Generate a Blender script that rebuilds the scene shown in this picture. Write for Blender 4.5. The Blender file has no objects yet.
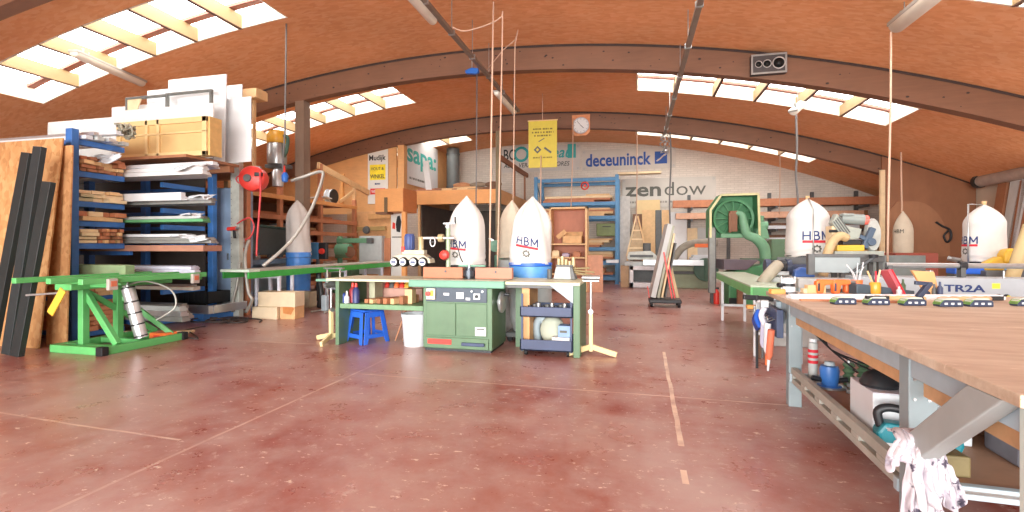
import bpy, bmesh, math, random
from mathutils import Vector, Matrix, noise
random.seed(7)
SC = bpy.context.scene
COL = SC.collection
PI = math.pi
# ---------------------------------------------------------------- survey of the hall: eye point and heading
FPX, YAW, HOR, EYE = 490.0, math.radians(14.0), 247.0, 1.23
SN, CS = math.sin(YAW), math.cos(YAW)
VX, VR, VTOP = -3.3, 27.15, 5.17              # barrel vault: axis x, radius, crown height
WL, WR, WB, WF = -14.4, 7.95, 18.3, -4.0      # wall planes


def at(px, py, d):
    """point of the hall seen at a photo pixel, d metres in front of the eye"""
    u = (px - 512) / FPX
    return Vector((d * (-SN + u * CS), d * (CS + u * SN), EYE + d * (HOR - py) / FPX))


def fl(px, py, z=0.0):
    return at(px, py, FPX * (EYE - z) / (py - HOR))


def onx(px, py, X):
    u = (px - 512) / FPX
    return at(px, py, X / (-SN + u * CS))


def ony(px, py, Y):
    u = (px - 512) / FPX
    return at(px, py, Y / (CS + u * SN))


def vz(x, off=0.0):
    return VTOP - VR + math.sqrt((VR - off) ** 2 - (x - VX) ** 2)


def S(r, g, b):
    f = lambda c: (c / 255 / 12.92) if c <= 10 else ((c / 255 + 0.055) / 1.055) ** 2.4
    return (f(r), f(g), f(b), 1)


# ---------------------------------------------------------------- materials
MATS = {}


def nodes(name):
    m = bpy.data.materials.new(name)
    m.use_nodes = True
    nt = m.node_tree
    b = nt.nodes['Principled BSDF']
    return m, nt, b


def mix(nt, fac, a, b, mode='MIX'):
    n = nt.nodes.new('ShaderNodeMix'); n.data_type = 'RGBA'; n.blend_type = mode
    for sock, v in ((n.inputs[0], fac), (n.inputs[6], a), (n.inputs[7], b)):
        if hasattr(v, 'is_linked'):
            nt.links.new(v, sock)
        else:
            sock.default_value = v
    return n.outputs[2]


def ramp(nt, fac, stops):
    n = nt.nodes.new('ShaderNodeValToRGB')
    e = n.color_ramp.elements
    while len(e) < len(stops):
        e.new(0.5)
    for i, (p, c) in enumerate(stops):
        e[i].position = p; e[i].color = c if len(c) == 4 else (*c, 1)
    nt.links.new(fac, n.inputs[0])
    return n.outputs[0]


def coords(nt, scale=(1, 1, 1), kind='Object'):
    t = nt.nodes.new('ShaderNodeTexCoord'); mp = nt.nodes.new('ShaderNodeMapping')
    nt.links.new(t.outputs[kind], mp.inputs[0]); mp.inputs['Scale'].default_value = scale
    return mp.outputs[0]


def nz(nt, vec, scale, detail=4, rough=0.55):
    n = nt.nodes.new('ShaderNodeTexNoise')
    nt.links.new(vec, n.inputs['Vector'])
    n.inputs['Scale'].default_value = scale; n.inputs['Detail'].default_value = detail
    n.inputs['Roughness'].default_value = rough
    return n.outputs[0]


def bump(nt, b, h, st=0.3, dist=0.01):
    n = nt.nodes.new('ShaderNodeBump'); n.inputs['Strength'].default_value = st
    n.inputs['Distance'].default_value = dist
    nt.links.new(h, n.inputs['Height']); nt.links.new(n.outputs[0], b.inputs['Normal'])


def sc(c, k):
    return tuple(min(1, x * k) for x in c[:3]) + (1,)


def mat(name, rgb, rough=0.5, metal=0.0, var=0.14, scale=7.0, bmp=0.0, stretch=(1, 1, 1)):
    if name in MATS:
        return MATS[name]
    m, nt, b = nodes(name)
    c = S(*rgb)
    v = coords(nt, stretch)
    n = nz(nt, v, scale)
    col = ramp(nt, n, [(0.3, sc(c, 1 - var)), (0.7, sc(c, 1 + var))])
    nt.links.new(col, b.inputs['Base Color'])
    b.inputs['Roughness'].default_value = rough; b.inputs['Metallic'].default_value = metal
    if bmp:
        bump(nt, b, nz(nt, v, scale * 6), bmp)
    MATS[name] = m
    return m


def wood(name, rgb, stretch=(1, 1, 1), var=0.2, rough=0.6, scale=9.0):
    if name in MATS:
        return MATS[name]
    m, nt, b = nodes(name)
    c = S(*rgb)
    v = coords(nt, stretch)
    n = nz(nt, v, scale, 5, 0.65)
    n2 = nz(nt, coords(nt), 1.7, 3)
    col = ramp(nt, n, [(0.3, sc(c, 1 - var)), (0.5, c), (0.72, sc(c, 1 + var))])
    col = mix(nt, 0.35, col, ramp(nt, n2, [(0.35, sc(c, 0.8)), (0.65, sc(c, 1.15))]))
    nt.links.new(col, b.inputs['Base Color'])
    b.inputs['Roughness'].default_value = rough
    bump(nt, b, n, 0.08, 0.004)
    MATS[name] = m
    return m


def osb(name, dark, mid, light, scale, stretch, rough=0.7, contrast=1.0):
    m, nt, b = nodes(name)
    v0 = coords(nt, stretch)
    n0 = nt.nodes.new('ShaderNodeTexNoise'); nt.links.new(v0, n0.inputs['Vector']); n0.inputs['Scale'].default_value = 2.2
    dv = mix(nt, 0.12, v0, n0.outputs[1], 'ADD')
    vo = nt.nodes.new('ShaderNodeTexVoronoi'); nt.links.new(dv, vo.inputs['Vector']); vo.inputs['Scale'].default_value = scale
    sep = nt.nodes.new('ShaderNodeSeparateColor'); nt.links.new(vo.outputs['Color'], sep.inputs[0])
    col = ramp(nt, sep.outputs[0], [(0.0, S(*dark)), (0.45, S(*mid)), (1.0, S(*light))])
    big = nz(nt, coords(nt), 0.55, 3)
    col = mix(nt, 0.5, col, ramp(nt, big, [(0.35, sc(S(*mid), 0.85)), (0.65, sc(S(*mid), 1.12))]))
    nt.links.new(col, b.inputs['Base Color'])
    b.inputs['Roughness'].default_value = rough
    bump(nt, b, sep.outputs[1], 0.15, 0.004)
    MATS[name] = m
    return m


# ---------------------------------------------------------------- mesh builder
class MB:
    def __init__(s):
        s.bm = bmesh.new()

    def _add(s, vs, fs):
        v = [s.bm.verts.new(p) for p in vs]
        for f in fs:
            try:
                s.bm.faces.new([v[i] for i in f])
            except ValueError:
                pass
        return s

    def box(s, x0, x1, y0, y1, z0, z1, m=None):
        vs = [Vector((x, y, z)) for z in (z0, z1) for y in (y0, y1) for x in (x0, x1)]
        if m:
            vs = [m @ v for v in vs]
        return s._add(vs, [(0, 2, 3, 1), (4, 5, 7, 6), (0, 1, 5, 4), (2, 6, 7, 3), (0, 4, 6, 2), (1, 3, 7, 5)])

    def bar(s, p, q, w, h, up=(0, 0, 1)):
        """square section bar from p to q; w across, h along 'up'"""
        p, q = Vector(p), Vector(q)
        a = (q - p).normalized(); u = Vector(up)
        if abs(a.dot(u)) > 0.98:
            u = Vector((0, 1, 0))
        r = a.cross(u).normalized(); u = r.cross(a).normalized()
        vs = [c + r * (i * w / 2) + u * (j * h / 2) for c in (p, q) for i, j in ((-1, -1), (1, -1), (1, 1), (-1, 1))]
        return s._add(vs, [(3, 2, 1, 0), (4, 5, 6, 7), (0, 1, 5, 4), (1, 2, 6, 5), (2, 3, 7, 6), (3, 0, 4, 7)])

    def ring(s, c, a, b, n, r1, r2=None):
        r2 = r1 if r2 is None else r2
        return [s.bm.verts.new(c + a * (r1 * math.cos(2 * PI * k / n)) + b * (r2 * math.sin(2 * PI * k / n))) for k in range(n)]

    def skin(s, rings, cap0=True, cap1=True):
        n = len(rings[0])
        for r0, r1 in zip(rings, rings[1:]):
            for k in range(n):
                s.bm.faces.new((r0[k], r0[(k + 1) % n], r1[(k + 1) % n], r1[k]))
        if cap0:
            s.bm.faces.new(rings[0][::-1])
        if cap1:
            s.bm.faces.new(rings[-1])
        return s

    def cyl(s, p, q, r, r2=None, n=16):
        p, q = Vector(p), Vector(q); a = (q - p).normalized()
        x = a.orthogonal().normalized(); y = a.cross(x)
        return s.skin([s.ring(p, x, y, n, r), s.ring(q, x, y, n, r if r2 is None else r2)])

    def tube(s, pts, r, n=8):
        pts = [Vector(p) for p in pts]
        rings = []; x = None
        for i, p in enumerate(pts):
            a = (pts[min(i + 1, len(pts) - 1)] - pts[max(i - 1, 0)]).normalized()
            if x is None:
                x = a.orthogonal().normalized()
            else:
                x = (x - a * x.dot(a))
                x = x.normalized() if x.length > 1e-6 else a.orthogonal().normalized()
            rr = r[i] if isinstance(r, (list, tuple)) else r
            rings.append(s.ring(p, x, a.cross(x), n, rr))
        return s.skin(rings)

    def lathe(s, prof, c=(0, 0, 0), n=24, axis='Z', wob=0.0, sx=1.0, sy=1.0):
        c = Vector(c); rings = []
        A = {'Z': ((1, 0, 0), (0, 1, 0), (0, 0, 1)), 'Y': ((1, 0, 0), (0, 0, 1), (0, 1, 0)), 'X': ((0, 1, 0), (0, 0, 1), (1, 0, 0))}[axis]
        X, Y, Z = (Vector(t) for t in A)
        for r, z in prof:
            vs = []
            for k in range(n):
                t = 2 * PI * k / n
                d = X * math.cos(t) * sx + Y * math.sin(t) * sy
                rr = max(r, 0.0004)
                if wob:
                    rr *= 1 + wob * noise.noise(Vector((math.cos(t) * 2.2, math.sin(t) * 2.2, z * 5)) + c)
                vs.append(s.bm.verts.new(c + d * rr + Z * z))
            rings.append(vs)
        if len(prof) > 2 and prof[0][0] > .001 and prof[-1][0] > .001:      # open profile: a ring
            return s.skin(rings + [rings[0]], False, False)
        return s.skin(rings)

    def ell(s, c, rx, ry, rz, n=14, m=8, mtx=None):
        c = Vector(c); rings = []
        for j in range(m + 1):
            t = PI * j / m
            vs = []
            for k in range(n):
                a = 2 * PI * k / n
                p = Vector((rx * max(math.sin(t), .01) * math.cos(a), ry * max(math.sin(t), .01) * math.sin(a), -rz * math.cos(t)))
                if mtx:
                    p = mtx @ p
                vs.append(s.bm.verts.new(c + p))
            rings.append(vs)
        return s.skin(rings)

    def prism(s, out, y0, y1, plane='XZ', m=None):
        """outline (a,b) extruded: XZ along y, YZ along x, XY along z"""
        f = {'XZ': lambda a, b, t: (a, t, b), 'YZ': lambda a, b, t: (t, a, b), 'XY': lambda a, b, t: (a, b, t)}[plane]
        n = len(out)
        vs = [Vector(f(a, b, t)) for t in (y0, y1) for a, b in out]
        if m:
            vs = [m @ v for v in vs]
        return s._add(vs, [tuple(range(n))[::-1], tuple(range(n, 2 * n))] + [(i, (i + 1) % n, n + (i + 1) % n, n + i) for i in range(n)])

    def build(s, name, material, parent=None, bevel=0.0, smooth=False, loc=None, rot=None, sub=0):
        bmesh.ops.recalc_face_normals(s.bm, faces=s.bm.faces)
        me = bpy.data.meshes.new(name); s.bm.to_mesh(me); s.bm.free()
        o = bpy.data.objects.new(name, me); COL.objects.link(o)
        for mm in (material if isinstance(material, (list, tuple)) else [material]):
            me.materials.append(mm)
        if smooth:
            for p in me.polygons:
                p.use_smooth = True
        if parent:
            o.parent = parent
        if loc is not None:
            o.location = loc
        if rot is not None:
            o.rotation_euler = rot
        if bevel:
            md = o.modifiers.new('Bevel', 'BEVEL'); md.width = bevel; md.segments = 2; md.limit_method = 'ANGLE'; md.angle_limit = 0.6
        if sub:
            md = o.modifiers.new('Subdivision', 'SUBSURF'); md.levels = sub; md.render_levels = sub
        if smooth and (bevel or smooth == 'auto'):
            try:
                me.set_sharp_from_angle(angle=0.7)
            except Exception:
                pass
        return o


def tag(o, label, cat, group=None, kind=None):
    o['label'] = label; o['category'] = cat
    if group:
        o['group'] = group
    if kind:
        o['kind'] = kind
    return o


def struct(o, label=None, cat=None):
    o['kind'] = 'structure'
    if label:
        o['label'] = label; o['category'] = cat
    return o


def thing(name, label, cat, loc=(0, 0, 0), rz=0.0, group=None):
    o = bpy.data.objects.new(name, None); COL.objects.link(o)
    o.empty_display_size = 0.1
    o.location = loc; o.rotation_euler = (0, 0, rz)
    return tag(o, label, cat, group)


def dup(root, loc, rz=None, label=None, group=None):
    """copy a thing with its parts and their sub-parts"""
    r = root.copy(); COL.objects.link(r); r.location = loc
    if rz is not None:
        r.rotation_euler = (r.rotation_euler[0], r.rotation_euler[1], rz)
    if label:
        r['label'] = label
    if group:
        r['group'] = group
    for ch in list(root.children):
        c = ch.copy(); COL.objects.link(c); c.parent = r
        for g in ch.children:
            d = g.copy(); COL.objects.link(d); d.parent = c
    return r


def lettering(txt, h, material, parent, loc, rot=(PI / 2, 0, 0), bold=0.0, shear=0.0, width=None, name='lettering', align='LEFT', depth=0.002, wrap=None):
    """writing as a thin raised mesh; h = cap height; width = fitted length; wrap = map onto a curved surface"""
    cu = bpy.data.curves.new(name, 'FONT'); cu.body = txt; cu.size = h / 0.72; cu.extrude = depth
    cu.offset = bold * h; cu.shear = shear; cu.align_x = 'LEFT'; cu.resolution_u = 3
    t = bpy.data.objects.new(name, cu); COL.objects.link(t)
    dg = bpy.context.evaluated_depsgraph_get(); dg.update()
    me = bpy.data.meshes.new_from_object(t.evaluated_get(dg))
    bpy.data.objects.remove(t)
    if len(me.vertices) == 0:
        return None
    xs = [v.co.x for v in me.vertices]; x0, x1 = min(xs), max(xs)
    k = width / (x1 - x0) if width else 1.0
    off = {'LEFT': 0, 'CENTER': 0.5, 'RIGHT': 1}[align] * (x1 - x0) * k
    for v in me.vertices:
        v.co.x = (v.co.x - x0) * k - off
        if wrap:
            v.co = wrap(v.co.x, v.co.y, v.co.z)
    me.materials.clear(); me.materials.append(material)
    o = bpy.data.objects.new(name, me); COL.objects.link(o)
    if parent:
        o.parent = parent
    o.location = loc; o.rotation_euler = rot
    return o


def rope(name, label, cat, pts, r, material, group=None, n=6):
    o = MB().tube(pts, r, n).build(name, material, smooth=True)
    return tag(o, label, cat, group)


def smoothpath(pts, k=5):
    """Catmull-Rom through the points"""
    P = [Vector(p) for p in pts]; P = [P[0]] + P + [P[-1]]; out = []
    for i in range(1, len(P) - 2):
        for j in range(k):
            t = j / k
            a, b, c, d = P[i - 1], P[i], P[i + 1], P[i + 2]
            out.append(0.5 * ((2 * b) + (c - a) * t + (2 * a - 5 * b + 4 * c - d) * t * t + (3 * b - a - 3 * c + d) * t ** 3))
    out.append(P[-2])
    return out


def smallprint(x, z, w, h, material, parent, y=-.003, seed=1, along='X'):
    """a line of print too small to read: a row of short dashes"""
    r = random.Random(seed); o = MB(); a = 0
    while a < w:
        L = min(r.uniform(.5, 1.6) * h, w - a)
        if along == 'X':
            o.box(x + a, x + a + L, y - .002, y, z, z + h)
        else:
            o.box(y, y + .002, x + a, x + a + L, z, z + h)
        a += L + h * r.choice([.35, .35, .9])
    return o.build('lettering', material, parent)
# ---------------------------------------------------------------- shared materials
OSBC = osb('osb_ceiling', (226, 150, 100), (240, 170, 118), (248, 194, 148), 9.0, (0.9, 2.4, 2.4), 0.75)
OSBP = osb('osb_panel', (156, 104, 60), (194, 142, 90), (216, 176, 126), 11.0, (2.0, 1.0, 1.2), 0.65)
GLU = wood('glulam', (124, 86, 64), (0.5, 3, 6), 0.14, 0.6, 5)
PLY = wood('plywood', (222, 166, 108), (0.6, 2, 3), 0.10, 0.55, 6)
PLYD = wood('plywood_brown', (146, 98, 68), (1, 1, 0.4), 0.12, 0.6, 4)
PINE = wood('pine', (226, 186, 136), (1, 1, 1), 0.16)
PINEL = wood('pale_pine', (236, 210, 168), (1, 1, 1), 0.12)
TIMB = wood('red_timber', (190, 124, 88), (1, 1, 1), 0.2)
TIMBX = wood('brown_timber', (160, 108, 76), (1, 1, 1), 0.2)
CREAM = mat('cream_lacquer', (226, 196, 142), 0.45, 0, 0.04)
BEECH = wood('beech', (184, 118, 84), (0.7, 3, 3), 0.10, 0.5)
WHITE = mat('white_board', (222, 222, 222), 0.5, 0, 0.03)
WHITEP = mat('white_plastic', (218, 222, 226), 0.35, 0, 0.03)
GREYW = mat('grey_white_board', (194, 196, 194), 0.55, 0, 0.05)
FABW = mat('filter_fabric', (216, 213, 208), 0.9, 0, 0.05, 5, 0.25)
FABC = mat('cream_filter_fabric', (204, 192, 172), 0.9, 0, 0.08, 5, 0.2)
STEEL = mat('steel', (176, 178, 178), 0.35, 0.75, 0.12, 14)
ALU = mat('aluminium', (206, 208, 210), 0.32, 0.7, 0.06, 10)
GREYP = mat('grey_paint', (182, 186, 184), 0.5, 0, 0.08)
GREYB = mat('blue_grey_paint', (166, 182, 190), 0.5, 0, 0.08)
GREYD = mat('dark_grey_paint', (92, 94, 94), 0.5, 0, 0.12)
OLIVE = mat('olive_machine_paint', (150, 160, 132), 0.5, 0, 0.08)
GREEN = mat('bright_green_paint', (96, 178, 104), 0.4, 0, 0.1, 5)
GREENL = mat('light_green_top', (184, 198, 176), 0.5, 0, 0.08)
MOULD = mat('machine_green', (92, 122, 92), 0.45, 0, 0.1, 5)
TEAL = mat('pale_teal_paint', (112, 162, 138), 0.45, 0, 0.1, 5)
SAWG = mat('saw_green', (70, 132, 88), 0.5, 0, 0.14, 4)
SAWL = mat('saw_light_green', (108, 156, 122), 0.5, 0, 0.1, 4)
BLUE = mat('rack_blue', (70, 132, 208), 0.45, 0, 0.12, 6)
BLUED = mat('rack_dark_blue', (58, 108, 176), 0.5, 0, 0.15, 6)
BLUEF = mat('faded_blue', (82, 140, 186), 0.5, 0, 0.12, 6)
BLUEP = mat('blue_plastic', (44, 104, 214), 0.4, 0, 0.05)
NAVY = mat('dark_blue_steel', (62, 74, 104), 0.5, 0, 0.14, 5)
NAVYP = mat('navy_print', (36, 56, 110), 0.6, 0, 0.03)
RED = mat('red_paint', (222, 62, 52), 0.4, 0, 0.08)
REDP = mat('red_print', (206, 40, 56), 0.6, 0, 0.03)
ORANGE = mat('orange_plastic', (244, 120, 60), 0.4, 0, 0.05)
YELLOW = mat('yellow_plastic', (222, 178, 62), 0.45, 0, 0.06)
YELLOWD = mat('dark_yellow_sheet', (204, 182, 54), 0.5, 0, 0.05)
BLACK = mat('black_plastic', (34, 36, 40), 0.45, 0, 0.12)
BLACKR = mat('dark_grey_profile', (40, 45, 46), 0.4, 0, 0.08)
RUBBER = mat('black_rubber', (24, 24, 26), 0.7, 0, 0.1)
BROWNB = wood('brown_board', (128, 88, 64), (0.6, 1, 1), 0.15)
ROPEM = mat('white_rope', (212, 176, 152), 0.8, 0, 0.1, 60)
ROPEG = mat('grey_cable', (110, 106, 104), 0.7, 0, 0.1, 60)
PINK = mat('red_brown_batten', (160, 100, 82), 0.6, 0, 0.1)
TEALT = mat('teal_tool_shell', (20, 116, 128), 0.4, 0, 0.08)
PLYBOX = wood('plywood_crate', (226, 160, 98), (0.8, 0.8, 3), 0.08)
SCRIPTB = mat('banner_blue', (40, 82, 160), 0.6, 0, 0.03)
SCRIPTT = mat('banner_teal', (54, 168, 168), 0.6, 0, 0.03)
SCRIPTG = mat('banner_grey', (92, 92, 84), 0.6, 0, 0.03)
BANNER = mat('banner_sheet', (204, 196, 186), 0.6, 0, 0.05, 2)
AMBER = mat('amber_shell', (224, 166, 60), 0.3, 0, 0.1)
SHADEBR = mat('store_shade', (86, 78, 72), 0.8, 0, 0.15, 3)


def floor_material():
    m, nt, b = nodes('worn_red_floor')
    L = nt.links
    co = coords(nt)
    sep = nt.nodes.new('ShaderNodeSeparateXYZ'); L.new(co, sep.inputs[0])

    def mth(op, a, bb=None, c=None):
        n = nt.nodes.new('ShaderNodeMath'); n.operation = op
        for i, v in enumerate((a, bb, c)):
            if v is None:
                continue
            if hasattr(v, 'is_linked'):
                L.new(v, n.inputs[i])
            else:
                n.inputs[i].default_value = v
        return n.outputs[0]
    big = nz(nt, co, 0.55, 5, 0.6)
    mid = nz(nt, co, 2.6, 6, 0.7)
    fine = nz(nt, co, 9.0, 6, 0.75)
    spk = nz(nt, coords(nt, (1.0, 2.2, 1)), 11.0, 4, 0.72)
    red = ramp(nt, big, [(0.38, S(146, 64, 54)), (0.5, S(162, 100, 88)), (0.62, S(184, 156, 148))])
    worn = ramp(nt, mid, [(0.42, (0, 0, 0, 1)), (0.66, (1, 1, 1, 1))])
    patch = ramp(nt, nz(nt, co, 1.15, 4, .55), [(0.40, (0, 0, 0, 1)), (0.60, (1, 1, 1, 1))])
    red = mix(nt, mth('MULTIPLY', patch, 0.55), red, S(180, 138, 128))
    col = mix(nt, mth('MULTIPLY', worn, 0.6), red, S(186, 162, 156))
    dirt = ramp(nt, fine, [(0.30, (1, 1, 1, 1)), (0.44, (0, 0, 0, 1))])
    col = mix(nt, mth('MULTIPLY', dirt, 0.18), col, S(112, 60, 56))
    lightf = ramp(nt, fine, [(0.58, (0, 0, 0, 1)), (0.66, (1, 1, 1, 1))])
    col = mix(nt, mth('MULTIPLY', lightf, 0.55), col, S(206, 182, 172))
    flecks = ramp(nt, spk, [(0.635, (0, 0, 0, 1)), (0.655, (1, 1, 1, 1))])
    col = mix(nt, mth('MULTIPLY', flecks, 0.85), col, S(232, 214, 200))

    wig = mth('MULTIPLY', mth('SUBTRACT', nz(nt, co, 1.2, 2), 0.5), 0.05)

    def seam(p, q, w, fac, col, tone):
        """a filler line between two floor points"""
        dx, dy = q[0] - p[0], q[1] - p[1]; ln = math.hypot(dx, dy); dx /= ln; dy /= ln
        ax = mth('SUBTRACT', sep.outputs[0], p[0]); ay = mth('SUBTRACT', sep.outputs[1], p[1])
        tl = mth('ADD', mth('MULTIPLY', ax, dx), mth('MULTIPLY', ay, dy))
        ts = mth('ADD', mth('SUBTRACT', mth('MULTIPLY', ay, dx), mth('MULTIPLY', ax, dy)), wig)
        on = mth('MULTIPLY', mth('LESS_THAN', mth('ABSOLUTE', ts), w), mth('MULTIPLY', mth('GREATER_THAN', tl, 0), mth('LESS_THAN', tl, ln)))
        br = ramp(nt, nz(nt, co, 4.0, 3), [(0.3, (0.25, .25, .25, 1)), (0.6, (1, 1, 1, 1))])
        return mix(nt, mth('MULTIPLY', mth('MULTIPLY', on, br), fac), col, tone)
    g = lambda x, y: fl(x, y)[:2]
    col = seam(g(40, 516), g(391, 357), 0.012, 0.8, col, S(214, 186, 172))
    col = seam(g(664, 352), g(681, 446), 0.017, 0.95, col, S(240, 214, 188))
    col = seam(g(683, 470), g(686, 484), 0.017, 0.9, col, S(240, 214, 188))
    col = seam(g(362, 374), g(800, 406), 0.010, 0.9, col, S(222, 192, 174))
    col = seam(g(-20, 410), g(180, 440), 0.010, 0.8, col, S(222, 196, 180))
    col = seam(g(190, 338), g(335, 345), 0.012, 0.8, col, S(222, 196, 180))
    L.new(col, b.inputs['Base Color'])
    rg = ramp(nt, mid, [(0.3, (0.24, .24, .24, 1)), (0.7, (0.40, .40, .40, 1))])
    L.new(rg, b.inputs['Roughness'])
    b.inputs['Specular IOR Level'].default_value = 0.6
    bump(nt, b, fine, 0.06, 0.003)
    return m


def brick_material():
    m, nt, b = nodes('whitewashed_brick')
    co = coords(nt)
    sw = nt.nodes.new('ShaderNodeSeparateXYZ'); cb = nt.nodes.new('ShaderNodeCombineXYZ')
    nt.links.new(co, sw.inputs[0]); nt.links.new(sw.outputs[0], cb.inputs[0]); nt.links.new(sw.outputs[2], cb.inputs[1]); nt.links.new(sw.outputs[1], cb.inputs[2])
    br = nt.nodes.new('ShaderNodeTexBrick'); nt.links.new(cb.outputs[0], br.inputs[0])
    br.inputs['Scale'].default_value = 1.0; br.inputs['Brick Width'].default_value = 0.24; br.inputs['Row Height'].default_value = 0.075
    br.inputs['Mortar Size'].default_value = 0.008
    br.inputs['Color1'].default_value = S(226, 216, 204); br.inputs['Color2'].default_value = S(210, 200, 188); br.inputs['Mortar'].default_value = S(190, 180, 168)
    n = nz(nt, co, 0.8, 4)
    col = mix(nt, 0.4, br.outputs[0], ramp(nt, n, [(0.3, S(196, 186, 174)), (0.7, S(234, 226, 216))]))
    nt.links.new(col, b.inputs['Base Color']); b.inputs['Roughness'].default_value = 0.85
    bump(nt, b, br.outputs[0], 0.25, 0.006)
    return m


FLOORM, BRICK = floor_material(), brick_material()
PLAST = mat('pale_plaster', (206, 190, 170), 0.85, 0, 0.08, 1.2)

# ---------------------------------------------------------------- floor, walls
struct(MB().box(WL - .2, WR + .2, WF - .2, WB + .2, -0.12, 0).build('floor', FLOORM))


def gable(y0, y1, name, material, hole=None):
    xs = [WL + (WR - WL) * i / 40 for i in range(41)]
    o = MB()
    if hole is None:
        o.prism([(WL, 0), (WR, 0)] + [(x, vz(x) + .02) for x in xs[::-1]], y0, y1)
    else:
        a, b_, h = hole
        o.prism([(WL, 0), (a, 0), (a, vz(a) + .02)] + [(x, vz(x) + .02) for x in xs[::-1] if x < a], y0, y1)
        o.prism([(b_, 0), (WR, 0)] + [(x, vz(x) + .02) for x in xs[::-1] if x > b_] + [(b_, vz(b_) + .02)], y0, y1)
        o.prism([(a, h), (b_, h), (b_, vz(b_) + .02)] + [(x, vz(x) + .02) for x in xs[::-1] if a < x < b_] + [(a, vz(a) + .02)], y0, y1)
    return struct(o.build(name, material))


gable(WB, WB + .2, 'wall_back', BRICK)
gable(WF - .2, WF, 'wall_front', BRICK, (-8.5, 5.0, 4.05))
struct(MB().box(WL - .2, WL, WF - .2, WB + .2, 0, vz(WL) + .05).build('wall_left', PLAST))
WINFILL = [(.6, 3.6), (4.4, 7.4), (8.2, 11.2)]  # openings for the added fill-light windows, out of view
o = MB(); zt_ = vz(WR) + .05
o.box(WR, WR + .2, WF - .2, WB + .2, 0, .9); o.box(WR, WR + .2, WF - .2, WB + .2, 2.45, zt_)
for ya, yb in zip([WF - .2] + [b_ for a, b_ in WINFILL], [a for a, b_ in WINFILL] + [WB + .2]):
    o.box(WR, WR + .2, ya, yb, .9, 2.45)
struct(o.build('wall_right', PLAST))

# ---------------------------------------------------------------- vaulted ceiling with six roof lights
SKX = [(-11.15, -5.62), (0.05, 5.2)]
SKY = [(5.80, 7.05), (10.70, 12.05), (15.55, 16.75)]


def vault():
    o = MB(); bm = o.bm
    xs = set(WL - .1 + (WR - WL + .2) * i / 44 for i in range(45))
    for a, b_ in SKX:
        xs |= {a, b_}
    xs = sorted(xs)
    ys = sorted({WF - .2, -1.5, .9, 3.3, 8.1, 13, WB + .2} | {v for p in SKY for v in p} | {4.5, 9.3, 14.1})
    T = 0.16
    lo = {}; hi = {}
    for i, x in enumerate(xs):
        for j, y in enumerate(ys):
            lo[i, j] = bm.verts.new((x, y, vz(x)))
            hi[i, j] = bm.verts.new((x, y, vz(x) + T))
    isin = lambda i, j: any(a - .01 <= xs[i] and xs[i + 1] <= b_ + .01 for a, b_ in SKX) and any(a - .01 <= ys[j] and ys[j + 1] <= b_ + .01 for a, b_ in SKY)
    solid = {(i, j): not isin(i, j) for i in range(len(xs) - 1) for j in range(len(ys) - 1)}
    for (i, j), s in solid.items():
        if not s:
            continue
        bm.faces.new((lo[i, j], lo[i, j + 1], lo[i + 1, j + 1], lo[i + 1, j]))
        bm.faces.new((hi[i, j], hi[i + 1, j], hi[i + 1, j + 1], hi[i, j + 1]))
        for di, dj, e in ((-1, 0, ((i, j), (i, j + 1))), (1, 0, ((i + 1, j), (i + 1, j + 1))), (0, -1, ((i, j), (i + 1, j))), (0, 1, ((i, j + 1), (i + 1, j + 1)))):
            if not solid.get((i + di, j + dj), False):
                bm.faces.new((lo[e[0]], lo[e[1]], hi[e[1]], hi[e[0]]))
    return struct(o.build('ceiling', OSBC))


vault()
m_, nt_, b_ = nodes('roof_light_sheet')
b_.inputs['Base Color'].default_value = (0.9, 0.93, 0.97, 1); b_.inputs['Roughness'].default_value = 0.4
b_.inputs['Emission Color'].default_value = (0.95, 0.98, 1.0, 1); b_.inputs['Emission Strength'].default_value = 7.5
PANE = m_
RSHADE = mat('rafter_shade_tone', (96, 66, 48), .7, 0, .1)
CURB = mat('white_curb', (244, 236, 220), 0.6, 0, 0.04)
RAFT = wood('rafter_cream', (176, 146, 104), (1, .4, 1), 0.06)
m_, nt_, b_ = nodes('fill_pane')
b_.inputs['Base Color'].default_value = (0.8, 0.84, 0.9, 1); b_.inputs['Emission Color'].default_value = (1, .97, .93, 1); b_.inputs['Emission Strength'].default_value = 3.0
PANEFILL = m_
for k_, (ya, yb) in enumerate(WINFILL):                       # glowing windows added to the unseen east wall as fill light
    w = struct(thing('window_%d' % (k_ + 7), 'x', 'x')); del w['label']; del w['category']
    MB()._add([(WR + .14, ya, .9), (WR + .14, yb, .9), (WR + .14, yb, 2.45), (WR + .14, ya, 2.45)], [(0, 1, 2, 3)]).build('pane', PANEFILL, w)
    o = MB(); o.box(WR + .02, WR + .12, ya, yb, .9, .96); o.box(WR + .02, WR + .12, ya, yb, 2.39, 2.45)
    for i in range(4):
        y = ya + (yb - ya - .06) * i / 3; o.box(WR + .02, WR + .12, y, y + .06, .96, 2.39)
    o.build('frame', CURB, w)
k = 0
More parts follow.
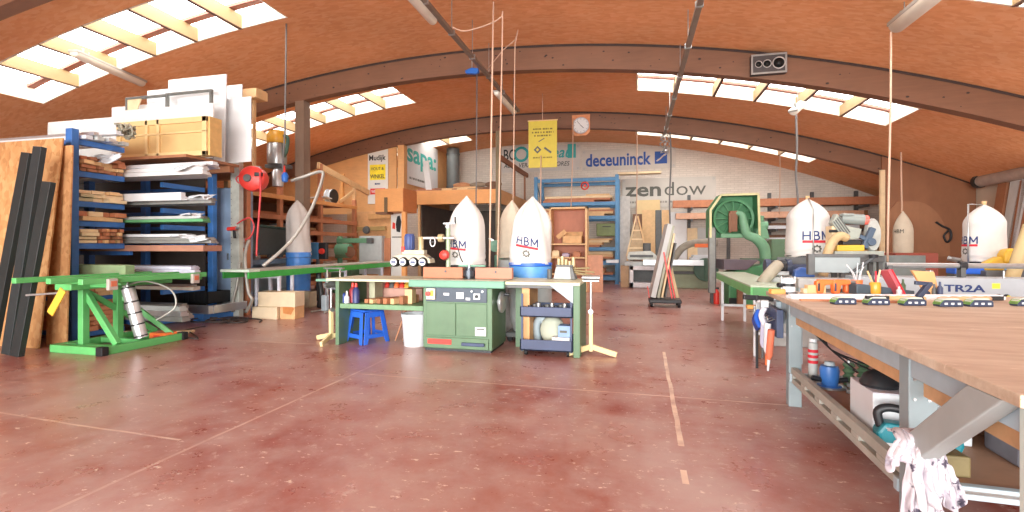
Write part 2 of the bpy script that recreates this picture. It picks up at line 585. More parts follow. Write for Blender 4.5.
for (y0, y1) in SKY:
    for (x0, x1) in SKX:
        k += 1
        w = struct(thing('window_%d' % k, 'roof light with cream rafters set into the curved ceiling', 'skylight', (0, 0, 0)))
        del w['label']; del w['category']
        n = 14
        xs = [x0 + (x1 - x0) * i / n for i in range(n + 1)]
        o = MB()
        for a, b2 in zip(xs, xs[1:]):
            for yy0, yy1, zz0, zz1 in ((y0, y1, .30, .32),):
                o._add([(a, yy0, vz(a) + zz0), (b2, yy0, vz(b2) + zz0), (b2, yy1, vz(b2) + zz0), (a, yy1, vz(a) + zz0)], [(0, 1, 2, 3)])
        o.build('pane', PANE, w)
        o = MB()                                            # upstand around the opening
        for a, b2 in zip(xs, xs[1:]):
            for ya, yb in ((y0 + .002, y0 + .03), (y1 - .03, y1 - .002)):
                o.prism([(a, vz(a) - .004), (b2, vz(b2) - .004), (b2, vz(b2) + .31), (a, vz(a) + .31)], ya, yb)
        for xa, xb in ((x0 + .002, x0 + .03), (x1 - .03, x1 - .002)):
            o.box(xa, xb, y0 + .03, y1 - .03, vz((xa + xb) / 2), vz((xa + xb) / 2) + .31)
        o.build('upstand', CURB, w)
        o = MB()
        for a, b2 in zip(xs, xs[1:]):
            o.prism([(a, vz(a) + .23), (b2, vz(b2) + .23), (b2, vz(b2) + .28), (a, vz(a) + .28)], y1 - .30, y1 - .17)
        o.build('batten', PINK, w)
        nb = 6
        for i in range(1, nb):
            x = x0 + (x1 - x0) * i / nb
            MB().box(x - .025, x + .025, y0, y1, vz(x) - .005, vz(x) + .225).build('rafter', RAFT, w)
            MB().box(x - .027, x + .027, y0 + .03, y1 - .03, vz(x) - .02, vz(x) - .004).build('rafter_shade', RSHADE, w)  # dark strip painting in the shaded underside of the rafter

# ---------------------------------------------------------------- glulam arches, posts, infill walls
DKEDGE = mat('dark_joint', (58, 44, 40), 0.7, 0, 0.2)
for yb in (-0.3, 4.5, 9.3, 14.1):
    o = MB(); n = 60
    xs = [WL + (WR - WL) * i / n for i in range(n + 1)]
    for a, b2 in zip(xs, xs[1:]):
        o.prism([(a, vz(a) - .47), (b2, vz(b2) - .47), (b2, vz(b2) - .005), (a, vz(a) - .005)], yb, yb + .2)
    bmesh.ops.remove_doubles(o.bm, verts=o.bm.verts, dist=1e-4)
    bmesh.ops.delete(o.bm, geom=[f for f in o.bm.faces if abs(f.normal.x) > .9 and WL + .1 < f.calc_center_median().x < WR - .1], context='FACES')
    a = struct(o.build('arch_beam', GLU))
    o = MB()                                              # dark gap strip between arch and deck
    for p, q in zip(xs, xs[1:]):
        o.prism([(p, vz(p) - .045), (q, vz(q) - .045), (q, vz(q) - .004), (p, vz(p) - .004)], yb - .012, yb + .001)
    o.build('joint_strip', DKEDGE, a)
    o = MB(); rnd = random.Random(int(yb * 10))
    for i in range(60):
        x = rnd.uniform(-10, 7.5); z = vz(x) - rnd.uniform(.1, .42); r = rnd.uniform(.006, .018)
        o.lathe([(0, -.003), (r, -.002), (r, 0)], (x, yb, z), 7, 'Y', 0, 1.6, 1)
    o.build('knot', DKEDGE, a)
POST = wood('grey_post', (140, 118, 100), (2, 2, .4), 0.14)
for yb in (9.3, 14.1):
    o = MB().box(-7.22, -7.0, yb - .02, yb + .2, 0, vz(-7.1) - .47)
    struct(o.build('post_column', POST if yb < 10 else PLY))
# plywood bulkhead below the third arch, west aisle
xs = [-14.3 + i * .35 for i in range(21)]
struct(MB().prism([(-14.3, 2.3), (-7.3, 2.3), (-7.3, vz(-7.3) - .46)] + [(x, vz(x) - .46) for x in xs[::-1] if x < -7.3], 14.16, 14.2).build('wall_bulkhead', PLY), 'plywood bulkhead filling in below the third arch over the side aisle', 'wall')
# plywood haunch at the east springing of the third arch
xs = [5.98 + i * .2 for i in range(10)]
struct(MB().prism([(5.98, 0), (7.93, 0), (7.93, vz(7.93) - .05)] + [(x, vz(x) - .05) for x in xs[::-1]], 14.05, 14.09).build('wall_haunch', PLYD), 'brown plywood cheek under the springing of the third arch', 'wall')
struct(MB().box(5.92, 6.02, 13.98, 14.06, 0, vz(5.97) - .4).build('trim_haunch', PINEL))
PATCH = wood('ply_patch', (160, 112, 80), (1, 1, .4), 0.1)
arc = [(6.65 + .75 * math.sin(t), 2.35 - 1.25 * (1 - math.cos(t))) for t in [PI / 2 * i / 10 for i in range(11)]]
struct(MB().prism([(6.05, 1.0), (7.4, 1.0)] + arc[::-1] + [(6.3, 2.35), (6.05, 2.0)], 14.03, 14.052).build('wall_haunch_patch', PATCH))
# partition in line with the posts, above the mezzanine
struct(MB().box(-7.2, -7.12, 14.3, 18.3, 2.55, vz(-7.2) - .02).build('wall_partition', PLY), 'plywood partition above the mezzanine beside the glazed roof', 'wall')
# ---------------------------------------------------------------- camera and light
cd = bpy.data.cameras.new('camera'); cam = bpy.data.objects.new('camera', cd); COL.objects.link(cam)
cam.location = (0, 0, EYE); cam.rotation_euler = (PI / 2, 0, YAW)
cd.sensor_width = 36; cd.lens = FPX / 1024 * 36; cd.shift_y = -(256 - HOR) / 1024; cd.clip_start = 0.02
SC.camera = cam
W = bpy.data.worlds.new('sky'); SC.world = W; W.use_nodes = True
bg = W.node_tree.nodes['Background']; bg.inputs[0].default_value = (0.92, 0.96, 1.0, 1); bg.inputs[1].default_value = 3.0
la = bpy.data.lights.new('door_daylight', 'AREA'); la.shape = 'RECTANGLE'; la.size = 22; la.size_y = 7; la.energy = 6600; la.color = (1, .97, .93)
lo = bpy.data.objects.new('door_daylight', la); COL.objects.link(lo); lo.location = (-1.75, -14, 3.0); lo.rotation_euler = (PI / 2, 0, 0)
SC.view_settings.view_transform = 'Standard'; SC.view_settings.look = 'None'; SC.view_settings.gamma = 1
SC.view_settings.exposure = 0.22
SC.view_settings.use_curve_mapping = False

# ---------------------------------------------------------------- lamp runs under the vault
DIFF = mat('lamp_diffuser', (232, 226, 212), 0.35, 0, 0.03)
LAMPG = mat('lamp_grey_shell', (176, 172, 164), 0.4, 0, 0.06)
TRUNK = mat('trunking', (138, 124, 112), 0.5, 0.2, 0.1)


def luminaire(p, q, r, parent=None, name='luminaire'):
    """batten lamp: half round tray with a rounded diffuser and end caps"""
    p, q = Vector(p), Vector(q); a = (q - p).normalized(); z = Vector((0, 0, 1)); x = a.cross(z).normalized(); z = x.cross(a)
    o = MB(); rings = []
    for t, k in ((0, .55), (.012, .9), (.03, 1), (.97, 1), (.988, .9), (1, .55)):
        c = p.lerp(q, t)
        rings.append([o.bm.verts.new(c + x * (r * k * math.cos(PI + PI * j / 10)) + z * (r * k * math.sin(PI + PI * j / 10))) for j in range(11)])
    o.skin(rings)
    d = o.build('diffuser', DIFF, parent, smooth='auto')
    o = MB(); o.bar(p + z * (r * .25), q + z * (r * .25), r * 2.1, r * .5, z)
    o.build('lamp_tray', LAMPG, parent, .004)
    o = MB()
    for t in (.12, .88):
        c = p.lerp(q, t); o.bar(c + z * (r * .4), c + z * (r * .4 + .1), .03, .03)
    o.build('hanger', STEEL, parent)


def trunk(x, z, y0, y1, label):
    t = thing('lamp_trunking', label, 'lamp trunking', (x, y0, z))
    L = y1 - y0
    MB().bar((0, 0, 0), (0, L, 0), .075, .06).build('channel', TRUNK, t, .004)
    for i in range(7):
        y = L * (i + .5) / 7
        o = MB(); o.cyl((0, y, .02), (0, y, vz(x) - z + .01), .008, n=6); o.box(-.05, .05, y - .02, y + .02, -.035, .04)
        o.build('hanger', STEEL, t)
    return t


t = trunk(-2.72, 4.52, 4.6, 11.55, 'grey lamp trunking with two batten lamps, slung below the crown of the vault')
ya, yb = 4.7 - 4.6, 6.62 - 4.6
for (a, b2) in ((.1, 2.0), (5.3, 6.9)):
    n = MB(); luminaire((-.09, a, -.03), (-.09, b2, -.03), .07, t)
t = trunk(.80, 4.30, 4.6, 13.9, 'thin steel trunking with a tangle of cable at its far end, east of the crown')
o = MB()
rnd = random.Random(3)
for i in range(5):
    pts = [(rnd.uniform(-.12, .12), 9.2 + rnd.uniform(-.1, .1), -.05 - .1 * k + rnd.uniform(-.03, .03)) for k in range(6)]
    o.tube(smoothpath(pts), .012, 6)
o.build('cable_tangle', STEEL, t, smooth=True)
MB().lathe([(.0, 0), (.06, .02), (.075, .08), (.05, .14), (0, .16)], (0.02, 9.15, -.55), 12).build('plug_box', STEEL, t, smooth=True)


def lamp_at(p, q, r, label):
    c = (Vector(p) + Vector(q)) / 2
    t = thing('batten_lamp', label, 'lamp', c)
    luminaire(Vector(p) - c, Vector(q) - c, r, t)
    for k in (.2, .8):
        m = (Vector(p) - c).lerp(Vector(q) - c, k)
        MB().cyl(m + Vector((0, 0, r)), (m.x, m.y, vz(m.x + c.x) - c.z + .05), .007, n=6).build('suspension_rod', STEEL, t)
    return t


lamp_at(ony(73, 52, 6.15), ony(143, 83, 7.6), .085, 'pale batten lamp hung across the big roof light over the rack')
lamp_at(at(896, 26, 6.45), at(945, -14, 5.35), .10, 'grey batten lamp over the workbench with a rope tied to its end')
lamp_at(ony(793, 112, 11.0), ony(815, 92, 12.3), .085, 'short batten lamp under the roof light behind the wall speaker')

# ---------------------------------------------------------------- things on the arches
Y1, Y2 = 9.3, 14.1
p0, p1 = ony(751, 75, Y1 - .12), ony(787, 52, Y1 - .12)
t = thing('loudspeaker', 'dark loudspeaker with three round cones screwed to the second arch', 'loudspeaker', p0)
w, h = p1.x - p0.x, p1.z - p0.z
MB().box(0, w, 0, .11, 0, h).build('cabinet', mat('speaker_dark', (70, 66, 66), .6), t, .01)
o = MB()
for a, b2, c, d in ((0, w, 0, .03), (0, w, h - .03, h), (0, .03, .03, h - .03), (w - .03, w, .03, h - .03)):
    o.box(a, b2, -.015, .01, c, d)
o.build('trim_frame', mat('speaker_trim', (150, 146, 142), .5), t, .003)
for cx, r in ((.17, .085), (.36, .10), (.62, .15)):
    cx = cx * w / .8; r *= w / .8
    c = MB().lathe([(r * .95, 0), (r, -.012), (r * .86, -.014), (r * .8, 0)], (cx, -.003, h / 2), 24, 'Y').build('cone_rim', mat('speaker_ring', (186, 182, 178), .4), t, smooth=True)
    MB().lathe([(r * .8, -.004), (r * .3, .004), (r * .28, -.006), (0, -.01)], (cx, -.004, h / 2), 20, 'Y').build('cone', BLACKR, c, smooth=True)

p0, p1 = ony(572, 136, Y2 - .03), ony(590, 114, Y2 - .03)
t = thing('wall_clock', 'round white clock on a plywood backboard, hung on the third arch', 'clock', ((p0.x + p1.x) / 2, Y2 - .002, (p0.z + p1.z) / 2))
w, h = p1.x - p0.x, p1.z - p0.z
MB().prism([(-w / 2, h / 2), (-w / 2, -h / 2 + .1), (-w / 2 + .1, -h / 2), (w / 2 - .1, -h / 2), (w / 2, -h / 2 + .1), (w / 2, h / 2)][::-1], -.025, 0).build('backboard', wood('clock_board', (222, 150, 104)), t, .004)
r = .22
f = MB().lathe([(0, -.02), (r, -.02), (r, .02), (0, .02)], (0, -.05, -.02), 32, 'Y').build('dial', WHITE, t)
MB().lathe([(r * .94, -.0), (r * 1.06, .0), (r * 1.06, .05), (r * .94, .05)], (0, -.085, -.02), 32, 'Y').build('rim', mat('clock_rim', (190, 190, 196), .3), t, smooth='auto')
for a, L, wd in ((2.35, .11, .014), (-.7, .16, .010)):
    MB().bar((0, -.075, -.02), (L * math.sin(a), -.075, -.02 + L * math.cos(a)), wd, .006, (0, 1, 0)).build('hand', BLACK, f)
o = MB()
for k in range(12):
    a = k * PI / 6; o.bar((r * .78 * math.sin(a), -.0715, -.02 + r * .78 * math.cos(a)), (r * .88 * math.sin(a), -.0715, -.02 + r * .88 * math.cos(a)), .012, .002, (0, 1, 0))
o.build('hour_mark', BLACK, f)

# blue pulley block with its dark cord
p = at(472, 72, 9.0)
t = thing('pulley_block', 'small blue cord pulley hooked below the second arch', 'pulley', p)
MB().prism([(-.13, .03), (-.11, -.03), (.08, -.05), (.13, -.02), (.13, .05), (.0, .07)], -.04, .04).build('pulley_housing', mat('pulley_blue', (30, 96, 180), .4), t, .012)
MB().cyl((0.0, 0, .05), (0, 0, .22), .012, n=6).build('hook', STEEL, t)

# hanging cords
C = 'cord'
rope('hanging_rope', 'dark cord falling from the blue pulley', C, [at(477, 73, 9.0), at(476.5, 170, 9.0), at(475.5, 232, 9.0)], .013, ROPEG)
rope('hanging_rope', 'thick pale rope falling to the spindle moulder, closest to the pulley cord', C, [at(493.5, 2, 6.45), at(491.5, 120, 6.4), at(489.5, 271, 6.4)], .012, ROPEM)
rope('hanging_rope', 'pale rope looped from the lamp trunking and falling beside the thick one', C, smoothpath([at(452, 27, 7.3), at(463, 31, 7.2), at(478, 28, 7), at(494, 22, 6.8), at(501.5, 17, 6.7), at(502.5, 22, 6.7), at(500, 150, 6.6), at(497.5, 268, 6.6)], 6), .010, ROPEM)
rope('hanging_rope', 'thin pale cord angling off the trunking, then falling before the mezzanine edge', C, [at(487, 70, 9.0), at(503, 50, 8.6), at(515, 40, 8.4), at(518, 30, 8.3), at(515, 45, 8.3), at(514, 130, 8.2), at(513, 205, 8.2)], .009, ROPEM)
rope('hanging_rope', 'white cable hanging before the far blue rack', C, [ony(573.5, 118, 14.02), ony(572.5, 160, 14.0), ony(571, 207, 14.0)], .015, ROPEM)
rope('hanging_rope', 'slim white cable hanging from the end of the long roof light', C, [ony(637, 124, 15.6), ony(637, 180, 15.6), ony(636.5, 225, 15.6)], .016, ROPEM)
rope('hanging_rope', 'grey cable with connectors falling from the tangle of the steel trunking', C, smoothpath([at(670, 132, 13.2), at(671, 160, 13.2), at(669.5, 200, 13.2), at(670, 225, 13.2), at(669, 252, 13.2)]), .022, ROPEG)
rope('hanging_rope', 'long rope falling from the grey batten lamp to the rail saw', C, [at(891, 32, 6.4), at(890.5, 110, 6.4), at(888.5, 200, 6.4), at(887.5, 262, 6.4)], .013, ROPEM)
rope('hanging_rope', 'rope falling from the short batten lamp behind the wide filter bag', C, smoothpath([at(796, 113, 10.7), at(797, 150, 10.7), at(796, 175, 10.7), at(798, 205, 10.7), at(797, 250, 10.7)]), .022, ROPEG)
rope('hanging_rope', 'faint thin cord hanging before the long timber on the far wall', C, [ony(780, 128, 15.0), ony(780, 170, 15), ony(779.5, 214, 15)], .012, ROPEM)
rope('hanging_rope', 'knotted cord holding the slim filter bag by the plywood cheek', C, smoothpath([at(901, 152, 11.2), at(901.5, 190, 11.2), at(902, 205, 11.2), at(901.8, 212, 11.2)]), .018, ROPEM)
rope('supply_cable', 'grey supply cable dropping from the vault to the hose coupling', 'cable', [at(286.5, -12, 8.4), at(286, 60, 8.4), at(285, 130, 8.4), at(282.5, 172, 8.4)], .014, ROPEG)
# ---------------------------------------------------------------- banners on the brick wall
YB = WB - .012


def banner(px0, py0, px1, py1, Y, label, material, eyelets=True):
    a, b2 = ony(px0, py1, Y), ony(px1, py0, Y)
    w, h = b2.x - a.x, b2.z - a.z
    t = thing('wall_banner', label, 'banner', (a.x, Y, a.z))
    nx = 16
    o = MB()
    vs = {}
    for s_ in (0, 1):
        for i in range(nx + 1):
            for j in (0, 1, 2):
                vs[s_, i, j] = o.bm.verts.new((w * i / nx, (.003 if s_ else 0) + .003 * math.sin(i * 1.3) * (j == 1), h * j / 2))
    for i in range(nx):
        for j in (0, 1):
            o.bm.faces.new((vs[0, i, j], vs[0, i + 1, j], vs[0, i + 1, j + 1], vs[0, i, j + 1]))
            o.bm.faces.new((vs[1, i, j], vs[1, i, j + 1], vs[1, i + 1, j + 1], vs[1, i + 1, j]))
    o.build('sheet', material, t)
    if eyelets:
        o = MB()
        for cx in (.08, w - .08):
            for cz in (.08, h - .08):
                o.lathe([(.02, 0), (.035, -.005), (.02, -.008)], (cx, -.002, cz), 10, 'Y')
        o.build('eyelet', STEEL, t)
    return t, w, h


t, w, h = banner(582, 146, 676, 171, YB - .02, 'pale wall banner with bold blue lower-case word and square blue emblem', BANNER)
k = w / 94
lettering('deceuninck', .46, SCRIPTB, t, (4 * k, -.006, .16), bold=.034, width=66 * k)
ex = 73.5 * k
MB().prism([(0, 0), (12 * k, 0), (12 * k, .44), (0, .44)], -.006, -.004).build('emblem_square', SCRIPTB, t, loc=(ex, 0, .16))
o = MB()
for s_ in (1, -1):
    pts = [(.23 + s_ * (.17 - .30 * u) * k / .034 * 1.0, .22 + s_ * (.10 * math.cos(u * PI) + .02)) for u in [i / 8 for i in range(9)]]
    o.tube([(x, -.006, z) for x, z in pts], .022, 6)
o.build('emblem_swirl', BANNER, t, loc=(ex, -.002, .16))

t, w, h = banner(622, 176, 716, 208, YB - .02, 'clear grey-lettered wall banner hung below the plank, half bold half thin word', mat('clear_banner', (198, 192, 182), .4, 0, .05, 2))
k = w / 94
lettering('zen', .50, SCRIPTG, t, (3 * k, -.006, .42), bold=.035, width=37 * k)
lettering('dow', .50, SCRIPTG, t, (43.5 * k, -.006, .42), bold=-.004, width=41 * k)
smallprint(8 * k, .16, 70 * k, .07, mat('faint_print', (150, 146, 138), .6), t, -.005, 4)

t, w, h = banner(498, 144, 580, 173, YB - .02, 'white wall banner with teal slanted letters behind the yellow sign', mat('white_banner', (206, 200, 194), .6, 0, .05, 2))
k = w / 82
lettering('BC', .42, BLACKR, t, (6 * k, -.006, .48), bold=.02, width=12 * k)
MB().lathe([(.2, 0), (.3, -.004), (.3, 0)], (24 * k, -.004, .68), 20, 'Y').build('emblem_ring', SCRIPTT, t)
lettering('eau', .42, SCRIPTT, t, (55 * k, -.006, .5), bold=.02, shear=.3, width=20 * k)
MB().box(70 * k, 78 * k, -.005, -.003, .46, .98).build('emblem_block', SCRIPTT, t)
lettering('ALU - VERANDAS - STORES', .17, BLACKR, t, (6 * k, -.006, .18), bold=.01, shear=.2, width=66 * k)

# long plank lying on brackets along the wall
a, b2 = ony(618, 174, 17.9), ony(661, 174, 17.9)
tag(MB().box(0, b2.x - a.x, 0, .3, 0, .07).build('plank', PINEL, bevel=.006, loc=(a.x, 17.7, a.z - .04)), 'pale plank jutting past the far blue rack under the blue-lettered banner', 'plank')

# ---------------------------------------------------------------- far blue rack with boards
x0, x1, YR = ony(536, 283, 16.6).x, ony(617, 283, 16.6).x, 16.6
zt = ony(617, 176, 16.6).z
t = thing('pallet_rack', 'tall faded blue rack of boards against the brick wall', 'rack', (x0, YR, 0))
w = x1 - x0
for xx in (0, w):
    for yy in (0, 1.2):
        p = MB().box(xx - .06, xx + .06, yy - .05, yy + .05, 0, zt + .05).build('upright', BLUEF, t, .006)
        MB().box(xx - .09, xx + .09, yy - .09, yy + .09, 0, .012).build('foot_plate', BLUEF, p)
o = MB()
for xx in (0, w):
    for i in range(5):
        z0 = .2 + i * (zt - .3) / 5; z1 = z0 + (zt - .3) / 5
        o.bar((xx, .05, z0 if i % 2 else z1), (xx, 1.15, z1 if i % 2 else z0), .03, .03)
o.build('lattice', BLUEF, t)
zz = [ony(580, y, YR).z for y in (179, 203, 217, 248, 262, 277)]
for z in zz:
    for yy in (0, 1.2):
        MB().box(.06, w - .06, yy - .03, yy + .03, z - .09, z + .03).build('beam', BLUEF, t, .005)
rnd = random.Random(11)
LV = ['just below the top beam', 'on the second level', 'on the third level', 'on the middle level', 'on the low level']


def stock(name, label, cat, x0, x1, y0, y1, z0, z1, material, group=None, rx=0.0, bevel=.004):
    o = MB().box(0, x1 - x0, 0, y1 - y0, 0, z1 - z0).build(name, material, bevel=bevel, loc=(x0, y0, z0))
    return tag(o, label, cat, group)


for li, z in enumerate(zz[1:]):
    zb = z + .032
    for j in range(4):
        hh = rnd.uniform(.05, .09); xa = x0 + .1 + rnd.uniform(0, .25); xb = x1 - .1 - rnd.uniform(0, .7)
        if li == 0 and j > 2:
            xa, xb = x0 + 1.7, x1 - .25
        stock('board', 'board lying %s of the far blue rack' % LV[li], 'board', xa, xb, YR + .02 + .02 * j, YR + .9, zb, zb + hh, rnd.choice([PINE, PINE, PINEL, TIMB]), 'boards on the far rack, level %d' % (li + 1))
        zb += hh + .002
# green case and offcuts on the rack
a = ony(596, 243, 16.45)
t = thing('machine_case', 'olive green case standing on the far blue rack beside the wooden cabinet', 'case', (a.x, 16.62, zz[3] + .4))
MB().box(0, .68, 0, .5, 0, .42).build('case_shell', mat('olive_case', (120, 136, 84), .5), t, .02)
MB().box(.2, .48, -.02, 0, .3, .33).build('case_handle', BLACK, t, .004)
t = thing('red_reel', 'small red round reel hung on the far rack beam', 'reel', ony(585, 186, 16.5))
MB().lathe([(.1, 0), (.14, -.04), (.14, -.06), (.1, -.08)], (0, 0, 0), 18, 'Y').build('rim', RED, t, smooth='auto')
MB().lathe([(0, -.02), (.05, -.02), (.05, -.09), (0, -.09)], (0, 0, 0), 12, 'Y').build('hub', RED, t)

# ---------------------------------------------------------------- boards leaning on the brick wall
def lean(px0, px1, ytop, Y, th, material, label, cat='board', zb=0.0, name='leaning_board'):
    a, b2 = ony(px0, ytop, Y), ony(px1, ytop, Y)
    H = a.z - zb
    o = MB().box(0, b2.x - a.x, 0, th, 0, H).build(name, material, bevel=.004, loc=(a.x, Y - .25, zb), rot=(-.08, 0, 0))
    return tag(o, label, cat)


lean(618, 630, 196, 18.0, .03, mat('grey_sheet', (206, 202, 196), .5), 'grey sheet leaning on the brick wall next to the far rack', zb=0)
lean(633, 642, 214, 17.95, .03, BROWNB, 'dark brown board leaning behind the triangular jig')
lean(642, 655, 210, 17.86, .03, PINE, 'pine board leaning on the wall between jig and black board')
lean(655.3, 661.3, 210, 17.86, .05, GREYD, 'dark grey board leaning between two pine boards')
lean(661.7, 670, 210, 17.86, .03, PINE, 'pine board leaning on the wall beside the white door leaf')
lean(670.6, 686.5, 212, 17.86, .04, WHITE, 'white door leaf leaning on the brick wall', 'door leaf')
lean(636, 660, 200, 18.1, .02, CREAM, 'tall cream sheet leaning behind the pine boards', 'sheet')
lean(687, 697, 228, 17.9, .03, PINEL, 'short pale board leaning below the wall timber')
lean(697, 712, 228, 17.95, .03, GREYW, 'grey-white panel leaning behind the bandsaw', 'panel')

# triangular slatted jig on the panel saw side
a = ony(637, 252, 16.4)
t = thing('triangle_jig', 'triangular slatted wooden jig standing behind the panel saw', 'jig', (a.x, 16.4, 0))
zT, zB = ony(637, 216, 16.4).z, ony(637, 256, 16.4).z
for s_ in (-1, 1):
    MB().bar((s_ * .33, 0, zB), (0.02 * s_, 0, zT), .05, .10, (0, 1, 0)).build('side_rail', PINE if s_ > 0 else PINEL, t, .004)
for k in range(3):
    u = .2 + .22 * k; ww = .31 * (1 - u)
    MB().bar((-ww, .02, zB + (zT - zB) * u), (ww, .02, zB + (zT - zB) * u), .03, .05).build('cross_slat', PINEL, t)
MB().prism([(-.30, zB), (.30, zB), (0, zT - .12)], .03, .045).build('backing', wood('jig_back', (196, 168, 132)), t)
for s_ in (-1, 1):
    MB().box(s_ * .3 - .03, s_ * .3 + .03, -.03, .05, 0, zB + .02).build('leg', PINE, t)

# ---------------------------------------------------------------- wall brackets with long timber (east half)
t = thing('bracket_rack', 'steel arm rack for long timber fixed along the brick wall', 'rack', (0, WB - .01, 0))
XA, XB = ony(676, 205, 17.4).x, ony(879, 205, 17.4).x
lev = [ony(700, y, 17.5).z for y in (219, 207.5)]
lev2 = [ony(780, y, 17.5).z for y in (268, 253, 241, 229)]
for i in range(5):
    x = XA + .5 + i * (XB - XA - .8) / 4
    p = MB().box(x - .05, x + .05, -.1, 0, 0, lev[1] + .5).build('upright', GREYD, t)
    for z in lev + (lev2 if x > ony(752, 220, 17.4).x else []):
        MB().box(x - .03, x + .03, -.95, -.1, z - .08, z).build('arm', GREYD, p)
stock('timber_beam', 'long red-brown beam on the upper wall arms behind the bandsaw', 'timber', XA - .1, ony(880, 205, 17.4).x, 17.36, 17.6, lev[1] + .002, lev[1] + .24, TIMB)
stock('timber_beam', 'dark beam behind the long red-brown beam on the wall arms', 'timber', XA + .3, XB - .6, 17.66, 17.9, lev[1] + .002, lev[1] + .18, TIMBX)
stock('timber_beam', 'long pinkish beam on the second wall arms behind the bandsaw', 'timber', XA, XB - .4, 17.4, 17.6, lev[0] + .002, lev[0] + .2, wood('pink_timber', (216, 166, 136)))
stock('timber_beam', 'dark timber behind the pinkish beam on the wall arms', 'timber', XA + .3, XB - .2, 17.64, 17.9, lev[0] + .002, lev[0] + .22, TIMBX)
xs_ = ony(768, 230, 17.4).x
for z, mm, lb, dx in ((lev2[3], WHITEP, 'white profile', 2.6), (lev2[2], WHITEP, 'second white profile', 2.9), (lev2[1], PINE, 'pine plank', 3.2), (lev2[0], TIMBX, 'brown plank', 3.2)):
    stock('profile', lb + ' lying on the lower wall arms beside the bandsaw', 'profile', xs_, xs_ + dx, 17.4, 17.55, z + .002, z + .11, mm)
    stock('timber_beam', 'dark timber lying behind the %s on the lower wall arms' % lb, 'timber', xs_ + .1, xs_ + dx + .3, 17.6, 17.9, z + .002, z + .2, BROWNB)

# ---------------------------------------------------------------- east eave pipe, boards by the east wall
t = thing('eave_pipe', 'fat grey pipe running along the east wall below the vault', 'pipe', (WR - .22, 12.8, 2.74))
MB().tube([(0, .75, 0), (-.02, -1.5, .01), (0, -3.25, .02)], .13, 14).build('pipe_run', mat('pipe_grey', (176, 160, 148), .6), t, smooth='auto')
MB().lathe([(.11, .0), (.15, .0), (.15, .12), (.11, .12)], (0, .72, 0), 16, 'Y').build('coupling', BLACKR, t, smooth='auto')
rnd = random.Random(5)
bx = [(1000, 166, 14, GREYW, 'grey-white'), (1004, 172, 10, TIMBX, 'red-brown'), (1010, 164, 10, WHITEP, 'white'), (1014, 176, 12, TIMB, 'red'), (1019, 178, 10, ALU, 'silver'), (1026, 172, 14, PINEL, 'pale'), (988, 174, 14, TIMBX, 'short brown')]
for i, (px, py, wd, mm, nm) in enumerate(bx):
    p = onx(px, py + 14, WR - .35)
    H = p.z + .1
    o = MB().box(-.03, .03, -wd * .01, wd * .01, 0, H).build('leaning_board', mm, bevel=.004, loc=(WR - .45, p.y - .06, 0), rot=(.10 if i % 2 else .06, .10, 0))
    tag(o, '%s board leaning on the east wall behind the wide filter bag' % nm, 'board')
tag(MB().tube(smoothpath([ony(a_, b_, 14.01) for a_, b_ in ((936, 222), (942, 226), (950, 230), (951, 238), (947, 242), (944, 236), (948, 231))]), .025, 6).build('hanging_cable', BLACK, smooth=True), 'black cable loop hanging on the plywood cheek', 'cable')
# ---------------------------------------------------------------- mezzanine in the north-west corner
XM0, XM1, YM = -7.1, -3.95, 14.12
ZD = ony(455, 190.5, YM).z; ZF = ony(455, 204, YM).z
t = thing('mezzanine', 'plywood storage mezzanine with deck, posts and handrail in the far corner', 'mezzanine', (XM0, YM, 0))
wM = XM1 - XM0
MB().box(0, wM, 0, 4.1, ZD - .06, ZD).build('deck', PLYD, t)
MB().box(0, wM, -.04, 0, ZF, ZD + .01).build('fascia', PLYBOX, t, .004)
MB().box(wM, wM + .04, -.04, 4.1, ZF, ZD + .01).build('fascia', PLY, t, .004)
MB().box(wM - .05, wM + .09, -.10, .04, 0, vz(XM1) - .48).build('post', wood('olive_post', (128, 112, 84)), t, .006)
MB().box(.05, .15, .0, .1, 0, ZF).build('post', PINE, t, .006)
MB().box(.55, .62, .0, .1, 0, ZF).build('post', PINE, t, .006)
MB().box(wM - .03, wM + .05, 0, 4.1, 3.86, 4.02).build('handrail', TIMBX, t, .006)
for y in (2.0, 3.6):
    MB().box(wM - .02, wM + .04, y, y + .06, ZD, 3.88).build('baluster', TIMBX, t)
MB().box(.1, wM, 2.9, 2.95, 0, ZF).build('back_panel', SHADEBR, t)  # dark panels here paint in the shaded void under the deck
MB().box(.62, .66, .1, 2.9, 0, ZF).build('side_panel', SHADEBR, t)  # second dark panel, painted shade of the void under the deck
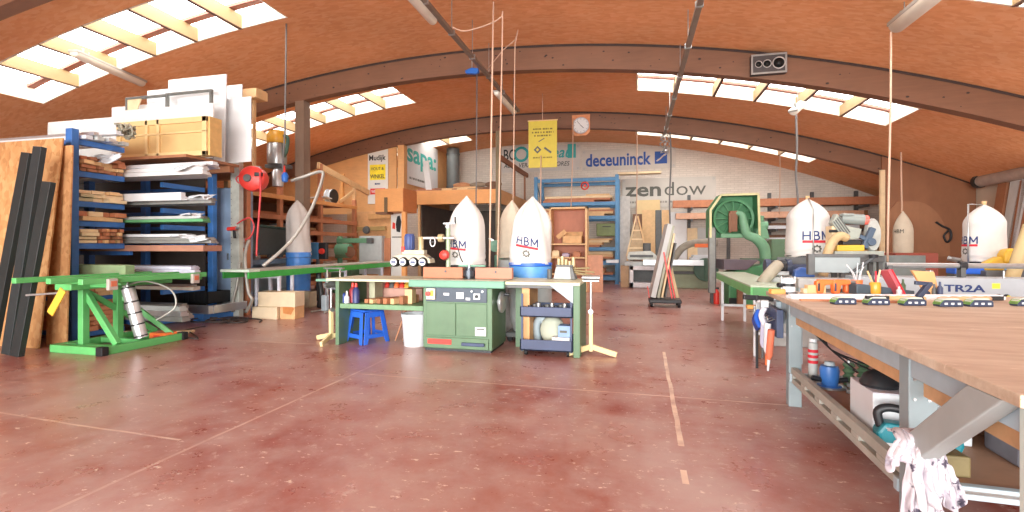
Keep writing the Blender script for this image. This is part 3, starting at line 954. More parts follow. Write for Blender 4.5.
# things kept on the mezzanine
rnd = random.Random(21)
for i in range(12):
    x = XM0 + .25 + i * .22; L = rnd.uniform(.7, 1.3); th = rnd.uniform(.03, .06)
    a = rnd.uniform(-.5, .5)
    o = MB().box(-L / 2, L / 2, -.09, .09, 0, th).build('offcut_board', [TIMB, TIMBX, PINE, BROWNB][i % 4], bevel=.004, loc=(XM0 + .75 + (i % 4) * .55, YM + .25 + .25 * (i // 4), ZD + .004 + .065 * (i // 4)), rot=(0, 0, a * .5))
    tag(o, 'rough offcut board in the heap on the mezzanine edge', 'board', 'offcut boards heaped on the mezzanine')
for px, y, nm in ((474, 188, 'grey'), (457, 186, 'brown'), (489, 189, 'dark')):
    p = ony(px, y, YM + .5)
    o = MB()
    rings = []
    for q in range(9):
        u = q / 8; r = (.13 * math.sin(PI * min(max(u, .06), .94)) ** .5)
        rings.append(o.ring(Vector((-.28 + .56 * u, 0, .11)), Vector((0, 1, 0)), Vector((0, 0, 1)), 12, r, r * .75))
    o.skin(rings)
    ob = o.build('sack', mat('sack_' + nm, {'grey': (150, 132, 112), 'brown': (196, 140, 100), 'dark': (126, 96, 76)}[nm], .9, 0, .15, 6, .3), smooth=True, loc=(p.x, YM + .95, ZD + .17))
    tag(ob, '%s lumpy sack lying among the boards on the mezzanine' % nm, 'sack')
p = ony(453, 182, 17.4)
t = thing('flue_duct', 'fat dark grey vertical duct rising from the mezzanine to the vault', 'duct', (p.x, 17.4, ZD))
H = vz(p.x) - ZD - .03
MB().lathe([(.0, 0), (.24, 0), (.24, H), (0, H)], (0, 0, 0), 24).build('duct_pipe', mat('duct_grey', (104, 106, 104), .5, .2, .1), t, smooth='auto')
for z in (.5, H - .25):
    MB().lathe([(.24, z), (.26, z), (.26, z + .06), (.24, z + .06)], (0, 0, 0), 24).build('duct_collar', GREYD, t)
p = ony(430, 186, YM + .5)
o = MB().box(-.10, .10, -.02, .02, 0, 1.05).build('white_board', WHITE, bevel=.004, loc=(p.x, YM + .45, ZD), rot=(-.05, -.14, 0))
tag(o, 'white board propped upright at the mezzanine edge before the teal-lettered sign', 'board')
# white glued wall behind the duct is the back wall; teal sign on the partition
a = onx(405, 183, XM0); b2 = onx(437.5, 183, XM0)
t = thing('wall_sign', 'white wall sign with big teal letters above the mezzanine', 'sign', (XM0 + .01, a.y, a.z))
L = b2.y - a.y; Hs = 1.58
MB().box(-.02, 0, 0, L, 0, Hs).build('sign_board', WHITE, t, .004)
lettering('sapa:', .62, mat('teal_print', (70, 178, 166), .6), t, (.004, .12, .76), (PI / 2, 0, PI / 2), bold=.03, width=L - .3)
smallprint(.3, .18, 1.3, .07, SCRIPTG, t, .002, 5, 'Y')
# white poster panel on the bulkhead
a, b2 = ony(368, 204, 14.13), ony(388, 149, 14.13)
w = b2.x - a.x; h = b2.z - a.z
t = thing('poster_board', 'narrow white poster panel with yellow block and red block on the plywood bulkhead', 'poster', (a.x, 14.14, a.z))
MB().prism([(0, 0), (w, 0), (w, h), (0, h - .12)], -.02, 0).build('poster_board', mat('poster_white', (224, 222, 216), .5, 0, .03), t)
lettering('Mudijk', .17, BLACKR, t, (.05, -.024, h - .34), bold=.03, width=w - .12)
MB().box(.07, w - .08, -.026, -.021, h - .97, h - .48).build('yellow_block', mat('poster_yellow', (250, 222, 40), .5), t)
lettering('HOUT &', .10, BLACKR, t, (.12, -.029, h - .66), width=w - .26)
lettering('WINKEL', .13, BLACKR, t, (.09, -.029, h - .92), bold=.02, width=w - .2)
smallprint(.25, h - 1.12, .2, .05, NAVYP, t, -.021, 6)
MB().box(.09, w - .09, -.026, -.021, h - 1.43, h - 1.24).build('red_block', mat('poster_red', (226, 60, 60), .5), t)
lettering('WELKOM', .09, WHITE, t, (.13, -.029, h - 1.38), bold=.03, width=w - .28)

# ---------------------------------------------------------------- hanging yellow sign
a, b2 = at(528.5, 168, 12.6), at(557, 121, 12.6)
w = (557 - 528.5) * 12.6 / FPX; h = b2.z - a.z
t = thing('hanging_sign', 'yellow sheet sign hanging on a cord below the third arch', 'sign', a, 0.06)
MB().box(0, w, 0, .012, 0, h).build('sign_sheet', YELLOWD, t)
MB().cyl((-.02, .006, h), (w + .02, .006, h), .016, n=8).build('hanging_bar', PINE, t)
TXT = mat('sign_ink', (120, 104, 30), .6)
for i, ww in enumerate((.50, .56, .44)):
    smallprint(w / 2 - ww / 2, h - .24 - .085 * i, ww, .04, TXT, t, 0, 10 + i)
smallprint(w / 2 - .25, .24, .5, .035, TXT, t, 0, 15)
o = MB()
cx, cz = w * .32, h * .38
o.prism([(cx, cz - .10), (cx + .10, cz), (cx, cz + .10), (cx - .10, cz)], -.005, -.002)
o.build('warning_mark', SCRIPTG, t)
MB().prism([(cx - .04, cz), (cx, cz - .045), (cx + .04, cz), (cx, cz + .045)], -.008, -.004).build('mark_centre', YELLOWD, t)
MB().bar((w * .56, -.004, h * .42), (w * .80, -.004, h * .31), .05, .004, (0, 1, 0)).build('tool_mark', SCRIPTG, t)
MB().bar((w * .36, -.004, h * .55), (w * .56, -.004, h * .62), .022, .004, (0, 1, 0)).build('pencil_mark', SCRIPTG, t)
pz = Vector(a) + Vector((w / 2, 0, h))
rope('hanging_rope', 'short cord above the yellow sheet sign', 'cord', [pz, (pz.x, pz.y, vz(pz.x) + .02)], .008, ROPEM)
rope('hanging_rope', 'pale cord falling straight below the yellow sheet sign', 'cord', [Vector(a) + Vector((w * .45, -.02, .3)), Vector(a) + Vector((w * .44, -.02, -1.1))], .014, ROPEM)

# ---------------------------------------------------------------- wooden cabinet before the far rack
a = ony(549, 255, 13.4)
w = ony(587, 255, 13.4).x - a.x; z1 = ony(568, 207, 13.4).z
t = thing('open_cabinet', 'open-fronted wooden cabinet with a carton on its shelf, standing before the far rack', 'cabinet', (a.x, 13.4, 0))
PB = wood('reddish_ply', (190, 124, 98), (1, 1, .5), .1)
for xx in (0, w - .05):
    MB().box(xx, xx + .05, 0, .55, 0, z1).build('side_panel', PINE, t, .004)
MB().box(0, w, 0, .55, z1 - .05, z1).build('top_panel', PINE, t, .004)
zs = [.12, .5, ony(568, 257, 13.4).z, ony(568, 243.5, 13.4).z]
for z in zs:
    MB().box(.05, w - .05, .01, .53, z - .04, z).build('shelf', PINE, t, .003)
MB().box(.05, w - .05, .53, .55, .05, z1 - .05).build('back_panel', PB, t)
MB().box(w, w + .42, .1, .13, 0, zs[2] + .05).build('side_board', wood('salmon_board', (206, 148, 118)), t)
c = ony(574, 243, 13.5)
t = thing('carton', 'open pale carton standing on the upper shelf of the wooden cabinet', 'carton', (a.x + .36, 13.46, zs[3] + .003))
CARD = mat('carton_card', (222, 176, 126), .8)
o = MB(); o.box(0, .54, 0, .012, 0, .2); o.box(0, .54, .33, .342, 0, .2); o.box(0, .012, 0, .34, 0, .2); o.box(.528, .54, 0, .34, 0, .2); o.box(0, .54, 0, .34, 0, .01)
o.build('carton_box', CARD, t)
MB().bar((-.08, .1, .30), (.0, .1, .2), .3, .008, (0, 1, 0)).build('flap', CARD, t)
MB().bar((.27, .34, .2), (.27, .40, .33), .5, .008).build('flap', CARD, t)
for i, (px, z, nm, mm, h) in enumerate(((556, zs[2], 'pale box', PINEL, .16), (566, zs[2], 'lilac tin', mat('lilac', (170, 150, 170), .4), .09), (577, zs[2], 'brown box', TIMB, .13), (560, zs[1], 'dark box', BROWNB, .2), (573, zs[1], 'pine block', PINE, .18))):
    p = ony(px, 255, 13.6)
    o = MB().box(-.1, .1, 0, .25, 0, h); o.box(-.07, .07, .03, .22, h, h + .02)
    tag(o.build('small_box', mm, bevel=.008, loc=(p.x, 13.5, z + .002)), '%s on a lower shelf of the open wooden cabinet' % nm, 'box')

# ---------------------------------------------------------------- panel saw by the brick wall
t = thing('panel_saw', 'long olive and grey sliding panel saw before the brick wall', 'panel saw', at(672, 288, 14.7) * 1)
t.location.z = 0
q = lambda px: (px - 672) * 14.7 / FPX
zq = lambda y: EYE + (HOR - y) * 14.7 / FPX
MB().box(q(660), q(712), 0, .9, 0, zq(274)).build('base', OLIVE, t, .02)
MB().box(q(660), q(712), .03, .86, zq(274), zq(271)).build('dark_gap', GREYD, t)
MB().box(q(658), q(714), -.02, .9, zq(271), zq(266)).build('table_body', OLIVE, t, .012)
MB().box(q(626), q(712), -.10, .95, zq(266), zq(262)).build('table_top', GREYP, t, .008)
MB().box(q(608), q(620), -.4, .0, zq(263), zq(260)).build('slide_arm', WHITEP, t, .005)
MB().box(q(644), q(700), -.45, -.12, zq(265), zq(259.5)).build('sliding_carriage', ALU, t, .008)
o = MB()
for a_, b_, c_, d_ in ((631, 634.5, 266, 287.5), (656, 659.5, 266, 287.5), (631, 659, 266, 270), (631, 659, 282.5, 287.5)):
    o.box(q(a_), q(b_), -.3, .5, max(0, zq(d_)), zq(c_))
o.build('outrigger_frame', mat('frame_lilac', (216, 212, 214), .5), t, .006)
MB().box(q(634.5), q(656), .3, .4, zq(283), zq(269)).build('inner_panel', GREYD, t)
MB().box(q(622), q(630), -.05, .3, 0, zq(266)).build('leg', wood('saw_leg', (190, 156, 120)), t)
o = MB().prism([(q(628), zq(258)), (q(630), zq(252)), (q(652), zq(251)), (q(658), zq(256)), (q(657), zq(260)), (q(629), zq(260))], .1, .4)
o.build('blade_guard', mat('guard_grey', (206, 208, 200), .5), t, .02)
MB().box(q(631), q(654), .06, .12, zq(257.5), zq(255)).build('guard_vent', GREYD, t)
MB().cyl((q(648), .25, zq(252)), (q(648), .25, zq(243)), .12, n=10).build('guard_post', GREYD, t)
MB().lathe([(0, -.1), (.34, -.1), (.34, .05), (0, .05)], (q(703), -.15, zq(269)), 20, 'Y').build('handwheel_box', mat('dk_green', (62, 92, 76), .5), t, .01)
MB().cyl((q(702), -.2, zq(279)), (q(702), -.2, zq(265)), .06, n=10).build('crank', mat('dk_green', (62, 92, 76)), t)
pts = smoothpath([(q(673), .3, zq(263)), (q(677), .3, zq(255)), (q(684), .3, zq(247)), (q(694), .3, zq(243)), (q(706), .3, zq(242.5)), (q(716), .3, zq(243))])
MB().tube(pts, .11, 12).build('extraction_hose', mat('hose_grey', (150, 142, 128), .6), t, smooth=True)
MB().box(q(694), q(708), .19, .23, zq(247.5), zq(243.5)).build('hose_clamp', ORANGE, t, .02)
for i, (a_, b_, y) in enumerate(((690, 712, 257), (691, 713, 254), (693, 712, 251))):
    o = MB().box(0, q(b_) - q(a_), 0, .5, 0, .065).build('white_sheet', WHITEP, bevel=.004, loc=t.location + Vector((q(a_), .3, zq(262) + .003 + i * .069)))
    tag(o, '%s white panel lying on the panel saw table under its hose' % ['bottom', 'middle', 'top'][i], 'panel')

# ---------------------------------------------------------------- bandsaw
DB = 10.8
t = thing('bandsaw', 'big old green bandsaw with open wheel housing and swan neck', 'bandsaw', fl(738, 304.5))
t.rotation_euler = (0, 0, .10)
q = lambda px: (px - 738) * DB / FPX
zq = lambda y: EYE + (HOR - y) * DB / FPX
# wheel housing: a shallow box open towards the hall
out = [(q(712), zq(238)), (q(712), zq(211)), (q(722), zq(196.5)), (q(756), zq(196)), (q(757), zq(238))]
o = MB()
cx = sum(p[0] for p in out) / 5; cz = sum(p[1] for p in out) / 5
o.prism(out, .28, .30)
for i in range(4):
    a_, b_ = Vector((out[i][0], 0, out[i][1])), Vector((out[i + 1][0], 0, out[i + 1][1]))
    o.bar(a_ + Vector((0, .13, 0)), b_ + Vector((0, .13, 0)), .34, .03, (b_ - a_).cross(Vector((0, 1, 0))))
o.build('wheel_housing', SAWG, t, .006)
o = MB()
for i in range(4):
    a_, b_ = Vector((out[i][0], 0, out[i][1])), Vector((out[i + 1][0], 0, out[i + 1][1]))
    o.bar(a_ + Vector((0, -.045, 0)), b_ + Vector((0, -.045, 0)), .03, .045, (b_ - a_).cross(Vector((0, 1, 0))))
o.build('housing_edge', mat('worn_cream_edge', (206, 200, 150), .5), t)
wc = Vector((q(735), .12, zq(219)))
R = .42
wheel = MB().lathe([(R - .05, -.04), (R, -.05), (R, .05), (R - .05, .04)], wc, 40, 'Y').build('wheel', SAWG, t, smooth='auto')
MB().lathe([(0, -.09), (.07, -.09), (.08, .05), (0, .05)], wc, 16, 'Y').build('hub', TIMB, wheel, smooth='auto')
for k in range(12):
    a_ = k * PI / 6
    d_ = Vector((math.cos(a_), 0, math.sin(a_)))
    MB().bar(wc + d_ * .06, wc + d_ * (R - .03), .025, .03, (0, 1, 0)).build('spoke', SAWG, wheel)
# swan neck
path = smoothpath([(q(735), .02, zq(214)), (q(741), -.02, zq(216)), (q(743), -.03, zq(226)), (q(746), -.03, zq(235)), (q(754), -.03, zq(239)), (q(761), -.02, zq(247)), (q(763), 0, zq(258)), (q(763), .0, zq(270))], 6)
rad = [.05 + .045 * min(1, i / 14) + .02 * min(1, max(0, (i - 20) / 10)) for i in range(len(path))]
o = MB().tube(path, rad, 14)
o.build('swan_neck', SAWL, t, smooth=True)
o = MB()
o.box(q(730), q(737), -.04, .06, zq(232), zq(212)); o.box(q(729), q(731), -.06, .0, zq(233), zq(214))
o.build('tension_bracket', BROWNB, t, .005)
MB().box(q(722), q(746), -.02, .02, zq(238), zq(234)).build('guide_arm', SAWL, t, .006)
MB().cyl((q(757.5), .1, zq(226)), (q(766), .1, zq(226)), .0 + .09, n=14).build('pulley', SAWL, t, smooth='auto')
MB().prism([(q(753), zq(239)), (q(767), zq(239)), (q(765), zq(231)), (q(762), zq(226)), (q(757), zq(226))], 0, .25).build('motor_bracket', SAWL, t, .01)
MB().lathe([(0, 0), (.07, 0), (.08, .2), (.0, .22)], (q(760), .12, zq(226)), 12).build('motor_cap', SAWL, t, smooth='auto')
MB().box(q(711), q(716.5), -.05, .08, zq(292), zq(228)).build('guide_post', mat('guide_grey', (134, 138, 134), .5), t, .006)
MB().box(q(714), q(719), .1, .2, 0, zq(230)).build('guide_post', GREYD, t, .006)
MB().prism([(q(721), zq(268.5)), (q(741), zq(268.5)), (q(752), zq(259)), (q(721), zq(259))], -.35, .35).build('saw_table', mat('table_dark', (98, 88, 96), .5), t, .008)
MB().box(q(741), q(789), -.1, .1, zq(260.5), zq(258)).build('fence_rail', mat('fence_green', (62, 100, 74), .5), t)
MB().prism([(q(727), 0), (q(766), 0), (q(768), zq(285)), (q(766), zq(263)), (q(742), zq(266)), (q(727), zq(272))], -.2, .35).build('base', SAWG, t, .03)
MB().box(q(727), q(742), -.22, -.2, .02, .16).build('foot_recess', BLACK, t)
MB().box(q(732), q(738), -.42, -.36, 0, zq(282)).build('side_board', BROWNB, t)
ex = fl(716.5, 304)
t = thing('fire_extinguisher', 'small red extinguisher standing at the foot of the bandsaw', 'extinguisher', ex)
MB().lathe([(0, 0), (.055, 0), (.06, .02), (.06, .24), (.03, .30), (.02, .32), (0, .32)], (0, 0, 0), 16).build('bottle', RED, t, smooth='auto')
MB().box(-.02, .05, -.012, .012, .32, .36).build('valve_handle', BLACK, t, .004)
# green cabinet east of the bandsaw
p = at(778, 300, 11.6)
t = thing('switch_cabinet', 'green steel cabinet between the bandsaw and the wide filter bag', 'cabinet', (p.x, p.y, 0))
MB().box(-.14, .22, 0, .3, 0, at(0, 239, 11.6).z).build('cabinet_body', MOULD, t, .012)
d = MB().box(-.12, .20, -.012, 0, .15, 1.3).build('cabinet_door', MOULD, t, .006)
MB().box(-.10, -.08, -.03, -.01, .7, .8).build('handle', BLACK, d)

# ---------------------------------------------------------------- trolley with leaning boards
TR = fl(665, 307)
t = thing('board_trolley', 'low black trolley loaded with leaning boards in the middle aisle', 'trolley', TR)
MB().box(-.32, .32, -.1, .45, .08, .16).build('tray', BLACK, t, .02)
for i, (x, y) in enumerate(((-.27, -.06), (.27, -.06), (-.27, .4), (.27, .4))):
    MB().cyl((x - .025, y, .06), (x + .025, y, .06), .06, n=16).build('wheel', RUBBER, t)
MB().bar((.02, .42, .15), (.08, .42, 1.2), .05, .06).build('post', PINE, t)
MB().bar((.28, .36, .15), (.12, .42, .9), .04, .05).build('strut', PINEL, t)
MB().bar((-.30, .2, .15), (-.34, .2, .40), .02, .03).build('stop_bar', RED, t)
sp = [(-.26, .24, 1.56, GREYW, 'olive-grey broad', .10), (-.135, .22, 1.52, mat('grey_olive', (170, 172, 152), .6), 'thin grey', .05), (-.05, .20, 1.35, PINEL, 'pale slim', .035), (.02, .2, 1.15, GREYD, 'dark slim', .03)]
for i, (x, tilt, L, mm, nm, w) in enumerate(sp):
    o = MB().box(-w / 2, w / 2, 0, .34 - .05 * i, 0, L).build('leaning_board', mm, bevel=.003, loc=(TR.x + x + w / 2 - .02, TR.y + .03 + .02 * i, .185), rot=(-.02, tilt * .95, .15))
    tag(o, '%s board leaning on the low black trolley' % nm, 'board')
for i, x in enumerate((.14, .20)):
    o = MB().bar((0, 0, 0), (-.16, .03, .95), .03, .03).build('red_bar', RED, bevel=.003, loc=(TR.x + x, TR.y + .05 + .05 * i, .175))
    tag(o, '%s red bar leaning on the load of the low trolley' % ['first', 'second'][i], 'bar')

# ---------------------------------------------------------------- green roller table by the workbench
a, b2 = at(718, 272.5, 8.0), at(752, 293.5, 5.15)
zt = .80
t = thing('outfeed_table', 'green-sided table with pale top running up to the workbench', 'table', (1.26, 5.95, 0), -.04)
L = 3.2; w = .46
MB().box(0, w, 0, L, zt - .02, zt).build('table_top', GREENL, t, .004)
for xx in (0, w - .025):
    MB().box(xx, xx + .025, 0, L, zt - .12, zt - .02).build('side_rail', GREEN, t, .004)
MB().box(.025, w - .025, 0, .025, zt - .12, zt - .02).build('end_rail', mat('mid_green', (80, 150, 84), .4), t, .004)
for y in (.05, 2.85):
    f = MB()
    for xx in (.04, w - .08):
        f.box(xx, xx + .04, y, y + .04, 0, zt - .12)
    f.box(.04, w - .04, y, y + .04, .24, .28); f.box(.04, w - .04, y, y + .04, zt - .16, zt - .12)
    f.build('leg_frame', WHITEP, t, .004)
# ---------------------------------------------------------------- west rack with long stock
XR = -7.15
t = thing('stock_rack', 'tall blue rack packed with boards and profiles on the side wall side', 'rack', (XR, 4.84, 0))
H0 = 2.78
ups = [(0, 0, BLUED), (0.06, 2.14, BLUE), (-1.05, .95, BLUED), (-1.05, 1.85, BLUED), (-3.2, .1, BLUED), (-3.2, 2.0, BLUED)]
for x, y, mm in ups:
    p = MB().box(x - .055, x + .055, y - .045, y + .045, 0, H0 if (x == 0 and y == 0) else 2.555).build('upright', mm, t, .006)
    MB().box(x - .09, x + .09, y - .08, y + .08, 0, .012).build('foot_plate', mm, p)
LEV = [2.24, 1.84, 1.58, 1.28, .56, .10]
for z in LEV + [2.66]:
    for ya, yb in ((.045, .66), (1.25, 2.02)):
        MB().box(-.03, .03, ya, yb, z - .075, z).build('arm', BLUE if ya > 1 else BLUED, t, .005)
    for y in (.1, 2.0):
        MB().box(-3.2, -.05, y - .025, y + .025, z - .06, z).build('bearer', BLUED, t)
MB().box(-3.0, .75, 1.0, 2.0, 2.56, 2.60).build('deck', TIMBX, t)
MB().box(-3.0, .25, 2.0, 3.3, 2.56, 2.60).build('deck', TIMBX, t)
MB().box(-3.34, -3.30, -.05, 2.2, 0, 2.56).build('back_panel', SHADEBR, t)  # dark sheet standing in for the shaded depth of the rack
MB().box(-3.30, -.2, 2.22, 2.26, 0, 2.45).build('shade_panel', SHADEBR, t)  # second dark sheet, painted shade at the rack end
MB().box(-3.0, .70, 1.85, 1.95, 2.46, 2.56).build('deck_beam', TIMBX, t)
o = MB(); o.bar((-.5, .03, .75), (-.2, .03, 1.2), .02, .03); o.bar((-.2, .03, 1.2), (.0, .03, .75), .02, .03)
o.build('brace', GREYD, t)
t['label'] = 'tall blue steel rack packed with timber ends and long profiles'
Y0 = 4.84
rnd = random.Random(31)


def ends(z, ya, yb, rows, wr, hr, mats, label, cat, group, xe=.0, L=2.2, jit=.06, bmax=99):
    """short lengths stacked with their ends to the hall"""
    zz = z + .003; n = 0
    for r in range(rows):
        y = ya; h = rnd.uniform(*hr)
        while y < yb - .05:
            w = min(rnd.uniform(*wr), yb - y)
            if w < .035:
                break
            x1 = XR + xe + rnd.uniform(-jit, jit)
            o = MB().box(x1 - L, x1, Y0 + y + .002, Y0 + y + w - .002, zz, zz + h - .002 - rnd.uniform(0, .008)).build('timber_length' if cat == 'timber' else 'profile_length', rnd.choice(mats), bevel=.003)
            tag(o, label, cat, group); y += w; n += 1
        zz += h + .001


ends(LEV[0], .06, .64, 4, (.07, .13), (.045, .06), [TIMB, TIMBX, PINE, TIMB], 'rough reddish timber end on the highest full shelf of the blue rack', 'timber', 'timber ends on the highest shelf of the blue rack', .06)
ends(LEV[1], .06, .64, 3, (.12, .2), (.04, .055), [PINEL, PINE, PINEL, mat('olive_wood', (190, 176, 140), .6)], 'pale timber end on the second shelf of the blue rack', 'timber', 'pale timber ends on the second shelf of the blue rack', .05)
ends(LEV[2], .06, .64, 2, (.10, .2), (.06, .075), [PINE, TIMB, PINEL], 'squared timber end on the third shelf of the blue rack', 'timber', 'timber ends on the third shelf of the blue rack', .05)
ends(LEV[3], .06, .30, 4, (.2, .24), (.045, .05), [PINE, PINEL], 'wide board end on the fourth shelf of the blue rack', 'timber', 'wide board ends on the fourth shelf of the blue rack', .05)
ends(LEV[3], .31, .64, 4, (.05, .07), (.045, .055), [TIMB, PINE, TIMBX, ORANGE if False else TIMB], 'small square timber end on the fourth shelf of the blue rack', 'timber', 'small timber ends on the fourth shelf of the blue rack', .05)
ends(LEV[4], .06, .5, 2, (.14, .2), (.06, .08), [TIMB, PINE], 'timber end on the low shelf of the blue rack behind the lift table', 'timber', 'timber ends on the low shelf of the blue rack', .05)
ends(LEV[5], .06, .62, 6, (.12, .2), (.06, .075), [TIMB, wood('brick_timber', (206, 138, 98)), PINE], 'reddish timber end in the bottom bay of the blue rack', 'timber', 'timber ends in the bottom bay of the blue rack', .05)


def bars(z, px_end, rows, cols, w, h, mats, label, group, name='profile_length', y0=.70, jit=.12, cat='profile', ty=0.0):
    """long lengths lying across the rack with one end sticking out into the hall"""
    for r in range(rows):
        for c in range(cols):
            y = Y0 + y0 + c * (w + .004)
            xe = ony(px_end, 240, y).x - abs(rnd.uniform(0, jit)) - .03 * r
            o = MB()
            hw = w / 2; t_ = .012
            if name == 'profile_length':                  # hollow section with a lip
                o.prism([(-hw, 0), (hw, 0), (hw, h * .55), (hw * .55, h * .55), (hw * .55, h), (-hw, h)], -2.9, 0, 'YZ')
            else:
                o.box(-2.9, 0, -hw, hw, 0, h)
            ob = o.build(name, rnd.choice(mats), loc=(xe, y + hw, z + .004 + r * (h + .003)), rot=(0, ty, 0), bevel=.002)
            tag(ob, label, cat, group)


GP = [ALU, GREYP, mat('grey_profile', (150, 150, 146), .4, .3)]
bars(LEV[0], 207, 2, 4, .10, .055, [WHITEP, WHITE], 'white profile sticking out of the highest shelf of the blue rack', 'white profiles on the highest shelf of the blue rack')
bars(LEV[0] + .125, 214, 1, 3, .11, .05, [WHITEP], 'topmost white profile lying over the highest shelf stack of the blue rack', 'topmost white profiles of the blue rack', y0=.74)
bars(LEV[1] + .04, 181, 1, 1, .09, .11, [WHITEP], 'square white profile on the second shelf, ending short of the bright post', None, y0=.66, jit=0)
bars(LEV[1], 214, 2, 4, .08, .04, GP, 'grey profile sticking out of the second shelf of the blue rack', 'grey profiles on the second shelf of the blue rack', y0=.78)
bars(LEV[2], 208, 2, 5, .07, .04, GP + [mat('green_film', (96, 160, 110), .4)], 'grey profile sticking out of the third shelf of the blue rack', 'grey profiles on the third shelf of the blue rack')
bars(LEV[3] + .09, 187, 1, 2, .12, .04, [WHITEP], 'white strip lying on the grey profiles of the fourth shelf', 'white strips on the fourth shelf of the blue rack', jit=.02)
bars(LEV[3], 214, 2, 5, .09, .04, GP, 'grey profile sticking out of the fourth shelf of the blue rack', 'grey profiles on the fourth shelf of the blue rack')
o = MB().box(-3.0, 0, 0, .32, 0, .085).build('plank', wood('rose_plank', (168, 118, 96), (.4, 1, 1)), bevel=.004, loc=(ony(203, 243, Y0 + .66).x, Y0 + .66, 1.17), rot=(0, 0, 0))
tag(o, 'thick rosy plank running right across the blue rack below the shelves', 'plank')
bars(.86, 196, 2, 4, .10, .045, [mat('film_white', (206, 210, 226), .35), ALU], 'film-wrapped pale profile lying behind the green lift table top', 'film-wrapped profiles behind the lift table')
bars(.86, 126, 1, 2, .12, .13, [mat('sage', (140, 160, 120), .6)], 'sage green block profile on the rack behind the lift table', 'sage profiles on the blue rack', name='block_length', y0=.08)
bars(LEV[4] + .06, 196, 1, 4, .11, .045, [GREYP, mat('grey_timber', (170, 160, 148), .6)], 'grey board sticking out of the low shelf above the black crate', 'grey boards on the low shelf of the blue rack', name='board_length', cat='board')
bars(.18, 188, 3, 3, .13, .07, GP, 'aluminium profile lying low at the foot of the blue rack', 'aluminium profiles at the foot of the blue rack', y0=.66)
def film(x, y, z, w, drop, seed, label):
    o = MB(); g = {}
    n, m = 14, 10
    for j in range(m + 1):
        for i in range(n + 1):
            u, v = i / n, j / m
            cr = noise.noise(Vector((u * 5 + seed, v * 5, seed))) * .05 + noise.noise(Vector((u * 13, v * 13 + seed, 2))) * .02
            g[i, j] = o.bm.verts.new((w * (u - .5) + cr, -.02 + .03 * math.sin(v * 3 + u * 6 + seed) + cr - .05 * v, .012 - drop * max(0, v - .2) * (.6 + .5 * math.sin(u * 5 + seed)) + cr * .5))
    for j in range(m):
        for i in range(n):
            o.bm.faces.new((g[i, j], g[i + 1, j], g[i + 1, j + 1], g[i, j + 1]))
    ob = o.build('plastic_film', mat('film', (206, 210, 214), .25, 0, .05), smooth=True, loc=(x, y, z))
    md = ob.modifiers.new('Solidify', 'SOLIDIFY'); md.thickness = .003
    tag(ob, label, 'film')


film(-5.95, Y0 + .68, LEV[0] + .12, .5, .12, 1, 'crumpled film hanging off the white profiles on the highest shelf of the blue rack')
film(-5.85, Y0 + .76, LEV[1] + .10, .4, .09, 2, 'crumpled film hanging off the profile ends on the second shelf of the blue rack')
film(-5.90, Y0 + .68, LEV[2] + .10, .35, .07, 3, 'crumpled film hanging off the profile ends on the third shelf of the blue rack')
film(-5.95, Y0 + .68, LEV[3] + .10, .6, .10, 4, 'crumpled film hanging off the grey profiles on the fourth shelf of the blue rack')
film(-6.95, Y0 + .35, LEV[0] + .24, .45, .16, 5, 'crumpled film lying over the reddish timber ends on the blue rack')
# bearers under the loose rows so that nothing hovers
for z in (.86, .16):
    MB().box(XR - 2.9 - XR - 0, 0, 0, .05, z - .06, z).build('bearer', BLUED, t, loc=(0, .75, 0))
    MB().box(-2.9, 0, 1.2, 1.25, z - .06, z).build('bearer', BLUED, t)
MB().box(-2.9, 0, .75, .8, 1.11, 1.168).build('bearer', BLUED, t)
MB().box(-2.9, 0, .08, .13, .80, .86).build('bearer', BLUED, t)
# crate and profile frame low in front of the bright post
p = fl(196, 322); p.x -= .32
t = thing('black_crate', 'black ribbed crate standing low between the bright rack post and the lift table', 'crate', (p.x, p.y + .2, .28), -.1)
o = MB(); o.box(-.45, .4, 0, .02, 0, .2); o.box(-.45, .4, .4, .42, 0, .2); o.box(-.45, -.43, 0, .42, 0, .2); o.box(.38, .4, 0, .42, 0, .2); o.box(-.45, .4, 0, .42, 0, .02)
o.build('crate_shell', BLACK, t, .006)
for i in range(7):
    MB().box(-.4 + i * .12, -.38 + i * .12, -.015, 0, .02, .19).build('rib', BLACKR, t)
t = thing('profile_rack', 'grey aluminium frame lying under the black crate on low blocks', 'frame', (p.x, p.y, 0))
MB().box(-.62, .62, -.04, .04, .14, .275).build('frame_rail', ALU, t, .008)
MB().box(.56, .64, .04, .75, .14, .275).build('frame_rail', ALU, t, .008)
MB().box(-.3, .62, .67, .75, .14, .275).build('frame_rail', GREYP, t, .008)
for x in (-.28, .3):
    MB().box(x, x + .2, -.03, .74, 0, .14).build('support_block', BLUE, t)

# ---------------------------------------------------------------- panels and door leaves on top of the rack
ZT = 2.603


def slab(px0, px1, y0, Y, th, material, name, label, cat, ry=0.0, rx=-.03, group=None):
    a, b2 = ony(px0, y0, Y), ony(px1, y0, Y)
    o = MB().box(0, b2.x - a.x, 0, th, 0, a.z - ZT).build(name, material, bevel=.003, loc=(a.x, Y, ZT), rot=(rx, ry, 0))
    return tag(o, label, cat, group)


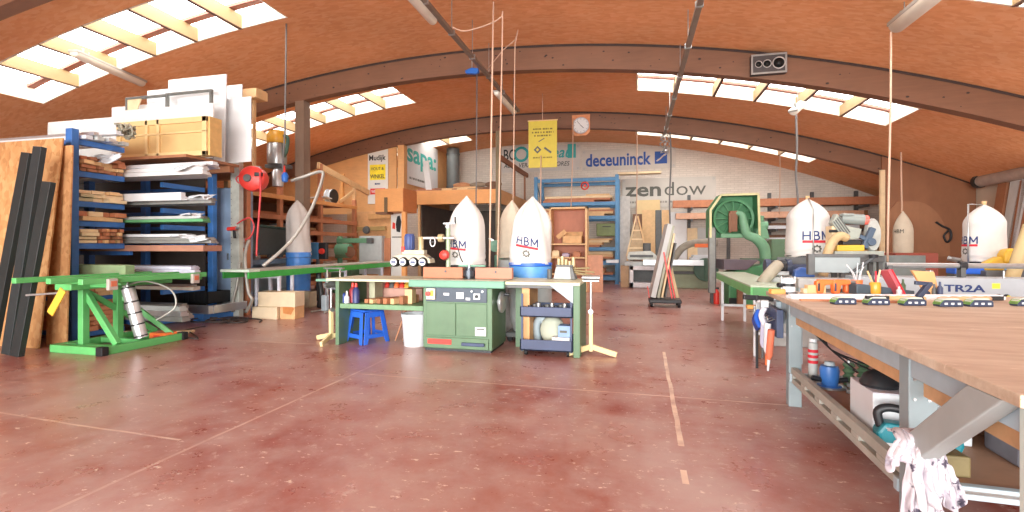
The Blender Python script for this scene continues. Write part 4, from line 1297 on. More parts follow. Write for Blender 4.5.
a, b2 = ony(116, 124, 5.98), ony(206, 124, 5.98)
t = thing('door_leaf', 'cream panelled door leaf lying on its edge on top of the blue rack', 'door', (a.x, 5.98, ZT))
w = b2.x - a.x; h = a.z - ZT + .02
MB().box(0, w, .035, .16, 0, h).build('core', mat('cream_shade', (214, 180, 124), .5, 0, .04), t, .004)  # core darkened to paint the shadow lines around the recesses
o = MB()
for x0_, x1_, z0_, z1_ in ((0, w, h - .08, h), (0, w, 0, .07), (0, .08, 0, h), (w - .08, w, 0, h), (w * .33, w * .33 + .05, 0, h), (w * .46, w * .46 + .05, 0, h), (0, w, h * .60, h * .64)):
    o.box(x0_, x1_, 0, .037, z0_, z1_)
o.build('rail_frame', CREAM, t, .006)
MB().box(w - .002, w + .03, .04, .26, 0, h).build('edge_board', wood('tan_edge', (222, 180, 116)), t, .004)
slab(111, 212, 111, 6.20, .02, WHITE, 'white_sheet', 'long low white panel standing right behind the cream door leaf', 'panel')
slab(110, 163, 107, 6.50, .02, WHITE, 'white_sheet', 'white panel behind the low one, at its dark metal frame end', 'panel')
slab(145, 172, 90, 6.62, .02, WHITEP, 'white_sheet', 'narrow white panel half hidden by the tallest white panel', 'panel')
slab(166, 224, 79, 6.56, .02, WHITE, 'white_sheet', 'tallest white panel on top of the blue rack', 'panel')
slab(222, 240, 85, 7.40, .02, WHITEP, 'white_sheet', 'narrow white panel beside the tallest one, next to the wood block', 'panel')
slab(214, 251, 100, 6.72, .02, WHITE, 'white_sheet', 'broad white panel hanging past the cream door leaf, beside the grey steel post', 'panel', -.03)
slab(46, 112, 122, 6.9, .03, GREYW, 'grey_sheet', 'long grey-white panel at the low end of the pile on the blue rack', 'panel')
slab(176, 215, 88, 6.66, .02, WHITEP, 'white_sheet', 'white panel seen through the dark metal frame', 'panel')
p = ony(249, 98, 7.7)
o = MB().box(-.16, .16, 0, .3, 0, .17); o.box(-.15, .15, .02, .28, .17, .19)
tag(o.build('wood_block', PINE, bevel=.01, loc=(p.x, 7.7, p.z)), 'squared wood block on top of the last white panels', 'block')
MB().box(-.02, .02, .1, .16, ZT - p.z, .0).build('bearer_stick', PINE, bpy.data.objects['wood_block'])
for (x0_, x1_, y1_, nm, Y) in ((125, 167, 97.5, 'lower', 6.34), (165, 211, 93, 'higher', 6.40)):
    a, b2 = ony(x0_, y1_, Y), ony(x1_, y1_, Y)
    t = thing('metal_surround', '%s dark metal frame standing among the white panels' % nm, 'frame', (a.x, Y, ZT))
    w = b2.x - a.x; h = a.z - ZT
    o = MB(); o.box(0, .04, 0, .05, 0, h); o.box(w - .04, w, 0, .05, 0, h); o.box(.04, w - .04, 0, .05, h - .04, h); o.box(.04, w - .04, 0, .05, 0, .04)
    o.build('frame_tube', mat('frame_grey', (126, 128, 124), .4, .4), t, .006)
    if nm == 'lower':
        MB().prism([(.04, h * .4), (.04, h - .04), (.32, h - .04)], .01, .03).build('gusset', PINEL, t)
    else:
        MB().bar((w - .06, .02, .05), (w - .2, .02, h * .7), .03, .03).build('stay', STEEL, t)
# loose lengths over the front end of the rack top
for i in range(5):
    o = MB().box(-2.4, 0, 0, .09, 0, .05).build('profile_length', [WHITEP, GREYP, ALU, WHITEP, GREYW][i], bevel=.003, loc=(XR + .12 + .05 * (i % 3), Y0 + .08 + .11 * i, 2.665 + .0), rot=(0, 0, 0))
    tag(o, '%s profile lying on the top arms at the front of the blue rack' % ['first white', 'grey', 'silver', 'second white', 'grey-white'][i], 'profile')
for i, (xe, zz) in enumerate(((.16, 2.72), (.28, 2.775))):
    o = MB().prism([(-.05, 0), (.05, 0), (.05, .02), (.02, .02), (.02, .05), (-.05, .05)], -2.6, 0, 'YZ').build('profile_length', [ALU, WHITEP][i], loc=(XR + xe, Y0 + .2 + .2 * i, zz), bevel=.002)
    tag(o, '%s profile on top of the top-arm row, front of the blue rack' % ['silver', 'white'][i], 'profile')
o = MB()
for i in range(14):
    pts = [(rnd.uniform(-.10, .10), rnd.uniform(-.14, .14), rnd.uniform(-.1, .1)) for _ in range(4)]
    o.tube(smoothpath(pts, 3), .014, 5)
tag(o.build('wire_bundle', mat('wire_grey', (150, 146, 128), .6), smooth=True, loc=(XR + .2, Y0 + .55, 2.86)), 'tangled grey bundle on the top profiles of the blue rack', 'bundle')

# ---------------------------------------------------------------- sheets leaning on the rack end
o = MB().box(-2.0, 0, 0, .022, 0, 2.62).build('sheet', OSBP, bevel=.003, loc=(-6.99, 4.36, 0), rot=(-.10, 0, 0))
tag(o, 'wide chipboard sheet leaning on the end of the blue rack behind the black bars', 'board')
o = MB().box(-.34, 0, 0, .022, 0, 2.52).build('sheet', osb('osb_edge', (176, 122, 74), (206, 150, 98), (224, 178, 126), 13.0, (2.0, 1.0, 1.2)), bevel=.003, loc=(-6.84, 4.56, 0), rot=(-.04, -.02, 0))
tag(o, 'narrow chipboard sheet standing at the rack post behind the chipboard sheet', 'board')
for i, (bt, tp, d, nm) in enumerate((((-9, 352), (28, 153), 6.0, 'longest-shadowed'), ((8, 347), (40, 147), 5.95, 'tallest'), ((17, 346), (49, 182), 5.8, 'shortest'))):
    p, q2 = fl(*bt), at(tp[0], tp[1], d + .12)
    Yb_, Yt_ = 4.10 - .05 * i, 4.27 - .05 * i
    p, q2 = ony(bt[0], bt[1], Yb_), ony(tp[0], tp[1], Yt_); p.z = 0.002
    o = MB(); dv = q2 - p
    L = dv.length
    # closed profile with a grooved face
    o.prism([(-.068, -.03), (.068, -.03), (.068, .03), (.03, .03), (.03, .018), (-.03, .018), (-.03, .03), (-.068, .03)], 0, L, 'XY')
    ob = o.build('black_bar', BLACKR if i != 1 else mat('black_profile', (44, 50, 52), .4), bevel=.003, loc=p)
    ob.rotation_euler = Vector((0, 0, 1)).rotation_difference(dv).to_euler()
    tag(ob, ['black bar leaning outermost on the chipboard sheet, green-edged', 'tallest black bar, leaning in the middle of the chipboard sheet', 'shortest black bar, leaning next to the narrow chipboard sheet'][i], 'bar')

# ---------------------------------------------------------------- green lift table
t = thing('lift_table', 'bright green steel assembly lift table with air cylinder before the blue rack', 'lift table', (-6.2, 4.75, 0))
o = MB()
for x in (-.40, .36):
    o.box(x - .035, x + .035, -.50, .52, .0, .09)
o.box(-.40, .36, -.51, -.42, 0, .09); o.box(-.40, .36, .45, .53, 0, .09)
o.build('base_frame', GREEN, t, .008)
for x, y in ((.37, -.50), (.37, .52), (-.40, .52)):
    MB().box(x - .05, x + .05, y - .04, y + .04, .0, .1).build('corner_foot', RUBBER, t, .01)
ups = [(-.12, -.35, .80), (-.12, .05, .83)]
for x, y, z in ups:
    MB().box(x - .04, x + .04, y - .04, y + .04, .08, z - .05).build('post', GREEN, t, .008)
MB().box(-.40, .36, -.38, -.30, .02, .085).build('cross_beam', GREEN, t, .006)
MB().box(-.40, .36, .02, .10, .02, .085).build('cross_beam', GREEN, t, .006)
MB().bar((-.12, -.32, .68), (.33, -.30, .09), .06, .07).build('strut', GREEN, t, .006)
MB().bar((-.10, .08, .60), (.33, .40, .09), .05, .06).build('strut', GREEN, t, .006)
MB().bar((-.12, -.32, .70), (-.12, .55, .09), .05, .06).build('strut', GREEN, t, .006)
c = MB().cyl((.20, -.08, .74), (.34, -.02, .12), .07, n=20).build('air_cylinder', ALU, t, smooth='auto')
a_, b_ = Vector((.20, -.08, .74)), Vector((.34, -.02, .12))
for k in (.02, .3, .52, .74, .97):
    m = a_.lerp(b_, k); dd = (b_ - a_).normalized()
    MB().cyl(m - dd * .012, m + dd * .006, .074, n=20).build('band', BLACK, c, smooth='auto')
MB().cyl(a_, a_.lerp(b_, -.18), .022, n=10).build('piston_rod', STEEL, c)
MB().box(-.20, .05, -.6, .65, .74, .81).build('head_beam', GREEN, t, .008)
MB().box(-.30, .30, -.40, -.31, .76, .82).build('head_beam', GREEN, t, .008)
for x in (-.30, .17, .62):
    MB().box(x - .035, x + .035, -.92 + (.0 if x < 0 else .02), .62, .835, .895).build('top_rail', GREEN, t, .006)
for x0_, x1_ in ((-.26, .13), (.21, .58)):
    MB().box(x0_, x1_, -.45, .55, .85, .875).build('top_plate', GREENL if False else GREEN, t, .004)
for y in (-.45, .55):
    MB().box(-.30, .62, y - .035, y + .035, .80, .835).build('cross_rail', GREEN, t, .006)
for y in (-.62, .42):
    p = MB().box(.655, .70, y - .05, y + .05, .76, .885).build('clamp_block', mat('clamp_grey', (176, 168, 160), .4), t, .008)
    MB().box(.70, .705, y - .03, y + .03, .80, .86).build('clamp_face', mat('clamp_red', (196, 110, 80), .5), p)
hp = smoothpath([(.12, -.08, .74), (.25, .1, .80), (.42, .3, .68), (.40, .38, .45), (.30, .2, .3)])
MB().tube(hp, .010, 6).build('air_hose', mat('clear_hose', (200, 204, 196), .3), t, smooth=True)
MB().cyl((.02, -.66, .72), (-.28, -.82, .70), .012, n=8).build('pedal_rod', STEEL, t)
p = at(57, 302, 5.25)
o = MB().bar((0, 0, 0), (.16, .02, .26), .09, .012, (0, 1, 0)); ob = o.build('yellow_tag', YELLOW, t, loc=p - Vector((-6.2, 4.75, 0)) + Vector((-.10, 0, -.13)))
t2 = thing('toolbox', 'small orange-red box on the floor inside the green lift table base', 'box', (-5.98, 5.12, 0))
MB().box(-.13, .13, -.09, .09, 0, .12).build('box_shell', ORANGE, t2, .012)
MB().box(-.05, .05, -.095, -.088, .05, .09).build('latch', RED, t2)
tag(MB().box(-.55, .4, -.05, .05, 0, .03).build('board', PINEL, bevel=.004, loc=(-6.55, 5.62, 0), rot=(0, 0, .3)), 'thin pale board lying on the floor behind the lift table base', 'board')
# ---------------------------------------------------------------- grey post, blue doors, hose reel
p = at(237, 318, 8.6)
t = thing('steel_post', 'tall light grey folded steel post standing beside the blue rack', 'post', (p.x, p.y, 0))
H = at(237, 135, 8.6).z
o = MB(); o.prism([(-.09, -.05), (.09, -.05), (.09, .05), (.07, .05), (.07, -.03), (-.07, -.03), (-.07, .05), (-.09, .05)], 0, H, 'XY')
o.build('channel', mat('post_grey', (196, 200, 190), .5), t, .004)
o = MB()
for i in range(24):
    o.lathe([(0, 0), (.008, 0), (.008, -.003), (0, -.003)], (-.07, -.051, .3 + i * .11), 6, 'Y')
o.build('hole_row', GREYD, t)
p = at(224, 318, 8.75)
t = thing('blue_cabinet', 'pale blue steel cabinet between the blue rack and the grey steel post', 'cabinet', (p.x, p.y, 0))
z1 = at(0, 188, 8.75).z
MB().box(-.17, .17, 0, .5, .03, z1).build('cabinet_body', mat('pale_blue', (150, 176, 206), .5, 0, .12, 3), t, .01)
d = MB().box(-.16, .16, -.02, 0, .06, z1 - .03).build('cabinet_door', mat('pale_blue', (150, 176, 206)), t, .006)
MB().box(.10, .125, -.045, -.02, 1.0, 1.12).build('handle', STEEL, d)
MB().box(-.17, .17, .0, .5, 0, .03).build('plinth', BLACK, t)
p = at(247, 318, 8.8)
t = thing('timber_post', 'slim brown timber post carrying the red hose reel', 'post', (p.x - .02, p.y + .02, 0))
MB().box(-.045, .045, -.045, .045, 0, 2.6).build('post', TIMB, t, .006)
for i, (z, mm) in enumerate(((1.02, RED), (1.12, ORANGE), (1.22, WHITEP), (1.31, WHITEP))):
    MB().cyl((-.03, -.06, z), (-.03, -.06, z + .08), .03, n=10).build('coupling', mm, t)
c = at(254, 179, 8.6)
t = thing('hose_reel', 'round red hose reel hung on the timber post above the black tray', 'hose reel', c, .35)
MB().lathe([(0, -.13), (.17, -.13), (.215, -.10), (.225, 0), (.215, .10), (.17, .13), (0, .13)], (0, 0, 0), 26, 'Y').build('reel_drum', mat('reel_red', (236, 68, 58), .35, 0, .06), t, smooth='auto')
MB().lathe([(.0, -.145), (.06, -.145), (.07, -.12), (0, -.12)], (-.06, -.01, 0), 16, 'Y').build('hub', GREYD, t, smooth='auto')
MB().box(.06, .19, -.15, -.08, .03, .10).build('hose_mouth', BLACK, t, .012)
MB().box(-.05, .05, .12, .22, -.05, .25).build('wall_bracket', STEEL, t, .006)
rope('air_hose', 'red air hose hanging from the reel to the blue bench', 'hose', smoothpath([at(260, 172, 8.45), at(260.5, 190, 8.4), at(259, 215, 8.4), at(257, 240, 8.4), at(256.5, 256, 8.4)]), .016, mat('hose_red', (222, 74, 78), .4), n=8)
rope('air_hose', 'small red hose loop sticking out of the reel', 'hose', smoothpath([at(247, 181, 8.55), at(239, 183, 8.5), at(236, 179, 8.5), at(239, 176, 8.5), at(244, 178, 8.5)]), .010, mat('hose_red', (222, 74, 78)))
rope('air_hose', 'red and grey hose loop on the fittings of the timber post', 'hose', smoothpath([at(237, 224, 8.45), at(243, 220, 8.4), at(250, 218, 8.4), at(254, 226, 8.4), at(251, 236, 8.4), at(245, 240, 8.4)]), .013, mat('hose_red', (222, 74, 78)))
# drill on the grey post
p = at(231, 229, 8.45)
t = thing('air_drill', 'red-tipped small air tool hung on the grey steel post', 'tool', p)
MB().cyl((-.06, 0, 0), (.10, 0, .01), .035, n=12).build('tool_body', RED, t, smooth='auto')
MB().bar((.06, 0, 0), (.08, 0, -.16), .035, .04).build('grip', BLACK, t, .008)
MB().cyl((.10, 0, .01), (.17, 0, .01), .02, n=10).build('chuck', STEEL, t)
# curved steel extraction pipe
pts = smoothpath([at(291, 181, 8.9), at(303, 177, 8.9), at(316, 172.5, 8.9), at(322, 172, 8.85), at(323, 176, 8.8), at(319, 190, 8.6), at(310, 212, 8.3), at(296, 235, 8.0), at(280, 252, 7.75), at(263, 266, 7.6)], 5)
tag(MB().tube(pts, .027, 12).build('swivel_pipe', mat('pipe_white', (176, 174, 166), .35, .3), smooth=True), 'bent pale air pipe arching from the cable coupling down to the green roller table', 'pipe')
for a_, lb in (([at(249, 240, 8.3), at(245, 256, 8.2), at(248, 290, 8.1), at(252, 300, 8.1), at(246, 312, 8.2)], 'pale bent pipe running down behind the end of the green roller table'), ([at(240, 262, 8.5), at(237, 285, 8.5), at(233, 300, 8.5), at(233, 312, 8.5)], 'grey hose running down beside the pale blue cabinet')):
    tag(MB().tube(smoothpath(a_), .026, 10).build('supply_pipe', mat('pipe_white', (206, 204, 196)), smooth=True), lb, 'pipe')
t = thing('hose_coupling', 'blue and red coupling at the end of the grey supply cable', 'coupling', at(285, 177, 8.6))
MB().lathe([(0, -.10), (.05, -.08), (.06, .02), (.03, .08), (0, .08)], (0, 0, 0), 14).build('coupling_body', mat('pulley_blue', (30, 96, 180)), t, smooth='auto')
MB().cyl((-.02, 0, .06), (-.02, 0, .20), .028, .02, 10).build('red_tip', RED, t)
# cables on the floor
FC = mat('floor_cable', (70, 62, 60), .6)
for k, (cx, cy, rr) in enumerate(((238, 322, .42), (228, 322, .34), (214, 324, .45))):
    p = fl(cx, cy)
    pts = [(p.x + rr * (1 - .06 * i) * math.cos(i * .62 + k), p.y + .28 * (1 - .04 * i) * math.sin(i * .62 + k), .014 + .004 * (i % 3) + .022 * k) for i in range(20)]
    tag(MB().tube(smoothpath(pts, 4), .013, 6).build('cable_coil', FC, smooth=True), ['dark cable coil on the floor nearest the cardboard boxes', 'dark cable coil on the floor before the pale blue cabinet', 'dark cable coil on the floor before the aluminium frame'][k], 'cable')
rope('floor_cable', 'thin dark cable curling over the floor from the lift table foot', 'cable', smoothpath([fl(183, 337) + Vector((0, 0, .012)), fl(198, 340) + Vector((0, 0, .012)), fl(190, 333) + Vector((0, 0, .012)), fl(180, 332) + Vector((0, 0, .012)), fl(205, 327) + Vector((0, 0, .012))]), .009, FC)
# lamp / vacuum head above
p = at(277, 162, 9.6)
t = thing('dust_motor', 'amber-topped steel suction motor standing on the timber shelf', 'motor', p)
MB().lathe([(0, -.05), (.17, -.05), (.18, 0), (.18, .33), (.16, .36), (0, .36)], (0, 0, 0), 24).build('motor_barrel', STEEL, t, smooth='auto')
MB().lathe([(.17, .36), (.185, .38), (.185, .52), (.14, .60), (0, .62)], (0, 0, 0), 24).build('motor_cap', AMBER, t, smooth='auto')
MB().tube(smoothpath([(.16, -.02, .5), (.26, -.02, .45), (.24, -.03, .2), (.17, -.02, .1)]), .035, 10).build('side_hose', mat('dk_green', (62, 92, 76)), t, smooth=True)
MB().lathe([(0, -.48), (.10, -.48), (.11, -.2), (.06, -.12), (0, -.12)], (.02, 0, 0), 16).build('outlet', ALU, t, smooth='auto')
MB().box(-.2, .2, -.1, .2, -.12, -.05).build('mount_plate', GREYD, t, .006)

# ---------------------------------------------------------------- timber shelving behind the roller table
t = thing('timber_shelf', 'home-built timber shelving along the side aisle, stuffed with boards', 'shelving', (-9.2, 8.2, 0))
MB().box(-.08, -.05, -.05, 4.65, .1, 2.42).build('back_panel', BROWNB, t)
LS = 4.6; ZS = [.35, .95, 1.28, 1.62, 1.95, 2.42]
for y in (0, 1.5, 3.0, LS):
    for x in (0, 1.25):
        MB().box(x - .05, x + .05, y - .05, y + .05, 0, 3.4 if x > 1 and y < 4 and y > 0 else 2.6).build('post', TIMB if y else PINE, t, .006)
for z in ZS:
    MB().box(-.05, 1.3, -.05, LS + .05, z - .04, z).build('shelf_board', TIMB if z != ZS[-1] else PLY, t, .004)
    MB().box(1.27, 1.32, -.05, LS + .05, z - .09, z + .01).build('front_rail', PLYBOX if z == ZS[-1] else TIMB, t, .005)
MB().bar((1.25, 2.9, 3.35), (1.25, 5.4, 2.9), .07, .16).build('rafter', PINE, t, .005)
MB().bar((1.25, 4.6, 2.45), (1.25, 4.6, 3.0), .08, .08).build('king_post', PINE, t, .005)
MB().bar((1.25, 3.9, 2.5), (1.25, 4.55, 2.85), .05, .09).build('stay', PINE, t, .005)
rnd = random.Random(77)
names = ['low', 'second', 'third', 'fourth', 'fifth', 'top']
for li, z in enumerate(ZS):
    for j in range(5):
        y = .1 + rnd.uniform(0, .2); L = rnd.uniform(2.0, 4.2); hh = rnd.uniform(.035, .075)
        if li == 5 and j > 2:
            break
        o = MB().box(-.09, .09, 0, L, 0, hh).build('board', rnd.choice([TIMB, TIMBX, PINE, BROWNB, GREYD if j == 2 else TIMB]), bevel=.004, loc=(-9.2 + .16 + .21 * j, 8.2 + y, z + .004), rot=(0, 0, rnd.uniform(-.02, .02)))
        tag(o, 'board lying on the %s shelf of the timber shelving' % names[li], 'board', 'boards on the %s shelf of the timber shelving' % names[li])
        if j % 2 == 0 and li < 5:
            o = MB().box(-.08, .08, 0, L * .9, 0, .05).build('board', rnd.choice([TIMB, PINE, TIMBX]), bevel=.004, loc=(-9.2 + .16 + .21 * j, 8.25 + y, z + .004 + hh + .003))
            tag(o, 'second-layer board on the %s shelf of the timber shelving' % names[li], 'board', 'second-layer boards on the %s shelf of the timber shelving' % names[li])
for i, (y, z, mm, nm, r) in enumerate(((10.2, ZS[3] + .1, STEEL, 'steel', .055), (10.6, ZS[2] + .12, BLACK, 'black', .07))):
    o = MB(); L = .1
    o.tube([(-8.4, y - .3, z + .02), (-7.83, y - .3 + .3, z + .02)], r, 16)
    tag(o.build('round_tube', mm, smooth='auto'), 'short %s tube end poking out of the timber shelving' % nm, 'tube')
# white sheets and tools on the top
o = MB(); bm_ = o.bm
for s_ in (0, 1):
    o.box(-.4, .4, -.25, .25, .02 * s_, .02 * s_ + .016, Matrix.Rotation(.2 * s_, 4, 'Z'))
tag(o.build('paper_bag', WHITE, loc=(-8.3, 11.4, ZS[-1] + .08), rot=(0, -.08, .1)), 'crumpled white bag lying on the top of the timber shelving', 'bag')
p = ony(353, 200, 12.4)
t = thing('wooden_shoe_form', 'tall curved tan wooden form leaning at the end of the timber shelving', 'form', (-8.15, 12.3, ZS[-1]))
MB().prism([(0, 0), (.12, 0), (.16, .25), (.14, .55), (.17, .9), (.10, .88), (.06, .5), (.02, .2)], 0, .10).build('form_body', wood('tan_form', (214, 150, 84)), t, .015)
t = thing('cable_drum', 'white and black round cable drum on the end of the timber shelving', 'drum', (-8.15, 11.95, ZS[-1] + .21))
MB().lathe([(0, -.09), (.2, -.09), (.2, -.06), (.10, -.05), (.10, .05), (.2, .06), (.2, .09), (0, .09)], (0, 0, 0), 22, 'X').build('drum_body', WHITEP, t, smooth='auto')
MB().lathe([(0, .09), (.2, .09), (.2, .11), (0, .11)], (0, 0, 0), 22, 'X').build('drum_face', BLACK, t)

# ---------------------------------------------------------------- blue bench, black tray, small filter bag
t = thing('blue_bench', 'blue-grey machine bench behind the green roller table', 'bench', (-7.82, 7.75, 0))
zb = .98
MB().box(0, .56, 0, 2.2, zb - .10, zb).build('bench_top', mat('bench_blue', (120, 142, 160), .5, 0, .12), t, .008)
for y in (.05, 2.1):
    for x in (.03, .47):
        MB().box(x, x + .06, y, y + .06, 0, zb - .1).build('leg', mat('bench_blue', (120, 142, 160)), t, .004)
MB().box(.05, .5, .1, 2.1, .25, .29).build('lower_shelf', GREYB, t)
MB().box(.02, .04, .1, 2.1, .29, .88).build('back_panel', GREYB, t)
a, b2 = at(249, 255, 9.0), at(292, 255, 9.9)
t = thing('black_tray', 'deep dark plastic tray standing tilted on the blue-grey bench', 'tray', (-7.45, 8.66, zb + .08), 0)
TRAY = mat('tray_dark', (84, 90, 88), .5, 0, .1)
o = MB()
m4 = Matrix.Rotation(.0, 4, 'Z')
o.prism([(-.62, .62), (-.55, .02), (.55, .0), (.66, .56)], .02, .06, 'YZ'); 
o.build('tray_wall', TRAY, t, .01)
o = MB(); o.bar((.05, -.63, .62), (.05, .68, .56), .10, .05); o.build('tray_rim', mat('rim_green', (60, 84, 76), .5), t, .01)
o = MB(); o.bar((-.28, -.55, .02), (-.22, .62, .02), .5, .03); o.build('tray_floor', TRAY, t)
for y in (-.4, .1, .45):
    MB().bar((0, y, -.05), (.02, y, .02), .08, .05).build('foot', GREYD, t)
for i, y in enumerate((.2, .42)):
    tag(MB().lathe([(0, 0), (.07, 0), (.08, .04), (.05, .09), (.06, .13), (0, .14)], (-7.33, 7.85 + y, zb), 14).build('valve', STEEL if i else PINE, smooth='auto'), ['pale', 'silver'][i] + ' round valve knob on the blue-grey bench before the dark tray', 'knob')


def fbag(t, r, h, fabric, n=40, seed=1, squash=1.0, taper=.0, tip=(0, 0), fold=.05, tent=True):
    """filled filter bag: full sides, shoulders drawn together to a tied tip; returns its surface function"""
    def surf(a, z, out=0.0):
        u = max(0.0, min(1.0, z / h))
        s0 = .55 if tent else .66
        rr = r * (1 - taper * u) * (1 + .02 * math.sin(u * 9))
        if u > s0:
            v = (u - s0) / (1 - s0)
            rr *= max(.045, (1 - v ** 1.9) if tent else (1 - v ** 1.7) ** .85)
        q_ = noise.noise(Vector((math.cos(a) * 1.6 + seed * 3, math.sin(a) * 1.6, u * 2.0 + seed)))
        cr = abs(math.sin(a * 2.0 + seed + u * 1.1)) ** 10
        k_ = rr * (1 + fold * q_ - fold * 1.1 * cr * (.3 + u))
        if u < .2:
            k_ += .014 * math.sin(u * 70 + math.sin(a * 3 + seed) * 2) * (1 - u / .2)
        k_ += out
        return Vector((k_ * math.cos(a) + tip[0] * u * u, k_ * math.sin(a) * squash + tip[1] * u * u, z))
    o = MB(); M_ = 34
    rings = [[o.bm.verts.new(surf(2 * PI * k / n, h * j / M_)) for k in range(n)] for j in range(M_ + 1)]
    o.skin(rings)
    o.build('bag', fabric, t, smooth=True)
    return surf


def hbm(t, surf, r, z, ang, w, tilt=0.0):
    """bag print wrapped on the cloth: big navy letters, red bar, small cog mark"""
    p = t.location
    ac = math.atan2(-p.y, -p.x) + ang
    on = lambda x, y, d: surf(ac + x / r, z + y - x * tilt, .005 + d)
    H = w * .32; sw = w * .055
    o = MB()

    def stroke(pts):
        P = []
        for a, b2 in zip(pts, pts[1:]):
            P += [(a[0] + (b2[0] - a[0]) * i / 4, a[1] + (b2[1] - a[1]) * i / 4) for i in range(4)]
        P.append(pts[-1])
        for (x0, y0), (x1, y1) in zip(P, P[1:]):
            L = math.hypot(x1 - x0, y1 - y0) or 1; nx, ny = -(y1 - y0) / L * sw / 2, (x1 - x0) / L * sw / 2
            ex, ey = (x1 - x0) / L * sw * .2, (y1 - y0) / L * sw * .2
            o.bm.faces.new([o.bm.verts.new(on(x, y, 0)) for x, y in ((x0 + nx - ex, y0 + ny - ey), (x0 - nx - ex, y0 - ny - ey), (x1 - nx + ex, y1 - ny + ey), (x1 + nx + ex, y1 + ny + ey))])
    a0, a1 = -w * .48, -w * .24
    stroke([(a0, 0), (a0, H)]); stroke([(a1, 0), (a1, H)]); stroke([(a0, H / 2), (a1, H / 2)])
    b0, b1 = -w * .10, w * .09
    stroke([(b0, 0), (b0, H)])
    for y0, y1, k in ((0, H * .52, 1.0), (H * .52, H, .88)):
        m_ = (y0 + y1) / 2; rr = (y1 - y0) / 2; xb = b0 + (b1 - b0) * k - rr
        stroke([(b0, y0), (xb, y0)] + [(xb + rr * math.sin(q * PI / 6), m_ - rr * math.cos(q * PI / 6)) for q in range(1, 6)] + [(xb, y1), (b0, y1)])
    c0, c1 = w * .21, w * .48
    stroke([(c0, 0), (c0, H)]); stroke([(c1, 0), (c1, H)])
    stroke([(c0, H), ((c0 + c1) / 2, H * .25), (c1, H)])
    e = o.build('lettering', NAVYP, t)
    o = MB(); n = 16
    vs = [[o.bm.verts.new(on(-w * .5 + w * i / n, zz, 0)) for i in range(n + 1)] for zz in (-w * .13, -w * .03)]
    for i in range(n):
        o.bm.faces.new((vs[0][i], vs[0][i + 1], vs[1][i + 1], vs[1][i]))
    o.build('print_bar', REDP, e)
    o = MB()
    for i in range(8):
        a = i * PI / 4; x, y = math.cos(a) * w * .14, -w * .36 + math.sin(a) * w * .12; k = w * .035
        q = [o.bm.verts.new(on(x + dx, y + dy, 0)) for dx, dy in ((-k, -k), (k, -k), (k, k), (-k, k))]
        o.bm.faces.new(q)
    for i in range(16):
        a0, a1 = i * PI / 8, (i + 1) * PI / 8
        q = [o.bm.verts.new(on(math.cos(a) * w * f, -w * .36 + math.sin(a) * w * f * .85, 0)) for a, f in ((a0, .09), (a1, .09), (a1, .13), (a0, .13))]
        o.bm.faces.new(q)
    o.build('print_cog', SCRIPTG, e)


p = at(299, 255, 10.0)
t = thing('filter_bag', 'greyish filter bag standing folded on the blue drum behind the bent pale pipe', 'filter bag', (-6.90, 8.98, 1.06))
fbag(t, .235, 1.16, mat('grey_fabric', (206, 200, 194), .9, 0, .06, 5, .2), seed=5, fold=.14, tip=(-.03, 0), tent=False)
MB().lathe([(.225, -.05), (.25, -.05), (.25, .06), (.225, .05)], (0, 0, 0), 24).build('clamp_band', BLUE, t, smooth='auto')
t = thing('dust_drum', 'blue dust collector drum under the greyish filter bag', 'dust collector', (-6.90, 8.98, 0))
MB().lathe([(0, .1), (.23, .1), (.24, .5), (.24, 1.0), (.1, 1.005), (0, 1.005)], (0, 0, 0), 24).build('drum', BLUE, t, smooth='auto')
MB().box(-.22, .22, -.24, .24, .04, .1).build('base_plate', BLUED, t, .01)
for x, y in ((-.18, -.2), (.18, -.2), (-.18, .2), (.18, .2)):
    MB().cyl((x, y - .02, .035), (x, y + .02, .035), .035, n=12).build('wheel', RUBBER, t)

# ---------------------------------------------------------------- green radial arm saw, panel, plywood back
p = at(352, 300, 13.0)
t = thing('radial_arm_saw', 'pale green radial arm saw behind the green roller table', 'saw', (p.x, p.y, 0))
q = lambda px: (px - 352) * 13.0 / FPX
zq = lambda y: EYE + (HOR - y) * 13.0 / FPX
MB().box(q(328), q(352), 0, .6, 0, zq(264)).build('cabinet_base', MOULD, t, .015)
MB().cyl((q(331), .3, zq(264)), (q(331), .3, zq(236)), .07, n=16).build('column', SAWL, t, smooth='auto')
MB().bar((q(329), .28, zq(240.5)), (q(369), .16, zq(240.5)), .13, .13).build('arm', SAWL, t, .012)
MB().box(q(366), q(371), .08, .24, zq(243.5), zq(238)).build('arm_end_cap', GREYD, t, .01)
o = MB(); o.cyl((q(333), .1, zq(250)), (q(348), .1, zq(250)), .17, n=20)
o.build('motor', SAWL, t, .01, smooth='auto')
MB().box(q(333), q(348), -.02, .2, zq(258), zq(254)).build('motor_foot', MOULD, t, .01)
MB().lathe([(0, 0), (.13, 0), (.15, -.05), (0, -.06)], (q(351), .0, zq(252)), 20, 'Y').build('blade_guard', BROWNB, t, smooth='auto')
p = at(316, 246, 11.2)
t = thing('switch_box', 'small blue and red switch box beside the pale green saw', 'switch', p)
MB().box(-.14, .05, 0, .12, -.30, .08).build('box_shell', BLUEF, t, .012)
MB().box(.07, .26, 0, .1, -.30, .08).build('box_side', BLACK, t, .01)
MB().lathe([(0, 0), (.07, 0), (.06, -.05), (0, -.05)], (.16, 0, -.12), 16, 'Y').build('stop_button', RED, t, smooth='auto')
MB().box(-.02, .04, .03, .08, -(p.z) + .0, -.30).build('stand', GREYD, t)
p0, p1 = at(359, 264, 13.3), at(383, 236, 13.3)
t = thing('grey_cabinet', 'light grey steel wall box with pine boards at its edge, behind the saw motor', 'cabinet', (p0.x, p0.y, 0))
w = (384 - 359) * 13.3 / FPX
